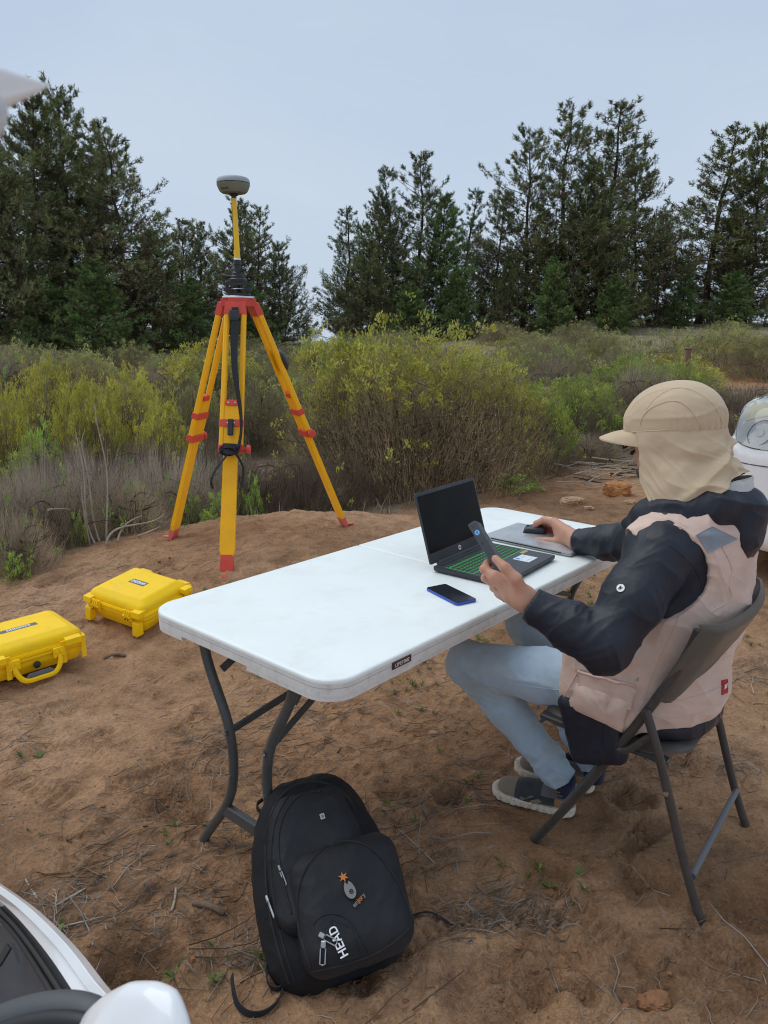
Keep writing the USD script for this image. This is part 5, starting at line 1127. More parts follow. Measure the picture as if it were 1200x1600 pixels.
obj('badge_mark', MB().prism(zz, .0008, T_ @ TR((0, 0, .0010))), 'jacket_navy', bd_)
obj('sleeve_seam', SJ.seam([(1046, 852), (1070, 872), (1088, 894), (1096, 918), (1094, 934)], .0012, .0), 'jacket_navy', person, True)
SN = Skin(JN)
obj('side_seam', SN.seam([(694, 1062), (730, 1063), (780, 1067), (830, 1073), (880, 1079)], .0016, .0003), 'jeans_blue', jeans_, True)
br_ = [RHW + unit(WRI[-1] - ELB[-1]) * .022 * 0 + unit(RHW - ELB[-1]) * .012 + (np.cos(a) * unit(np.cross(UP, RHW - ELB[-1])) * .0305 + np.sin(a) * UP * .0295) for a in np.linspace(0, 2 * PI, 37)[:-1]]
bl_ = obj('bracelet', MB().tube(br_, .0016, 6, closed=True), 'strap_black', person, True)

obj('side_seam', SK.seam([(1062, 962), (1040, 1010), (1018, 1060), (1004, 1100)], .0018, .0002), 'vest_pink', vest_, True)
obj('front_edge', SK.seam([(906, 1045), (890, 1072), (876, 1098)], .0026, .0), 'vest_pink', vest_, True)
obj('hem_stitch', SK.seam([(1034, 1122), (1072, 1118), (1108, 1108), (1130, 1096)], .0016, .0002), 'vest_pink', vest_, True)

# ------------------------------------------------------------------ the backpack leaning on the table leg
fabric('pack_black', (0.0085, 0.0090, 0.0110), 0.75, 0.25, 700, sheen=0.0, spec=0.3, bump=0.5, soft=0.35, dirt=(0.026, 0.023, 0.021), dirt_amt=0.4)
fabric('pack_panel', (0.0115, 0.0125, 0.0155), 0.65, 0.2, 500, sheen=0.0, spec=0.35, bump=0.45, soft=0.3, dirt=(0.035, 0.032, 0.03), dirt_amt=0.4)
plain('zip_tape', (0.006, 0.0065, 0.0075), 0.7, 0.2, 40)
plain('puller_silver', (0.40, 0.42, 0.44), 0.4, 0.1, 40, metal=0.5)
plain('print_grey', (0.21, 0.20, 0.185), 0.6, 0.1, 60); plain('print_orange', (0.58, 0.18, 0.03), 0.6, 0.1, 60); plain('badge_cream', (0.50, 0.47, 0.36), 0.5, 0.12, 60)
BO = on_ground(549, 1532); BO = BO * [1, 1, 0]
lo_, hi_ = BO[1], BO[1] + .6
for _ in range(40):
    m_ = (lo_ + hi_) / 2; T_ = at_y(466, 1217, m_)
    if np.linalg.norm(T_ - BO) < .52: lo_ = m_
    else: hi_ = m_
BU = unit(T_ - BO); BW = unit(CR * 1.0 + (CF * [1, 1, 0]) * .30); BW = unit(BW - BU * (BW @ BU)); BN = np.cross(BW, BU); BR = np.stack([BW, BN, BU], 1)
def bp(w, n, u): return BO + BW * w + BN * n + BU * u
pack = thing('backpack', 'black backpack standing on the dirt against the near table leg', 'backpack', BO, world=True)
def width(u): return .186 - .020 * np.clip((.10 - u) / .1, 0, 1) ** 2 - .085 * np.clip((u - .22) / .28, 0, 1) ** 2.0
def pk_main(p):
    q = (p - BO) @ BR; w, n, u = q[..., 0], q[..., 1], q[..., 2]
    ww = width(u); s = w / np.maximum(ww, .03) * .15; x = np.stack([s, n + .012 - .022 * np.clip(u / .5, 0, 1), u], -1)
    return sbox(x, (0, -.015, .255), (.15, .092, .252), None, .075) * .8
def pk_upper(p):
    q = (p - BO) @ BR; w, n, u = q[..., 0], q[..., 1], q[..., 2]; x = np.stack([w / np.maximum(width(u) / .165, .3), n, u], -1)
    return sbox(x, (-.012, .062, .285), (.118, .050, .170), None, .046) * .85
def pk_lower(p):
    q = (p - BO) @ BR; w, n, u = q[..., 0], q[..., 1], q[..., 2]; x = np.stack([w - .020 - .06 * (u - .15), n, u], -1)
    return np.maximum(sbox(x, (.012, .085, .150), (.142, .062, .142), None, .060), 0 * u - 9)
def pk_disp(sd, a): return lambda p: folds(p, 8, a, sd, BU + BW * .6, 3) + folds(p, 17, a * .45, sd + 3, BW + BU * .3, 3)
blo, bhi = np.minimum(BO, T_) - .26, np.maximum(BO, T_) + .26; blo[2] = -.04
PM = clean(sparse(pk_main, blo, bhi, .0052, 2, disp=pk_disp(201, .006))); main_ = obj('main_compartment', PM, 'pack_black', pack, True)
PU = clean(sparse(pk_upper, blo, bhi, .0050, 2, disp=pk_disp(211, .005))); upper_ = obj('upper_pocket', PU, 'pack_panel', pack, True)
PL_ = clean(sparse(pk_lower, blo, bhi, .0048, 2, disp=pk_disp(221, .004))); lower_ = obj('lower_pocket', PL_, 'pack_panel', pack, True)
SM, SU, SL = Skin(PM), Skin(PU), Skin(PL_); SA = Skin(trimesh.util.concatenate([PM, PU, PL_]))
def bpx(w, n, u): return pix(bp(w, n, u))
for line, sk_, par, r in (
        ([(-.152, .05, .03), (-.160, .05, .12), (-.158, .05, .22), (-.142, .05, .32), (-.105, .05, .42), (-.05, .05, .475), (.02, .05, .485), (.08, .05, .455), (.118, .05, .38)], SA, main_, .0042),
        ([(-.140, .06, .03), (-.147, .06, .12), (-.145, .06, .22), (-.128, .06, .32), (-.092, .06, .41), (-.045, .06, .458)], SA, main_, .0030),
        ([(-.118, .11, .16), (-.120, .11, .25), (-.110, .11, .33), (-.080, .11, .395), (-.03, .11, .432), (.03, .11, .428)], SA, upper_, .0034),
        ([(-.108, .147, .030), (-.114, .147, .11), (-.102, .147, .18), (-.066, .147, .240), (-.014, .147, .272), (.045, .147, .278), (.100, .147, .250), (.134, .147, .19), (.150, .147, .12), (.152, .147, .05)], SL, lower_, .0042),
        ([(-.080, .147, .115), (-.030, .147, .125), (.000, .147, .105), (.020, .147, .06), (.030, .147, .02)], SL, lower_, .0022),
        ([(-.11, .147, .022), (-.02, .147, .014), (.08, .147, .022), (.14, .147, .045)], SL, lower_, .0030)):
    obj('piping', sk_.seam([bpx(*q) for q in line], r, .0, 60), 'zip_tape', par, True)
def puller(px0, px1, wpx, par):
    """A cord-and-loop zip puller lying between two points of the pack's face."""
    a, b = SA.at(px0, .007), SA.at(px1, .006); nrm = SA.last; d = unit(b - a); s = unit(np.cross(nrm, d)); L = np.linalg.norm(b - a); w = wpx * L / max(np.linalg.norm(np.subtract(px1, px0)), 1)
    g = MB().tube([a + d * L * .34 + s * w * .5, a + d * L * .34 - s * w * .5, b - d * w * .2 - s * w * .5, b - s * 0, b - d * w * .2 + s * w * .5], .0016, 8, closed=True)
    p_ = obj('zip_puller', g, 'puller_silver', par, True)
    obj('zip_slider', MB().box(a + d * L * .16, (w * .95, .006, L * .28), np.stack([s, -nrm if np.cross(s, -nrm) @ d > 0 else nrm, d], 1), .0015), 'puller_silver', p_)
puller((418, 1400), (432, 1432), 7, main_); puller((437, 1352), (449, 1383), 3.5, upper_); puller((499, 1460), (526, 1475), 8, lower_); puller((506, 1470), (504, 1506), 8.5, lower_)
def on_face(pxc, pxx, off, SA=None):
    SA = SA or SL
    """A frame on the face at pixel pxc whose x axis runs towards pixel pxx."""
    c = SA.at(pxc, off); n = SA.last; x = SA.at(pxx, off) - c; x = unit(x - n * (x @ n)); return TR(c, x, np.cross(n, x)), np.linalg.norm(np.subtract(pxx, pxc))
T_, _ = on_face((503.5, 1276), (510, 1274), .003, SU); sq = obj('square_badge', MB().add(rbox((.0125, .0145, .002), .0006), T_), 'badge_cream', upper_)
obj('badge_relief', MB().add(rbox((.0070, .0085, .001), .0003), T_ @ TR((0, 0, .0012))), 'print_grey', sq)
T_, _ = on_face((528, 1472), (519, 1452), .0035); t_ = MB().text('HEAD', .0190, .0012, T_, True); obj('lettering', t_, 'print_white', lower_)
hp_ = SL.patch([(518, 1437), (550, 1450), (564, 1494), (530, 1502)], 12, 14, .0004, .0010); obj('rubber_patch', hp_, 'pack_panel', lower_, True)
T_, _ = on_face((546, 1391), (553, 1388), .0045); T_ = T_ @ np.diag([1.45, 1.45, 1, 1])
sd_ = Polygon([(.0092 * math.cos(a) * (1 - .12 * math.sin(a)), .0150 * math.sin(a)) for a in np.linspace(0, 2 * PI, 37)[:-1]])
sd_ = sd_.difference(Polygon([(-.0005, .0085), (-.0032, .0150), (-.0012, .0135), (.0006, .0165), (.0018, .0130), (.0042, .0145)])); sd_ = max(getattr(sd_, "geoms", [sd_]), key=lambda g: g.area); lg_ = obj("seed_logo", MB().prism(sd_, .0010, T_), 'print_grey', lower_)
obj('seed_letter', MB().text('e', .0095, .0008, T_ @ TR((.0012, -.0040, .0010)), True), 'zip_tape', lg_)
st_ = Polygon([(math.sin(a) * (.0090 if k % 2 == 0 else .0036), math.cos(a) * (.0090 if k % 2 == 0 else .0036)) for k, a in enumerate(np.linspace(0, 2 * PI, 13)[:-1])])
obj('orange_star', MB().prism(st_, .0010, T_ @ TR((-.002, .0225, 0))), 'print_orange', lower_)
T_, _ = on_face((560, 1408), (567, 1400), .0045); T_ = T_ @ np.diag([1.35, 1.35, 1, 1]); t1, t2, t3 = (text_mesh(x, .0068, .0010, True) for x in ('en', 'jor', 'y'))
x_ = -.0135
for nm, t_, m_ in (('en', t1, 'print_grey'), ('jor', t2, 'print_orange'), ('y', t3, 'print_grey')):
    t_.apply_translation([x_ - t_.bounds[0, 0], -.003, 0]); x_ = t_.bounds[1, 0] + .0009; obj('lettering', MB().add(t_, T_), m_, lower_)
def gnd(px, py, up=.004):
    P = on_ground(px, py); return np.array([P[0], P[1], gz(P[0], P[1]) + up])
# loose straps on the ground and the top handle
lp = spline([bp(-.135, -.02, .05), gnd(441, 1512, .035), gnd(424, 1508, .040), gnd(417, 1525, .030), gnd(424, 1545, .012), gnd(438, 1548, .012), gnd(450, 1532, .030), bp(-.115, -.02, .015)], 40)
obj('strap_loop', MB().ribbon(lp, .019, unit(UP * .9 - CF * [.3, .3, 0]), .0028), 'strap_black', pack)
tl = spline([gnd(440, 1551, .008), gnd(430, 1570, .010), gnd(408, 1580, .010), gnd(385, 1577, .012), gnd(370, 1564, .020), gnd(364, 1545, .035), gnd(362, 1527, .028)], 36)
obj('strap_tail', MB().ribbon(tl, .017, unit(UP * .85 + CR * .3), .0028), 'strap_black', pack)
tr = spline([bp(.150, -.04, .075), gnd(650, 1432, .012), gnd(675, 1434, .008), gnd(700, 1437, .007), gnd(724, 1441, .006)], 24)
obj('strap_tail', MB().ribbon(tr, .014, unit(UP * .7 - CF * [1, 1, 0]), .004), 'strap_black', pack)
th = spline([bp(-.075, -.045, .445), bp(-.110, -.055, .470), bp(-.120, -.065, .500), bp(-.085, -.07, .515), bp(-.055, -.06, .495), bp(-.04, -.05, .470)], 26)
obj('top_handle', MB().ribbon(th, .022, BN, .004), 'strap_black', pack)
for e in (-1, 1): obj('shoulder_strap', MB().ribbon(spline([bp(e * .05, -.10, .46), bp(e * .085, -.135, .38), bp(e * .105, -.145, .24), bp(e * .115, -.12, .12), bp(e * .125, -.09, .05)], 26), .055, BW, .012), 'pack_black', pack)

# ------------------------------------------------------------------ two white vehicles at the picture's edges
mat('car_white', {'tc': ('texture_coordinate', {}), 'n': ('noise_texture', {'scale': 5.0, 'detail': 6.0}), 'r': ('rgb_ramp', {'ramp': [(0.3, (0.70, 0.71, 0.71)), (0.7, (0.78, 0.785, 0.785))]}), 'p': ('principled_bsdf', {'roughness': 0.35, 'coat_weight': 0.8, 'coat_roughness': 0.06})}, [('tc.object', 'n.vector'), ('n.fac', 'r.fac'), ('r.color', 'p.base_color')])
plain('rubber_black', (0.014, 0.0145, 0.0155), 0.6, 0.2, 20); plain('dash_grey', (0.17, 0.19, 0.21), 0.5, 0.1, 8); plain('trim_grey', (0.060, 0.063, 0.067), 0.55, 0.12, 20, 0.2, 500)
plain('reflector', (0.62, 0.63, 0.63), 0.34, 0.12, 30, metal=0.7); plain('lamp_housing', (0.50, 0.51, 0.51), 0.45, 0.12, 12); plain('lamp_yellowed', (0.56, 0.53, 0.40), 0.35, 0.08, 14)
mat('car_glass', {'tr': ('transparent_bsdf', {'color': (0.80, 0.84, 0.86)}), 'gl': ('glossy_bsdf', {'roughness': 0.05}), 'fr': ('fresnel', {'IOR': 1.25}), 'mx': ('mix_closure', {})}, [('fr.fac', 'mx.fac'), ('tr.BSDF', 'mx.closure1'), ('gl.BSDF', 'mx.closure2')], surface='mx.closure')
mat('lamp_lens', {'tr': ('transparent_bsdf', {'color': (0.93, 0.94, 0.93)}), 'gl': ('glossy_bsdf', {'roughness': 0.05}), 'fr': ('fresnel', {'IOR': 1.5}), 'mx': ('mix_closure', {})}, [('fr.fac', 'mx.fac'), ('tr.BSDF', 'mx.closure1'), ('gl.BSDF', 'mx.closure2')], surface='mx.closure')
# the parked one beyond the person: front towards the table, right half outside the picture
VD = 4.9; VC = at_depth(1096, 760, VD); vyaw = -.72
vx = np.array([math.cos(vyaw), math.sin(vyaw), 0]); vb = np.array([-vx[1], vx[0], 0])      # across to its far side, and back along it
VO = np.array([VC[0], VC[1], 0]) - vx * .0; VR = np.stack([vx, vb, UP], 1); VW = 1.82
def vp(x, y, z): return VO + vx * x + vb * y + UP * z
suv = thing('parked_vehicle', 'white vehicle with clear headlight parked behind the person', 'vehicle', vp(VW / 2, 2.2, 0), world=True)
def v_body(p):
    q = (p - VO) @ VR; x, y, z = q[..., 0] - VW / 2, q[..., 1], q[..., 2]; ax = np.abs(x)
    front = .30 * np.clip((ax - .30) / .62, 0, 1) ** 2.4                                         # the nose is bowed: corners sit further back
    Q = np.stack([x, y - front, z], -1)
    low = sbox(Q, (0, 2.25, .55), (VW / 2, 2.25, .34), None, .10)
    nose = sbox(np.stack([x, y - front - .20 * np.clip((z - .86) / .3, 0, 1.2) ** 1.3, z], -1), (0, 2.2, .86), (VW / 2 - .035, 2.14, .27), None, .12)
    cab = sbox(np.stack([x, y - .85 * np.clip(z - 1.05, 0, 1), z], -1), (0, 3.0, 1.42), (VW / 2 - .14 , 1.55, .36), None, .14)
    d = smin(smin(low, nose, .03), cab, .08)
    for wy in (1.05, 3.55):
        for s in (-1, 1): d = smax(d, -np.maximum(np.hypot(y - wy, z - .36) - .40, -(ax - VW / 2 + .26)), .02)
    return d
VB = clean(sparse(v_body, vp(VW / 2, 2.2, .9) - [2.6, 2.9, .8], vp(VW / 2, 2.2, .9) + [2.6, 2.9, 1.05], .026, 2)); obj('body', VB, 'car_white', suv, True)
SV = Skin(VB, .12)
hl_px = [(1151, 688), (1152, 668), (1160, 645), (1174, 630), (1192, 622), (1230, 618), (1262, 640), (1268, 690), (1232, 706), (1196, 704), (1165, 697)]
hl_g = np.array([[np.array(a) * (1 - t) + np.array(b) * t for t in np.linspace(0, 1, 9)] for a, b in (((1151, 688), (1152, 672)), ((1158, 695), (1158, 650)), ((1165, 698), (1168, 635)), ((1178, 702), (1182, 626)), ((1192, 704), (1196, 621)), ((1208, 706), (1212, 618)), ((1224, 706), (1228, 618)), ((1240, 704), (1246, 628)), ((1262, 694), (1264, 642)))])
A_ = SV.at(hl_g, .004); lampT = obj('headlight', shell2(A_, A_ - SV.last * .01), 'lamp_housing', suv, True)
obj('gasket', SV.seam(hl_px + hl_px[:1], .0035, .002, 60), 'trim_grey', lampT, True)
g2 = hl_g[:, 5:]; A_ = SV.at(g2[2:], .007); obj('upper_lamp', shell2(A_, A_ - SV.last * .004), 'lamp_yellowed', lampT, True)
for (cx, cy), r in (((1190, 678), .085), ((1236, 668), .07)):
    c = SV.at((cx, cy), .003); n_ = SV.last; fr_ = frame_from(n_)
    obj('reflector_bowl', MB().lathe([(r, .006), (r * .96, .010), (r * .90, .006), (r * .55, -.02), (r * .25, -.03), (0, -.03)], 30, TR(c, fr_[:, 0], fr_[:, 1])), 'reflector', lampT, 40)
    obj('bulb_shade', MB().lathe([(0, .012), (r * .26, .011), (r * .30, .004), (r * .30, -.02), (0, -.02)], 20, TR(c, fr_[:, 0], fr_[:, 1])), 'lamp_housing', lampT, 40)
    obj('lamp_ring', MB().tube([c + (fr_[:, 0] * math.cos(a) + fr_[:, 1] * math.sin(a)) * r * 1.02 + n_ * .008 for a in np.linspace(0, 2 * PI, 41)[:-1]], .004, 6, closed=True), 'trim_grey', lampT, True)
obj('lens', sheet(SV.at(hl_g, .020)), 'lamp_lens', lampT, True)
obj('bonnet_gap', SV.seam([(1186, 619), (1200, 622), (1225, 626), (1250, 626)], .005, .0, 20), 'rubber_black', suv, True)
obj('bumper_gap', SV.seam([(1148, 720), (1175, 726), (1215, 731), (1260, 733)], .004, .0, 20), 'trim_grey', suv, True)
gr_ = MB()
for k in range(5): obj('grille_bar', MB().bar(vp(.62, -.012, .72 + .055 * k), vp(1.20, -.012, .72 + .055 * k), .028, .05, UP, .006), 'trim_grey', suv)
obj('lower_intake', MB().box(vp(VW / 2, .0, .48), (1.0, .06, .14), VR, .02), 'rubber_black', suv)
obj('number_plate', MB().box(vp(VW / 2, -.022, .62), (.36, .02, .13), VR, .004), 'print_white', suv)
obj('windscreen', sheet(np.array([[vp(VW / 2 + s_ * (.74 - .10 * t_), 1.44 + .95 * t_ - .012, 1.13 + .56 * t_) for s_ in np.linspace(-1, 1, 9)] for t_ in np.linspace(0, 1, 6)])), 'car_glass', suv, True)
for wy in (1.05, 3.55):
    for s, x in ((-1, .10), (1, VW - .10)):
        T_ = TR(vp(x, wy, .36), vb, UP); w_ = thing('wheel', None, None, (0, 0, 0), parent=suv)
        obj('tyre', MB().lathe([(.20, -.10), (.33, -.10), (.355, -.07), (.36, 0), (.355, .07), (.33, .10), (.20, .10)], 40, T_), 'rubber_black', w_, 40); obj('rim', MB().lathe([(0, -.07), (.08, -.085), (.20, -.06), (.215, -.09), (.215, .09), (.20, .06), (.08, .085), (0, .07)], 30, T_), 'lamp_housing', w_, 40)
# the one beside the camera: a strip of its bonnet side, the windscreen's edge with its black seal, a door mirror, and the raised tailgate's tip above
def curve(px, dep): return np.array([at_depth(x, y, d) for (x, y), d in zip(px, dep)])
oe = spline(curve([(-60, 1335), (0, 1384), (40, 1413), (80, 1450), (120, 1495), (155, 1541), (178, 1566), (205, 1612), (250, 1700)], [1.55, 1.40, 1.31, 1.22, 1.13, 1.05, 1.00, .94, .85]), 50)
ie = spline(curve([(-60, 1358), (0, 1408), (30, 1437), (60, 1472), (95, 1520), (122, 1562), (142, 1594), (165, 1640), (200, 1740)], [1.55, 1.39, 1.30, 1.22, 1.12, 1.05, 1.00, .94, .85]), 50)
je = spline(curve([(-60, 1388), (0, 1436), (25, 1464), (50, 1502), (76, 1546), (98, 1584), (115, 1615), (135, 1660), (165, 1760)], [1.56, 1.40, 1.31, 1.23, 1.13, 1.06, 1.01, .95, .86]), 50)
mid = ie[25]; wcar = thing('white_car', 'white car close to the camera at the lower left, with mirror and black windscreen seal', 'car', (mid[0] - .3, mid[1] - .2, 0), world=True)
up_ = unit(np.cross(oe[-1] - oe[0], ie[25] - oe[25])); up_ = up_ if up_ @ UP > 0 else -up_
def strip(a, b, th, bow=0.0, n=7):
    t = np.linspace(0, 1, n)[None, :, None]; g = a[:, None] * (1 - t) + b[:, None] * t + up_ * (bow * 4 * t * (1 - t)); return shell2(g, g - up_ * th)
obj('bonnet_edge', strip(oe, ie, .02, .001), 'car_white', wcar, 40)
dn = oe + (-UP) * .04 + unit(oe[25] - ie[25]) * .02; sd2 = oe - UP * .55 + unit((oe[25] - ie[25]) * [1, 1, 0]) * .06
t = np.linspace(0, 1, 10)[None, :, None]; g = (oe - up_ * .001)[:, None] * (1 - t) + sd2[:, None] * t + unit((oe[25] - ie[25]) * [1, 1, 0]) * .03 * np.sin(PI * t); obj('wing', shell2(g, g - unit((oe[25] - ie[25]) * [1, 1, 0]) * .015), 'car_white', wcar, 40)
obj('seal', strip(ie - up_ * .003, je - up_ * .006, .012, -.004), 'trim_grey', wcar, 40)
obj('seal_lip', MB().tube(je * .55 + ie * .45 - up_ * .001, .0042, 8), 'rubber_black', wcar, True); obj('seal_lip', MB().tube(je - up_ * .003, .0055, 8), 'rubber_black', wcar, True)
ge = je + unit(je[25] - ie[25]) * .8 - up_ * .05; t_ = np.linspace(0, 1, 9)[None, :, None]; obj('windscreen', sheet((je - up_ * .008)[:, None] * (1 - t_) + ge[:, None] * t_ + up_ * (.08 * t_ * (1 - t_))), 'car_glass', wcar, True)
ds = je - up_ * .035 + unit(je[25] - ie[25]) * .02; de = ge - up_ * .06; obj('dashboard', strip(ds, de, .05, .012, 9), 'dash_grey', wcar, True)
obj('scuttle', strip(ie - up_ * .012, ds, .01), 'rubber_black', wcar, True)
obj('inner_mark', MB().box(at_depth(3, 1491, 1.33) - up_ * .004, (.022, .03, .004), np.stack([unit(oe[-1] - oe[0]), np.cross(up_, unit(oe[-1] - oe[0])), up_], 1)), 'rubber_black', wcar)
ma = spline(curve([(-70, 1640), (-20, 1602), (40, 1579), (95, 1571), (140, 1578), (175, 1600)], [.86, .86, .85, .84, .83, .82]), 30); obj('mirror_arm', MB().tube(ma, .016, 14, flat=.012), 'trim_grey', wcar, True)
ma = spline(curve([(-70, 1662), (-20, 1624), (40, 1601), (95, 1594), (150, 1604)], [.84, .84, .83, .82, .81]), 30); obj('mirror_arm', MB().tube(ma, .010, 12), 'rubber_black', wcar, True)
mc = [(150, 1600, .80, .018), (195, 1570, .78, .020), (222, 1561, .77, .018), (258, 1561, .76, .014), (266, 1578, .75, .016), (280, 1640, .73, .016), (150, 1680, .76, .03), (240, 1720, .72, .03)]
obj('mirror_cap', soft(rhull([(*at_depth(x, y, d), r) for x, y, d, r in mc])), 'car_white', wcar, True)
tg_ = MB().add(rhull([(*at_depth(x, y, d), r) for x, y, d, r in ((70, 134, .37, .0012), (30, 128, .36, .0035), (-10, 122, .35, .006), (-10, 144, .35, .0045), (-120, 116, .33, .014), (-120, 168, .33, .014), (30, 137, .36, .0025))])); obj('raised_tailgate', soft(tg_.mesh(), .005, 4), 'car_white', wcar, True)
obj('tailgate_stay', MB().tube(spline([at_depth(-30, 150, .345), at_depth(-6, 168, .345), at_depth(-12, 195, .345), at_depth(-60, 280, .36)], 14), .005, 12), 'lamp_housing', wcar, True)

# ------------------------------------------------------------------ plants
plain('bark', (0.070, 0.050, 0.038), 0.95, 0.3, 8, 0.8, 40, spec=0.1, dist=0.02)
plain('twig_bark', (0.085, 0.062, 0.042), 0.95, 0.3, 12, spec=0.1)
plain('pale_stem', (0.34, 0.29, 0.235), 0.9, 0.2, 15, 0.5, 120, spec=0.15)
leafy('needles', 0.6, 0.0, 0.45, 1.75)
leafy('fine_twigs', 0.8, 0.0, 1.6, 1.95)
leafy('leaves', 0.5, 0.35, 2.2, 1.95)
def perp(d, rg):
    r = rg.normal(size=d.shape); r -= d * (r * d).sum(-1, keepdims=True); return r / np.maximum(np.linalg.norm(r, axis=-1, keepdims=True), 1e-9)
def nrm(a): return a / np.maximum(np.linalg.norm(a, axis=-1, keepdims=True), 1e-9)
def blades(o, tip, side, w, mid=None):
    """One triangle (or a bent pair) per blade."""
    n = len(o); w = np.broadcast_to(np.asarray(w, float), (n,))[:, None]
    if mid is None:
        V = np.stack([o - side * w / 2, o + side * w / 2, tip], 1).reshape(-1, 3); return V, np.arange(3 * n).reshape(-1, 3)
    V = np.stack([o - side * w * .3, o + side * w * .3, mid - side * w / 2, mid + side * w / 2, tip], 1).reshape(-1, 3); b = np.arange(n)[:, None] * 5
    return V, np.concatenate([b + [0, 1, 3], b + [0, 3, 2], b + [2, 3, 4]], 0)
def tri(V, F): return trimesh.Trimesh(V, F, process=False)
def stems_mesh(paths, r0, r1, n=4):
    mb = MB()
    for k in set(map(len, paths)):
        i = [q for q in range(len(paths)) if len(paths[q]) == k]; mb.raw(*tubes(np.array([paths[q] for q in i]), np.array([np.linspace(r0[q], r1[q], k) for q in i]), n))
    return mb.mesh()
def pine_meshes(seed, H=15.0, spread=.22, dens=1.0, bare=.10, upsweep=.5, sparse_=1.0, lean=0.0, brown=.25, green=(.064, .072, .028)):
    """Trunk with limbs, and a crown of needle tufts in uneven whorls."""
    rg = np.random.default_rng(seed); mb = MB()
    kz = np.linspace(0, 1, 9); tx = np.cumsum(rg.normal(0, .010, 9)) * H + lean * kz ** 1.6 * H; ty = np.cumsum(rg.normal(0, .010, 9)) * H; tx -= tx[0]; ty -= ty[0]
    tz = kz * H; trunk = np.stack([tx, ty, tz], 1); mb.tube(trunk, np.interp(kz, [0, .05, .6, 1], [.020 * H * .75, .0135 * H, .0065 * H, .0012 * H]), 8)
    at_ = lambda z: np.array([np.interp(z, tz, tx), np.interp(z, tz, ty), z]); O, D, S, B = [], [], [], []
    z = bare * H; gaps = rg.uniform(0, 2 * PI); lop = rg.uniform(.75, 1.25, 12); limbs, lr, shoots = [], [], []
    while z < H * .985:
        t = z / H; nb = rg.integers(4, 7); a0 = rg.uniform(0, 2 * PI)
        prof = spread * H * (1 - max(t - .10, 0) / .90) ** .82 * (.72 + .28 * min(1, t / .22)) + .35
        wh = rg.uniform(.68, 1.15)
        for k in range(nb):
            if rg.random() > 1 - (1 - sparse_) * np.clip((t - .35) / .25, .15, 1.25): continue
            a = a0 + k * 2 * PI / nb + rg.normal(0, .22); L = prof * wh * rg.uniform(.42, 1.25) * lop[int(a / (2 * PI) * 12) % 12]
            if rg.random() < .10: L *= 1.25
            rise = (.10 + upsweep * t * .9) * L; dr = np.array([math.cos(a), math.sin(a), 0]); m = 6; u = np.linspace(0, 1, m)
            path = at_(z) + dr * (L * u)[:, None] + UP * (rise * u + (-.10 * L * (1 - t)) * np.sin(PI * u) + .16 * L * u ** 3)[:, None]; path[1:] += rg.normal(0, .03 * L, (m - 1, 3)) * u[1:, None]
            limbs.append(path); lr.append(np.linspace(.012 + .010 * L * .6, .006, m))
            n = max(4, int(dens * (4 + 6.6 * L) * (1.55 - .75 * t))); s = rg.uniform(.22, 1.0, n) ** .75; s[-2:] = 1.0; P = np.stack([np.interp(s, u, path[:, q]) for q in range(3)], 1)
            ax = nrm(path[-1] - path[0]); sidew = rg.choice([-1, 1], n) * rg.uniform(.1, .55, n) * L * (1.15 - s); sv = np.cross(ax, UP)
            tipP = P + sv * sidew[:, None] + ax * np.abs(sidew)[:, None] * .7 + UP * (np.abs(sidew) * .25 + rg.normal(0, .05 * L, n))[:, None]
            sh_ = rg.random(n) < .4; shoots.append(np.stack([P[sh_], tipP[sh_]], 1))
            d = nrm(tipP - P + ax * .35 + UP * (.35 + .3 * t) + rg.normal(0, .25, (n, 3))); O.append(tipP); D.append(d); S.append(s); B.append(np.full(n, t))
            ex = rg.random(n) < .6; O.append(tipP[ex] * .6 + P[ex] * .4 + rg.normal(0, .06, (ex.sum(), 3))); D.append(nrm(d[ex] + rg.normal(0, .4, (ex.sum(), 3)))); S.append(s[ex] * .8); B.append(np.full(ex.sum(), t))
        z += H * rg.uniform(.020, .038) * (1.10 - .25 * t)
    for q in range(5): O.append((at_(H * (1 - .012 * q)) + rg.normal(0, .04, 3))[None]); D.append(nrm(np.array([[rg.normal(0, .25), rg.normal(0, .25), 1]]))); S.append(np.ones(1)); B.append(np.ones(1))
    mb.raw(*tubes(np.array(limbs), np.array(lr), 4)); mb.raw(*tubes(np.concatenate(shoots), [[.006, .003]], 3))
    O, D, S, B = map(np.concatenate, (O, D, S, B)); n = len(O); nb = 9; size = rg.uniform(.85, 1.45, n)
    k = np.tile(np.arange(nb), n); o = np.repeat(O, nb, 0); d = np.repeat(D, nb, 0); sz = np.repeat(size, nb); along = rg.uniform(-.16, .12, n * nb)
    p = perp(d, rg); dirn = nrm(d * rg.uniform(.35, 1.1, (n * nb, 1)) + p * .8); st = o + d * (along * sz)[:, None]
    V, F = blades(st, st + dirn * (rg.uniform(.15, .25, n * nb) * sz)[:, None], nrm(np.cross(dirn, p + rg.normal(0, .5, p.shape))), rg.uniform(.030, .054, n * nb) * sz)
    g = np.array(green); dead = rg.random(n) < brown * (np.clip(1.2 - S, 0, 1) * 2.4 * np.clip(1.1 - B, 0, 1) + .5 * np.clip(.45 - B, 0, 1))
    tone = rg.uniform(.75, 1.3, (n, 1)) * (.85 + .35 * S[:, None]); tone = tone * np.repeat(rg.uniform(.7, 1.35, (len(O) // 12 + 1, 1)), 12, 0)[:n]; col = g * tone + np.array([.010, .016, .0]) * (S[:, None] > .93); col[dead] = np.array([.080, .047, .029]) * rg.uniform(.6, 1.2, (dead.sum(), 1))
    return mb.mesh(), tri(V, F), np.repeat(np.repeat(col, nb, 0), 3, 0)
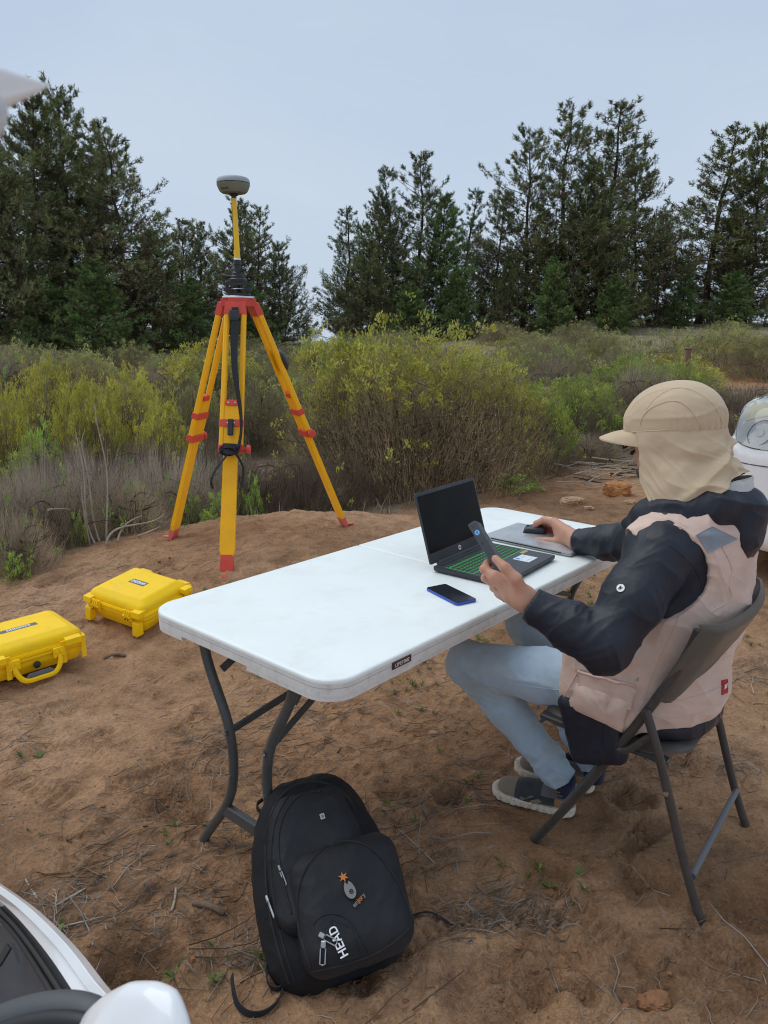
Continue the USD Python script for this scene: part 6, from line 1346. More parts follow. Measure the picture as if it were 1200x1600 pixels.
def shrub_meshes(seed, rx, h, n_tw, n_leaf, n_clump, twig=(.10, .078, .042), leaf=(.085, .080, .026), clump=(.190, .192, .040), up=.7, tw_len=(.12, .30), tw_w=.0042, top=.35, clump_leaf=.040, stems=46, ry=None, dry=0.0, shell=.5):
    """A dome of fine upright twigs on many thin stems, with small leaves and bright leaf clusters on its outside."""
    rg = np.random.default_rng(seed); ry = ry or rx
    lump = lambda a, e: 1 + .13 * np.sin(a * 3 + seed) + .10 * np.sin(a * 5 + seed * 2.1) * np.cos(e * 4) + .10 * np.sin(a * 8 + e * 6 + seed)
    def dome(n, lo, hi, emin=.02):
        a = rg.uniform(0, 2 * PI, n); se = rg.uniform(emin, 1, n); e = np.arcsin(se); r = rg.uniform(lo ** 2, hi ** 2, n) ** .5 * lump(a, e)
        dr = np.stack([np.cos(a) * np.cos(e), np.sin(a) * np.cos(e), np.sin(e)], 1); return dr * r[:, None] * [rx, ry, h], dr
    paths = []; E, dr = dome(stems, .62, .95, .15)
    for q in range(stems):
        b = np.array([rg.normal(0, .07 * rx), rg.normal(0, .07 * ry), -.03]); m = b * .45 + E[q] * .55 + np.array([0, 0, .12 * h]) + rg.normal(0, .05 * rx, 3); paths.append(spline([b, b * .8 + m * .2 + rg.normal(0, .03 * rx, 3), m, E[q]], 7))
        if rg.random() < .8: c = paths[-1][4]; paths.append(spline([c, c * .5 + E[q] * .5 + rg.normal(0, .10 * rx, 3), E[q] + rg.normal(0, .22 * rx, 3) * [1, 1, .5]], 5))
    stem = stems_mesh(paths, [rg.uniform(.006, .013) for _ in paths], [.002] * len(paths))
    P, dr = dome(n_tw, shell, .98); d = nrm(dr * [1, 1, .5] * (1 - up) + np.array([0, 0, 1.0]) * up + rg.normal(0, .22, P.shape)); L = rg.uniform(*tw_len, n_tw)
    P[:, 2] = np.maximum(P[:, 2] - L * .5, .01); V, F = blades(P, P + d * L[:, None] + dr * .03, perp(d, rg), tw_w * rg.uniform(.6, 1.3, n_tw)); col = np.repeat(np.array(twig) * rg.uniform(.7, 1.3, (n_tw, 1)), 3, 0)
    VV, FF, CC, off = [V], [F], [col], len(V)
    if n_leaf:
        P, dr = dome(n_leaf, shell + .1, 1.03); d = nrm(dr * .5 + np.array([0, 0, .8]) + rg.normal(0, .5, P.shape)); V, F = blades(P, P + d * rg.uniform(.016, .034, n_leaf)[:, None], perp(d, rg), rg.uniform(.005, .010, n_leaf))
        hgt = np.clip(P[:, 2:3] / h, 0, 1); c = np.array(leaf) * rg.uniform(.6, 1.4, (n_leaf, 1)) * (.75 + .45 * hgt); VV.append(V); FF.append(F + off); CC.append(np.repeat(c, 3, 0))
    tw = (tri(np.concatenate(VV), np.concatenate(FF)), np.concatenate(CC)); cl = None
    if n_clump:
        nt = int(n_clump * .78); P, dr = dome(nt, .93, 1.05, top); P2, dr2 = dome(max(n_clump // 22, 2), .88, 1.0, .05); i_ = rg.integers(0, len(P2), n_clump - nt); P = np.vstack([P, P2[i_] + rg.normal(0, .11 * rx, (len(i_), 3)) * [1, 1, .7]]); dr = np.vstack([dr, dr2[i_]]); k = 15; o = np.repeat(P, k, 0) + rg.normal(0, .026, (n_clump * k, 3)); d = nrm(np.repeat(dr, k, 0) * .7 + np.array([0, 0, .5]) + rg.normal(0, .65, o.shape)); l = rg.uniform(.6, 1.3, len(o)) * clump_leaf
        V, F = blades(o, o + d * l[:, None], perp(d, rg), l * .42, o + d * l[:, None] * .5); c = np.repeat(np.array(clump) * rg.uniform(.7, 1.3, (n_clump, 1)) * np.array([1, 1, 1]) + np.array([.05, .03, -.005]) * (rg.random((n_clump, 1)) < .22), k, 0)
        cl = (tri(V, F), np.repeat(c, 5, 0))
    return stem, tw, cl
proto_root = '/World/Looks'
def proto(name, parts):
    """A class prim holding a kind's parts; the plants of that kind refer to it."""
    c = stage.CreateClassPrim(f'/World/{name}'); c.SetTypeName('Xform')
    for nm, mesh, mt, tint in parts: obj(nm, mesh, mt, c, True, tint=tint, kind='stuff' if nm in ('twigs', 'leaf_clusters') else None)
    return f'/World/{name}'
def plant(name, pro, label, cat, P, scale, rot, group=None):
    t = thing(name, label, cat, P, rot, group, scale=scale); t.GetReferences().AddInternalReference(pro); t.SetInstanceable(True); return t
PINES = {}
for nm, sd, kw in (('full', 1, dict(spread=.33, dens=1.2, bare=.01, brown=.22)), ('wide', 2, dict(spread=.36, dens=1.25, bare=.01, brown=.28, lean=.03)), ('spire', 3, dict(spread=.24, dens=.95, bare=.02, sparse_=.82, upsweep=.6)),
                   ('ragged', 4, dict(spread=.32, dens=.95, bare=.02, sparse_=.72, brown=.30, lean=-.04, upsweep=.45)), ('dense', 5, dict(spread=.28, dens=1.35, bare=.0, green=(.058, .088, .026), brown=.12)), ('thin', 6, dict(spread=.20, dens=.8, bare=.08, sparse_=.66, green=(.052, .076, .040), upsweep=.55)),
                   ('tall', 7, dict(spread=.275, dens=.95, bare=.02, sparse_=.76, upsweep=.7, brown=.25))):
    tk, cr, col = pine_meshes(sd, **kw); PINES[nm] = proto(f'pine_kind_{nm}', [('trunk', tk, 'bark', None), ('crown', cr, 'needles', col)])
def tree_at(kind, px, top, base, y, rot, label, group=None, wide=1.0, name='pine_tree'):
    P = at_y(px, base, y); g = float(base_z(P[0], P[1])); T_ = at_y(px, top, y); H = T_[2] - g; s = H / 15.0
    plant(name, PINES[kind], label, 'tree', (T_[0], y, g - .1), (s * wide, s * wide, s), rot, group)
TREES = [  # kind, column, top, base, distance, turn, width, label
    ('wide', 36, 140, 575, 34, .3, 1.0, 'tall dark pine at the far left, its top behind the blurred white car part'),
    ('full', 88, 136, 575, 37, 2.0, .95, 'tallest pine of the left group, dark and broad'),
    ('spire', 134, 176, 575, 35, 4.1, 1.25, 'dark pine with a narrow pointed top, right of the tallest left pine'),
    ('ragged', 186, 206, 578, 33, .9, 1.15, 'ragged pine whose upswept branches reach towards the tripod'),
    ('full', -30, 186, 580, 31, 3.2, 1.0, 'dark pine cut off by the left picture edge'),
    ('dense', 150, 400, 585, 29, 5.0, 1.5, 'low bushy green pine in front of the left pine group'),
    ('dense', 232, 356, 578, 37, 1.2, 1.2, 'bushy bright green pine between the left group and the tripod'),
    ('spire', 272, 340, 572, 43, 2.2, 1.3, 'slender pine left of the tripod, second of the lower row'),
    ('tall', 306, 344, 572, 44, 3.9, 1.2, 'slim dark pine just left of the tripod'),
    ('dense', 300, 430, 580, 33, .4, 1.5, 'low round green pine directly left of the tripod head'),
    ('full', 372, 312, 565, 43, .7, 1.0, 'dark pine directly behind the tripod and receiver'),
    ('ragged', 402, 322, 562, 41, 2.6, 1.0, 'pine right behind the tripod, branches showing right of the receiver'),
    ('wide', 436, 378, 562, 40, 4.4, .9, 'broad drooping pine at the sky gap right of the tripod'),
    ('thin', 540, 318, 545, 50, 1.0, 1.25, 'thin open-branched pine just right of the sky gap'),
    ('wide', 575, 372, 540, 47, 5.2, 1.15, 'low wide pine right of the sky gap with brown inner branches'),
    ('thin', 612, 256, 545, 54, 2.4, 1.0, 'pine with a bare spindly tip, left of the pair behind the laptop shrub'),
    ('tall', 655, 236, 545, 51, 3.3, 1.15, 'tall pine with a pale needle tip above the big centre shrub'),
    ('full', 592, 300, 545, 53, .2, .95, 'dense pine in the middle of the centre group'),
    ('dense', 690, 300, 545, 50, 1.8, 1.05, 'rounded dark pine right of the spindly centre pine'),
    ('thin', 735, 292, 545, 57, 5.6, 1.2, 'small open pine standing in the dip between the two right groups'),
    ('ragged', 782, 300, 545, 53, 2.9, 1.0, 'ragged pine at the left edge of the tallest right group'),
    ('tall', 833, 198, 540, 53, 4.8, 1.1, 'open-topped pine left of the two tallest right pines'),
    ('tall', 896, 166, 540, 51, .5, 1.25, 'very tall dark pine, left one of the two highest right of centre'),
    ('spire', 957, 163, 540, 52, 1.4, 1.35, 'very tall dark pine, right one of the two highest right of centre'),
    ('full', 925, 262, 540, 49, 3.0, 1.0, 'broad dark pine filling the foot of the tallest right group'),
    ('ragged', 1006, 232, 540, 53, 5.9, 1.1, 'pine with stepped branches right of the two highest'),
    ('dense', 640, 440, 545, 46, 2.2, 1.6, 'low green pine under the centre group, partly hidden by the big shrub'),
    ('dense', 965, 430, 538, 46, 4.2, 1.6, 'low dark pine filling the gap under the two highest right pines'),
    ('dense', 1150, 420, 528, 52, 1.2, 1.7, 'low dark pine at the foot of the tall layered pine'),
    ('dense', 60, 430, 580, 30, 2.7, 1.6, 'low bushy pine at the far left behind the yellow-green shrubs'),
    ('dense', 390, 440, 565, 38, 3.4, 1.5, 'low round pine behind the tripod head'),
    ('dense', 865, 400, 545, 47, .8, 1.15, 'low bright green pine at the foot of the tallest right group'),
    ('wide', 800, 395, 545, 49, 2.1, 1.0, 'low dark pine with brown branches behind the dry bare stems'),
    ('full', 1040, 330, 538, 56, 4.0, .9, 'mid-height pine in the gap behind the cap'),
    ('spire', 1122, 193, 528, 57, 2.7, 1.45, 'tall layered pine standing apart at the right'),
    ('full', 1150, 330, 525, 60, 1.1, .9, 'dark lower pine between the two tall ones at the right edge'),
    ('wide', 1200, 196, 528, 56, 3.6, .85, 'tall pine cut off by the right picture edge'),
    ('dense', 1075, 400, 530, 52, .1, 1.0, 'low spreading pine left of the tall layered pine'),
    ('dense', 715, 415, 548, 48, 3.7, 1.1, 'low dark pine below the small open pine')]
for k, px, top, base, y, rot, wd, lb in TREES: tree_at(k, px, top, base, y, rot, lb, 'pines along the far edge of the clearing', wd)
# ---- shrubs
SH = {}
def mk(nm, seed, **kw):
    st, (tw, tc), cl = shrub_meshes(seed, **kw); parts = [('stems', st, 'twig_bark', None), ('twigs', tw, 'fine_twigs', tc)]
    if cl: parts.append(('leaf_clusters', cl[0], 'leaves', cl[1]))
    SH[nm] = proto(f'shrub_kind_{nm}', parts)
mk('great', 11, rx=1.25, h=1.55, n_tw=15000, n_leaf=24000, n_clump=540, stems=110, twig=(.150, .110, .066), leaf=(.145, .112, .064), up=.75, shell=.35, top=.74)
mk('great2', 12, rx=1.0, h=1.35, n_tw=10000, n_leaf=17000, n_clump=540, stems=80, twig=(.140, .105, .062), leaf=(.140, .112, .060), up=.7, shell=.4, top=.58)
mk('green', 13, rx=.9, h=1.05, n_tw=7000, n_leaf=9000, n_clump=620, stems=50, twig=(.130, .105, .070), leaf=(.115, .110, .050), clump=(.150, .186, .042), top=.22, up=.5)
mk('pale', 14, rx=1.0, h=1.0, n_tw=6000, n_leaf=17000, n_clump=380, stems=40, twig=(.175, .142, .088), leaf=(.155, .138, .074), clump=(.160, .160, .062), top=.55, up=.6)
mk('yellow', 15, rx=1.1, h=1.1, n_tw=8000, n_leaf=18000, n_clump=620, stems=60, twig=(.150, .120, .066), leaf=(.150, .130, .054), clump=(.225, .212, .040), top=.52, up=.65)
mk('grey', 16, rx=.75, h=.62, n_tw=9000, n_leaf=0, n_clump=0, stems=60, twig=(.255, .205, .155), up=.45, tw_len=(.08, .26), tw_w=.0036, shell=.25)
mk('grey2', 17, rx=.65, h=.5, n_tw=7000, n_leaf=3000, n_clump=14, stems=50, twig=(.200, .155, .110), leaf=(.085, .078, .045), up=.4, tw_len=(.08, .24), tw_w=.0036, shell=.25, clump=(.12, .20, .045), top=.1)
mk('brown', 18, rx=.8, h=.7, n_tw=9000, n_leaf=3500, n_clump=10, stems=60, twig=(.110, .080, .058), leaf=(.080, .062, .040), up=.5, shell=.25, top=.2)
mk('olive', 19, rx=1.0, h=.95, n_tw=7000, n_leaf=15000, n_clump=160, stems=50, twig=(.150, .118, .070), leaf=(.135, .112, .060), clump=(.13, .14, .05), top=.6, up=.7)
mk('leafy', 20, rx=.30, h=.42, n_tw=260, n_leaf=300, n_clump=62, stems=16, leaf=(.10, .15, .04), clump=(.145, .220, .042), clump_leaf=.040, top=.0, shell=.3)
REF = dict(great=(1.25, 1.55), great2=(1.0, 1.35), green=(.9, 1.05), pale=(1.0, 1.0), yellow=(1.1, 1.1), grey=(.75, .62), grey2=(.65, .5), brown=(.8, .7), olive=(1.0, .95), leafy=(.30, .42))
def shrub_at(kind, px, top, y, wpx, rot, label, group=None, name='shrub'):
    """A shrub whose middle stands in column px at distance y, with its top at row top and wpx wide."""
    T_ = at_y(px, top, y); g = float(base_z(T_[0], y)); r, h = REF[kind]; depth = (T_ - EYE) @ CF
    sx = wpx * depth / CAM_F / 2 / r; plant(name, SH[kind], label, 'shrub', (T_[0], y, g - .03), (sx, sx, max(T_[2] - g, .1) / h * (.84 if kind in ('yellow', 'olive', 'pale', 'green', 'leafy') else .88 if kind.startswith('great') else .95)), rot, group)
SHRUBS = [
    ('great', 655, 507, 7.9, 400, .4, 'largest shrub, brown twigs with green tips, behind the open laptop'),
    ('great2', 540, 520, 8.3, 210, 2.0, 'brown and yellow-green shrub touching the left of the largest one, right of the tripod'),
    ('great2', 770, 556, 8.2, 190, 4.0, 'brown shrub with green tips on the right flank of the largest one'),
    ('green', 835, 588, 8.6, 130, 1.1, 'bright green leafy shrub at the right end of the largest shrub'),
    ('leafy', 805, 735, 7.35, 80, .2, 'small yellow-green plant just above the far end of the table'),
    ('green', 912, 578, 10.5, 150, 2.6, 'bright green shrub in the middle distance left of the cap'),
    ('green', 985, 548, 13.5, 165, .8, 'rounded green shrub above and left of the cap'),
    ('green', 1072, 556, 12.6, 90, 3.3, 'green shrub directly above the cap beside the wooden post'),
    ('olive', 1040, 512, 18.5, 170, 1.9, 'large olive shrub behind the wooden post'),
    ('pale', 940, 510, 22, 120, 5.1, 'pale shrub at the foot of the two highest pines'),
    ('olive', 865, 528, 19, 130, 2.2, 'orange-brown shrub left of the pale one below the pines'),
    ('pale', 800, 534, 20, 90, .6, 'greyish shrub below the dry bare stems'),
    ('pale', 1130, 505, 24, 170, 4.6, 'pale olive shrub at the right below the tall layered pine'),
    ('pale', 1205, 510, 22, 130, 3.0, 'pale olive shrub cut off by the right picture edge'),
    ('yellow', 75, 553, 8.6, 175, .9, 'yellow-green shrub at the left edge in front of the dark pines'),
    ('yellow', 190, 568, 9.2, 170, 3.7, 'yellow-green shrub second from the left edge'),
    ('olive', 290, 576, 10.0, 150, 5.2, 'olive shrub just left of the tripod legs'),
    ('olive', 395, 572, 10.4, 150, 1.4, 'olive shrub seen between the tripod legs'),
    ('pale', 470, 578, 11.5, 120, 2.9, 'pale shrub right of the right tripod leg'),
    ('yellow', 250, 620, 7.9, 100, 4.9, 'small yellow-green shrub left of the left tripod leg'),
    ('yellow', -10, 590, 7.2, 110, 2.3, 'yellow-green shrub cut off by the left picture edge'),
    ('green', 50, 668, 6.6, 110, 1.7, 'low green shrub at the left edge above the dry grey brush'),
    ('olive', 420, 560, 15, 110, 5.5, 'olive shrub under the round black pad of the tripod'),
    ('pale', 330, 560, 16, 140, .1, 'far olive shrub left of the tripod, at the foot of the dark pines'),
    ('yellow', 140, 590, 7.6, 130, 5.9, 'yellow-green shrub with a bare patch, in front of the second from the left')]
for k, px, top, y, w, rot, lb in SHRUBS: shrub_at(k, px, top, y, w, rot, lb)
DRY = [('grey', 30, 720, 5.3, 150, .3), ('grey2', 95, 745, 5.15, 140, 1.9), ('grey', 140, 692, 5.9, 180, 3.1), ('grey2', 190, 735, 5.55, 150, 4.4), ('grey', 245, 696, 6.4, 170, 5.3), ('grey', 320, 700, 6.7, 150, .9), ('grey2', 290, 735, 6.1, 130, 2.2), ('brown', 395, 705, 6.7, 130, 3.6),
       ('brown', 470, 700, 7.0, 150, 1.2), ('brown', 540, 705, 7.3, 150, 2.7), ('grey2', 15, 790, 4.6, 130, 5.0), ('brown', 610, 715, 7.5, 140, 4.2), ('brown', 705, 718, 7.7, 150, .6), ('grey', 60, 700, 6.1, 130, 2.0), ('grey2', -40, 745, 4.9, 140, 3.9), ('grey2', 350, 735, 6.5, 110, 5.8), ('brown', 100, 680, 6.6, 140, .2), ('brown', 220, 680, 7.0, 150, 1.1), ('brown', 330, 680, 7.4, 140, 4.8)]
for k, px, top, y, w, rot in DRY: shrub_at(k, px, top, y, w, rot, 'low leafless grey-brown brush along the edge of the dirt left of the table', 'dry brush along the edge of the dirt', 'dry_brush')
for k, px, top, y, w, rot in [('brown', 895, 640, 10.2, 130, .5), ('brown', 955, 632, 11.0, 140, 2.1), ('grey2', 925, 672, 9.3, 120, 3.2), ('brown', 1115, 598, 11.5, 160, 1.3), ('brown', 1185, 592, 11.8, 150, 4.1), ('brown', 1150, 640, 9.6, 150, 5.0), ('brown', 1010, 640, 10.4, 140, 3.9), ('brown', 1215, 640, 9.9, 120, .2), ('brown', 860, 668, 9.0, 100, 1.0)]:
    shrub_at(k, px, top, y, w, rot, 'low dark leafless brush around and behind the person\'s cap', 'dark dry brush behind the person', 'dry_brush')
for k, (px, top, y, w) in enumerate([(215, 745, 5.75, 34), (340, 760, 5.75, 40), (325, 790, 5.5, 26), (300, 765, 5.9, 30), (395, 735, 6.4, 30), (20, 855, 4.35, 40), (120, 790, 5.0, 24), (60, 655, 7.0, 60)]):
    shrub_at('leafy', px, top, y, w, k * 1.3, 'small bright green leafy plant at the edge of the dry brush', 'small green plants in the dry brush', 'green_plant')
rg = np.random.default_rng(123); k = 0
while k < 100:
    y = 10.5 * (46 / 10.5) ** rg.random(); x = rg.uniform(-.58, .58) * y; px = float(pix(np.array([x, y, 0.0]))[0])
    if abs(y - 22 - .10 * x) < 3.2 and x > 6: continue
    if (y < 15 and px < 480) or (y < 25 and px > 1060): continue
    h = rg.uniform(.5, 1.05); kind = rg.choice(['olive', 'pale', 'brown', 'pale', 'grey2', 'yellow'] if y < 25 else ['olive', 'pale', 'brown']); r_, h_ = REF[kind]; sc = rg.uniform(.75, 1.45)
    plant('shrub', SH[kind], 'one of many olive and pale shrubs scattered over the far clearing' , 'shrub', (x, y, float(base_z(x, y)) - .05), (sc, sc, h / h_), rg.uniform(0, 6), 'shrubs scattered over the far clearing'); k += 1
# ---- far ground cover: what nobody could count
rg = np.random.default_rng(77)
def cover(n, x0, x1, y0, y1, hgt, width, colr, keep):
    x = rg.uniform(x0, x1, n * 2); y = y0 * (y1 / y0) ** rg.random(n * 2); ok = keep(x, y) > rg.random(n * 2); x, y = x[ok][:n], y[ok][:n]; n = len(x)
    z = base_z(x, y); o = np.stack([x, y, z - .02], 1); d = nrm(np.stack([rg.normal(0, .35, n), rg.normal(0, .35, n), np.ones(n)], 1)); h = hgt * rg.uniform(.4, 1.3, n) * (.7 + .6 * fbm(np.stack([x * .4, y * .4, 0 * x], -1), 2, 4))
    V, F = blades(o, o + d * h[:, None], perp(d, rg), width * (1 + y / 14)); c = np.array(colr)[rg.integers(0, len(colr), n)] * rg.uniform(.7, 1.3, (n, 1)); return tri(V, F), np.repeat(c, 3, 0)
vis = lambda x, y: (np.abs(x) < y * .62 + 1.2) * in_brush(x, y) * (1 - np.exp(-((y - 22 - .10 * x) / 2.6) ** 2) * np.clip((x - 6.5) / 3, 0, 1))
cm, cc = cover(70000, -40, 40, 4.2, 62, .20, .006, [(.17, .14, .10), (.13, .115, .055), (.22, .19, .15), (.10, .085, .05)], vis)
obj('dry_grass', cm, 'fine_twigs', None, True, 'stuff', cc, 'dry grass and stubble covering the ground between the shrubs', 'grass')
cm, cc = cover(26000, -40, 40, 4.0, 30, .13, .005, [(.10, .13, .045), (.13, .14, .05), (.16, .14, .08)], lambda x, y: vis(x, y))
obj('low_grass', cm, 'fine_twigs', None, True, 'stuff', cc, 'short green and yellowish grass low between the brush', 'grass')
# ---- bare stems, fallen branch, dead wood, post
def sticks(name, label, cat, paths, r0, r1, m='pale_stem', n=6):
    P0 = np.asarray(paths[0][0], float); t = thing(name, label, cat, P0, world=True)
    for p in paths: obj('stem', MB().tube(spline(p, 14), np.linspace(r0, r1, 14), n), m, t, True)
    return t
def gy_(px, py, y): return at_y(px, py, y)
sticks('bare_sapling', 'pale bare upright stems rising from the grey brush at left', 'sapling', [
    [gy_(150, 852, 5.0), gy_(133, 790, 5.05), gy_(130, 730, 5.1), gy_(121, 690, 5.12), gy_(117, 668, 5.12)], [gy_(158, 852, 5.05), gy_(143, 790, 5.1), gy_(136, 735, 5.1), gy_(128, 690, 5.15), gy_(133, 670, 5.15)],
    [gy_(166, 850, 5.1), gy_(168, 780, 5.15), gy_(166, 730, 5.2), gy_(158, 690, 5.2), gy_(148, 632, 5.25)], [gy_(142, 856, 5.0), gy_(131, 800, 5.0), gy_(127, 760, 5.0)]], .0075, .003)
sticks('fallen_branch', 'pale dead branch lying in the brush left of the left tripod foot', 'branch', [
    [gy_(166, 850, 4.95), gy_(175, 832, 5.0), gy_(210, 820, 5.1), gy_(256, 803, 5.2)], [gy_(184, 845, 5.0), gy_(190, 828, 5.05), gy_(222, 806, 5.15)], [gy_(215, 838, 5.05), gy_(235, 830, 5.1), gy_(250, 823, 5.15)], [gy_(75, 797, 4.9), gy_(95, 795, 5.0), gy_(110, 796, 5.0)]], .0085, .003)
rg = np.random.default_rng(9); dw = thing('dead_wood', 'pile of grey dead branches on the ground left of the person\'s face', 'branches', on_ground(950, 745), world=True)
for q in range(46):
    a = on_ground(rg.uniform(850, 1000), rg.uniform(728, 768)); an = rg.uniform(-.5, .7); L = rg.uniform(.15, .55); b = a + np.array([math.cos(an) * L, math.sin(an) * L, 0]); a[2] += rg.uniform(0, .12); b[2] = base_z(b[0], b[1]) + rg.uniform(.0, .16)
    obj('branch', MB().tube(spline([a, (a + b) / 2 + rg.normal(0, .03, 3), b], 7), np.linspace(rg.uniform(.005, .011), .003, 7), 5), 'pale_stem' if q % 3 else 'twig_bark', dw, True)
for px, top in ((783, 448), (806, 462), (792, 480)):
    T_ = at_y(px, top, 46); g = float(base_z(T_[0], 46)); o = np.array([T_[0], 46, g]); sticks('dead_sapling', {783: 'tall pale bare stem before the dark pines, left of the pair', 806: 'tall pale bare stem before the dark pines, right of the pair', 792: 'short pale bare stem between the two tall ones before the pines'}[px], 'sapling', [[o, (o + T_) / 2 + [.15, 0, 0], T_]] + [[o * (1 - t) + T_ * t, o * (1 - t) + T_ * t + np.array([s * .5, 0, .9])] for t, s in ((.6, -1),)], .035, .012, 'twig_bark')
T_ = at_y(1076, 543, 15.5); g = float(base_z(T_[0], 15.5)); po = thing('wooden_post', 'short reddish wooden post among the shrubs above the cap', 'post', (T_[0], 15.5, g), world=True)
plain('post_wood', (0.22, 0.115, 0.075), 0.9, 0.2, 10, 0.4, 60); obj('shaft', MB().box((T_[0], 15.5, (g + T_[2]) / 2 - .02), (.10, .10, T_[2] - g - .04), None, .012), 'post_wood', po); obj('cap', MB().box((T_[0], 15.5, T_[2] - .02), (.12, .12, .04), None, .012), 'post_wood', po)

# ------------------------------------------------------------------ litter on the bare dirt
rg = np.random.default_rng(41)
spots = [(360, 1290, 90), (250, 1330, 110), (120, 1420, 110), (60, 1420, 80), (220, 1450, 110), (330, 1400, 90), (640, 1090, 110), (720, 1150, 110), (560, 1150, 90), (500, 1120, 80), (660, 1040, 70), (800, 1400, 50), (330, 1160, 60), (420, 1200, 60), (850, 1420, 45), (740, 1220, 70), (990, 1200, 50), (1080, 1170, 60), (1170, 1050, 50), (1150, 1200, 40), (250, 1215, 60), (180, 1330, 90), (420, 1090, 60), (560, 1310, 50), (740, 1420, 50),
         (920, 790, 70), (980, 800, 60), (860, 780, 60), (430, 800, 60), (520, 800, 60), (300, 830, 60), (200, 880, 60), (60, 940, 50), (400, 1480, 60), (30, 1150, 60), (470, 1260, 70), (620, 1250, 70), (830, 1150, 50), (680, 1330, 60)]
jobs, N = [], 5600
for q in range(N):
    s = spots[q % len(spots)] if q % 5 else (rg.uniform(-50, 1250), rg.uniform(800, 1640), 120); px, py = s[0] + rg.normal(0, s[2] * .62), s[1] + rg.normal(0, s[2] * .40)
    if py < 790 or py > 1700: continue
    P = at_z(px, py, .02)
    if np.hypot(P[0], P[1]) > 4.2: P[2] = base_z(P[0], P[1]); P = at_z(px, py, P[2])
    L = rg.uniform(.015, .075) if q % 9 else rg.uniform(.08, .24); a = rg.uniform(0, PI) if rg.random() < .6 else rg.normal(.5, .4); t = np.linspace(-.5, .5, 4)
    jobs.append((P[0] + math.cos(a) * t * L + np.cumsum(rg.normal(0, .085 * L, 4)), P[1] + math.sin(a) * t * L + np.cumsum(rg.normal(0, .085 * L, 4)), rg.uniform(.001, .008) + rg.uniform(0, .06 * L) * np.abs(t + .5 if rg.random() < .5 else t), rg.uniform(.0006, .0017) * (1.5 if L > .18 else 1)))
jx, jy, ju = (np.array([j[k] for j in jobs]) for k in range(3)); jz = gz(jx.ravel(), jy.ravel()).reshape(-1, 4) + ju; jr = np.array([j[3] for j in jobs])[:, None] * np.linspace(1, .5, 4)
V, F = tubes(np.stack([jx, jy, jz], 2), jr, 3); cols = np.array([(.44, .37, .29), (.34, .28, .22), (.27, .20, .14), (.38, .34, .30), (.20, .13, .085)])[rg.integers(0, 5, len(jobs))] * rg.uniform(.55, 1.05, (len(jobs), 1))
obj('straw', trimesh.Trimesh(V, F, process=False), 'straw', None, True, 'stuff', np.repeat(cols, 12, 0), 'dead twigs and straw scattered over the bare dirt', 'straw')
# crumbs and clods of earth
ico = trimesh.creation.icosphere(1); V_, F_, off = [], [], 0; pts = []
for (x, y, r, d) in PITS:
    for _ in range(13): pts.append((x + rg.normal(0, r * .9), y + rg.normal(0, r * .9), rg.uniform(.003, .010)))
for _ in range(1500):
    P = at_z(rg.uniform(-80, 1280), rg.uniform(830, 1680), 0); pts.append((P[0], P[1], rg.uniform(.0014, .0042)))
pts = np.array(pts); pz = gz(pts[:, 0], pts[:, 1])
for (x, y, s), z in zip(pts, pz):
    v = ico.vertices * (1 + 1.1 * (noise(ico.vertices * 1.9 + rg.uniform(0, 90, 3), 2) - .5))[:, None] * [1, rg.uniform(.7, 1.2), rg.uniform(.5, .85)]; V_.append(v * s + [x, y, z - s * .05]); F_.append(ico.faces + off); off += len(v)
obj('clods', tri(np.concatenate(V_), np.concatenate(F_)), 'clod', None, False, 'stuff', None, 'small clods and crumbs of reddish earth on the dirt', 'clods')
# small green weeds on the dirt
ws = [(420, 1300, 8), (580, 1050, 12), (640, 1080, 14), (740, 960, 14), (760, 1000, 18), (700, 1060, 16), (440, 1500, 14), (490, 1510, 12), (640, 1360, 6), (840, 1360, 10), (790, 1350, 6), (945, 1412, 3), (330, 940, 6), (400, 1045, 8), (290, 1310, 6), (250, 1520, 6), (1110, 1010, 8), (1180, 1010, 8), (350, 1500, 8), (860, 905, 30), (900, 930, 30), (930, 960, 20), (880, 960, 24), (600, 1290, 6), (70, 1190, 4), (310, 985, 5), (700, 1130, 10), (1160, 1130, 5), (130, 1470, 5), (20, 1290, 4), (735, 1240, 6), (500, 985, 6)]
V_, F_, off = [], [], 0; O = []
for px, py, n in ws:
    for _ in range(max(n * 2 // 3, 2)): P = at_z(px + rg.normal(0, 26), py + rg.normal(0, 16), .0); O.append(P)
O = np.array(O); O[:, 2] = gz(O[:, 0], O[:, 1]) + .002; k = 8; o = np.repeat(O, k, 0); n = len(o); a = rg.uniform(0, 2 * PI, n); d = nrm(np.stack([np.cos(a), np.sin(a), rg.uniform(.15, 1.3, n)], 1)); l = rg.uniform(.010, .032, n) * np.repeat(rg.uniform(.5, 1.3, len(O)), k)
V, F = blades(o, o + d * l[:, None] - UP * .003, nrm(np.cross(d, UP)), l * .26, o + d * l[:, None] * .55 + UP * .003)
obj('weeds', tri(V, F), 'weed', None, True, 'stuff', np.repeat(np.array([.15, .19, .055]) * rg.uniform(.6, 1.3, (n, 1)), 5, 0), 'tiny green weeds sprouting from the dirt', 'weeds')
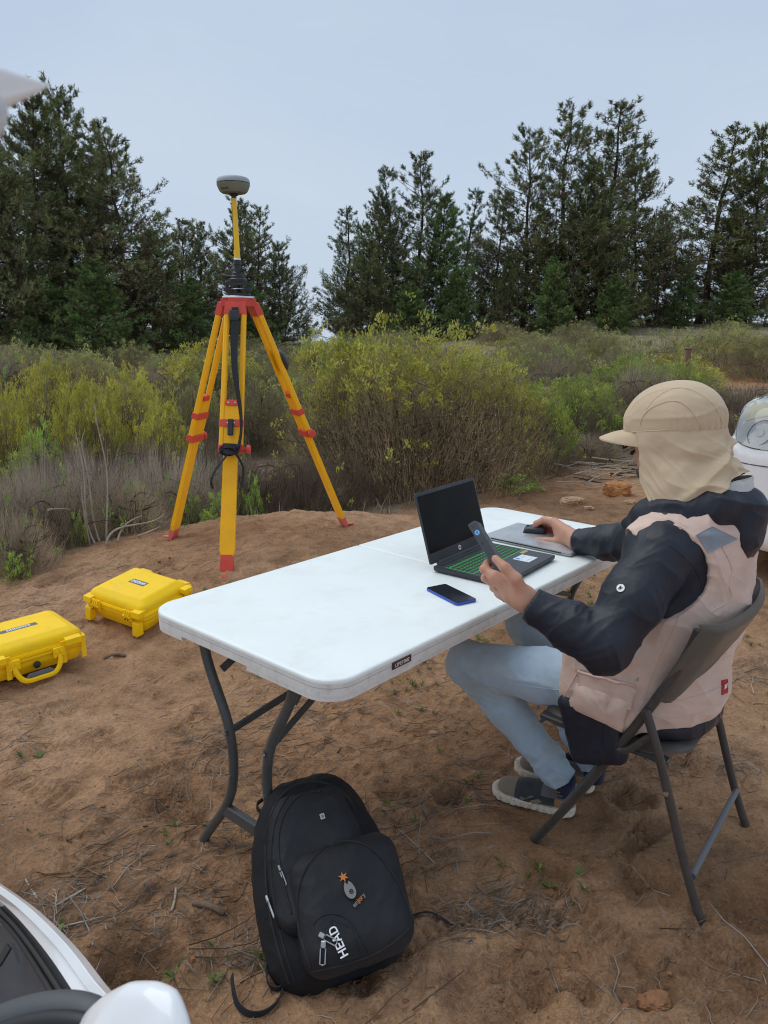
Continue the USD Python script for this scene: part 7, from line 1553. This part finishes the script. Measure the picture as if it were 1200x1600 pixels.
# sticks and stones one can point at
def stone(px, py, size, mt, label, seed, cat='stone'):
    P = on_ground(px, py); P[2] = gz(P[0], P[1]); m = trimesh.creation.icosphere(4); v = m.vertices; n_ = fbm(v * 1.4 + seed, 3, seed)[:, None]; v = v * (1 + 1.1 * (n_ - .5)); v = np.sign(v) * np.abs(v) ** .8; v = v * (1 + .30 * (fbm(v * 5 + seed, 3, seed + 1)[:, None] - .5))
    tag(obj('stone' if cat == 'stone' else 'clump', trimesh.Trimesh(v * np.asarray(size) / 2 + P + UP * size[2] * .15, m.faces, process=False), mt, None, 18), label, cat)
stone(892, 786, (.20, .14, .08), 'stone_tan', 'flat tan stone on the dirt behind the mouse hand', 3)
stone(965, 772, (.27, .22, .19), 'stone_orange', 'orange lump of earth left of the person\'s chin', 8, 'clump of earth')
stone(920, 796, (.09, .06, .04), 'stone_tan', 'small pale stone right of the flat tan stone', 12)
stone(984, 789, (.10, .07, .05), 'stone_tan', 'small pale stone below the orange lump of earth', 15)
stone(676, 1150, (.035, .028, .025), 'stone_tan', 'small round pale stone left of the knee, on the dirt', 19)
stone(1024, 1574, (.075, .06, .045), 'clod', 'large loose clod in the hollow at the lower right', 23, 'clump of earth')
def lying(name, px, r, label, mt='stick_bark', n=8):
    P = np.array([on_ground(*q) for q in px]); P[:, 2] = gz(P[:, 0], P[:, 1]) + np.linspace(r * .7, r * .9, len(P)); tag(obj(name, MB().tube(spline(P, 12), r * np.array([.8, 1, 1.05, .95, 1, 1.1, 1, .95, 1, 1.05, .95, .75]), n), mt, None, True), label, 'stick')
lying('stick', [(302, 1421), (325, 1424), (350, 1429)], .0085, 'short thick brown stick on the dirt left of the backpack')
lying('stick', [(162, 1024), (178, 1020), (196, 1021)], .008, 'dark stick on the dirt right of the black-valved yellow case')
lying('stick', [(40, 1375), (50, 1392), (59, 1409)], .0035, 'thin straight grey stick above the white car', 'pale_stem', 6)
lying('stick', [(83, 1420), (108, 1405), (134, 1390)], .0035, 'thin bent stick right of the white car', 'pale_stem', 6)
lying('stick', [(95, 1456), (130, 1446), (163, 1437)], .0032, 'long thin pale stick beside the white car bonnet', 'pale_stem', 6)
lying('stick', [(268, 1432), (273, 1412), (275, 1392)], .004, 'upright pale twig left of the thick brown stick', 'pale_stem', 6)
lying('stick', [(620, 1295), (650, 1320), (681, 1350)], .0022, 'long thin twig right of the backpack top', 'pale_stem', 6)
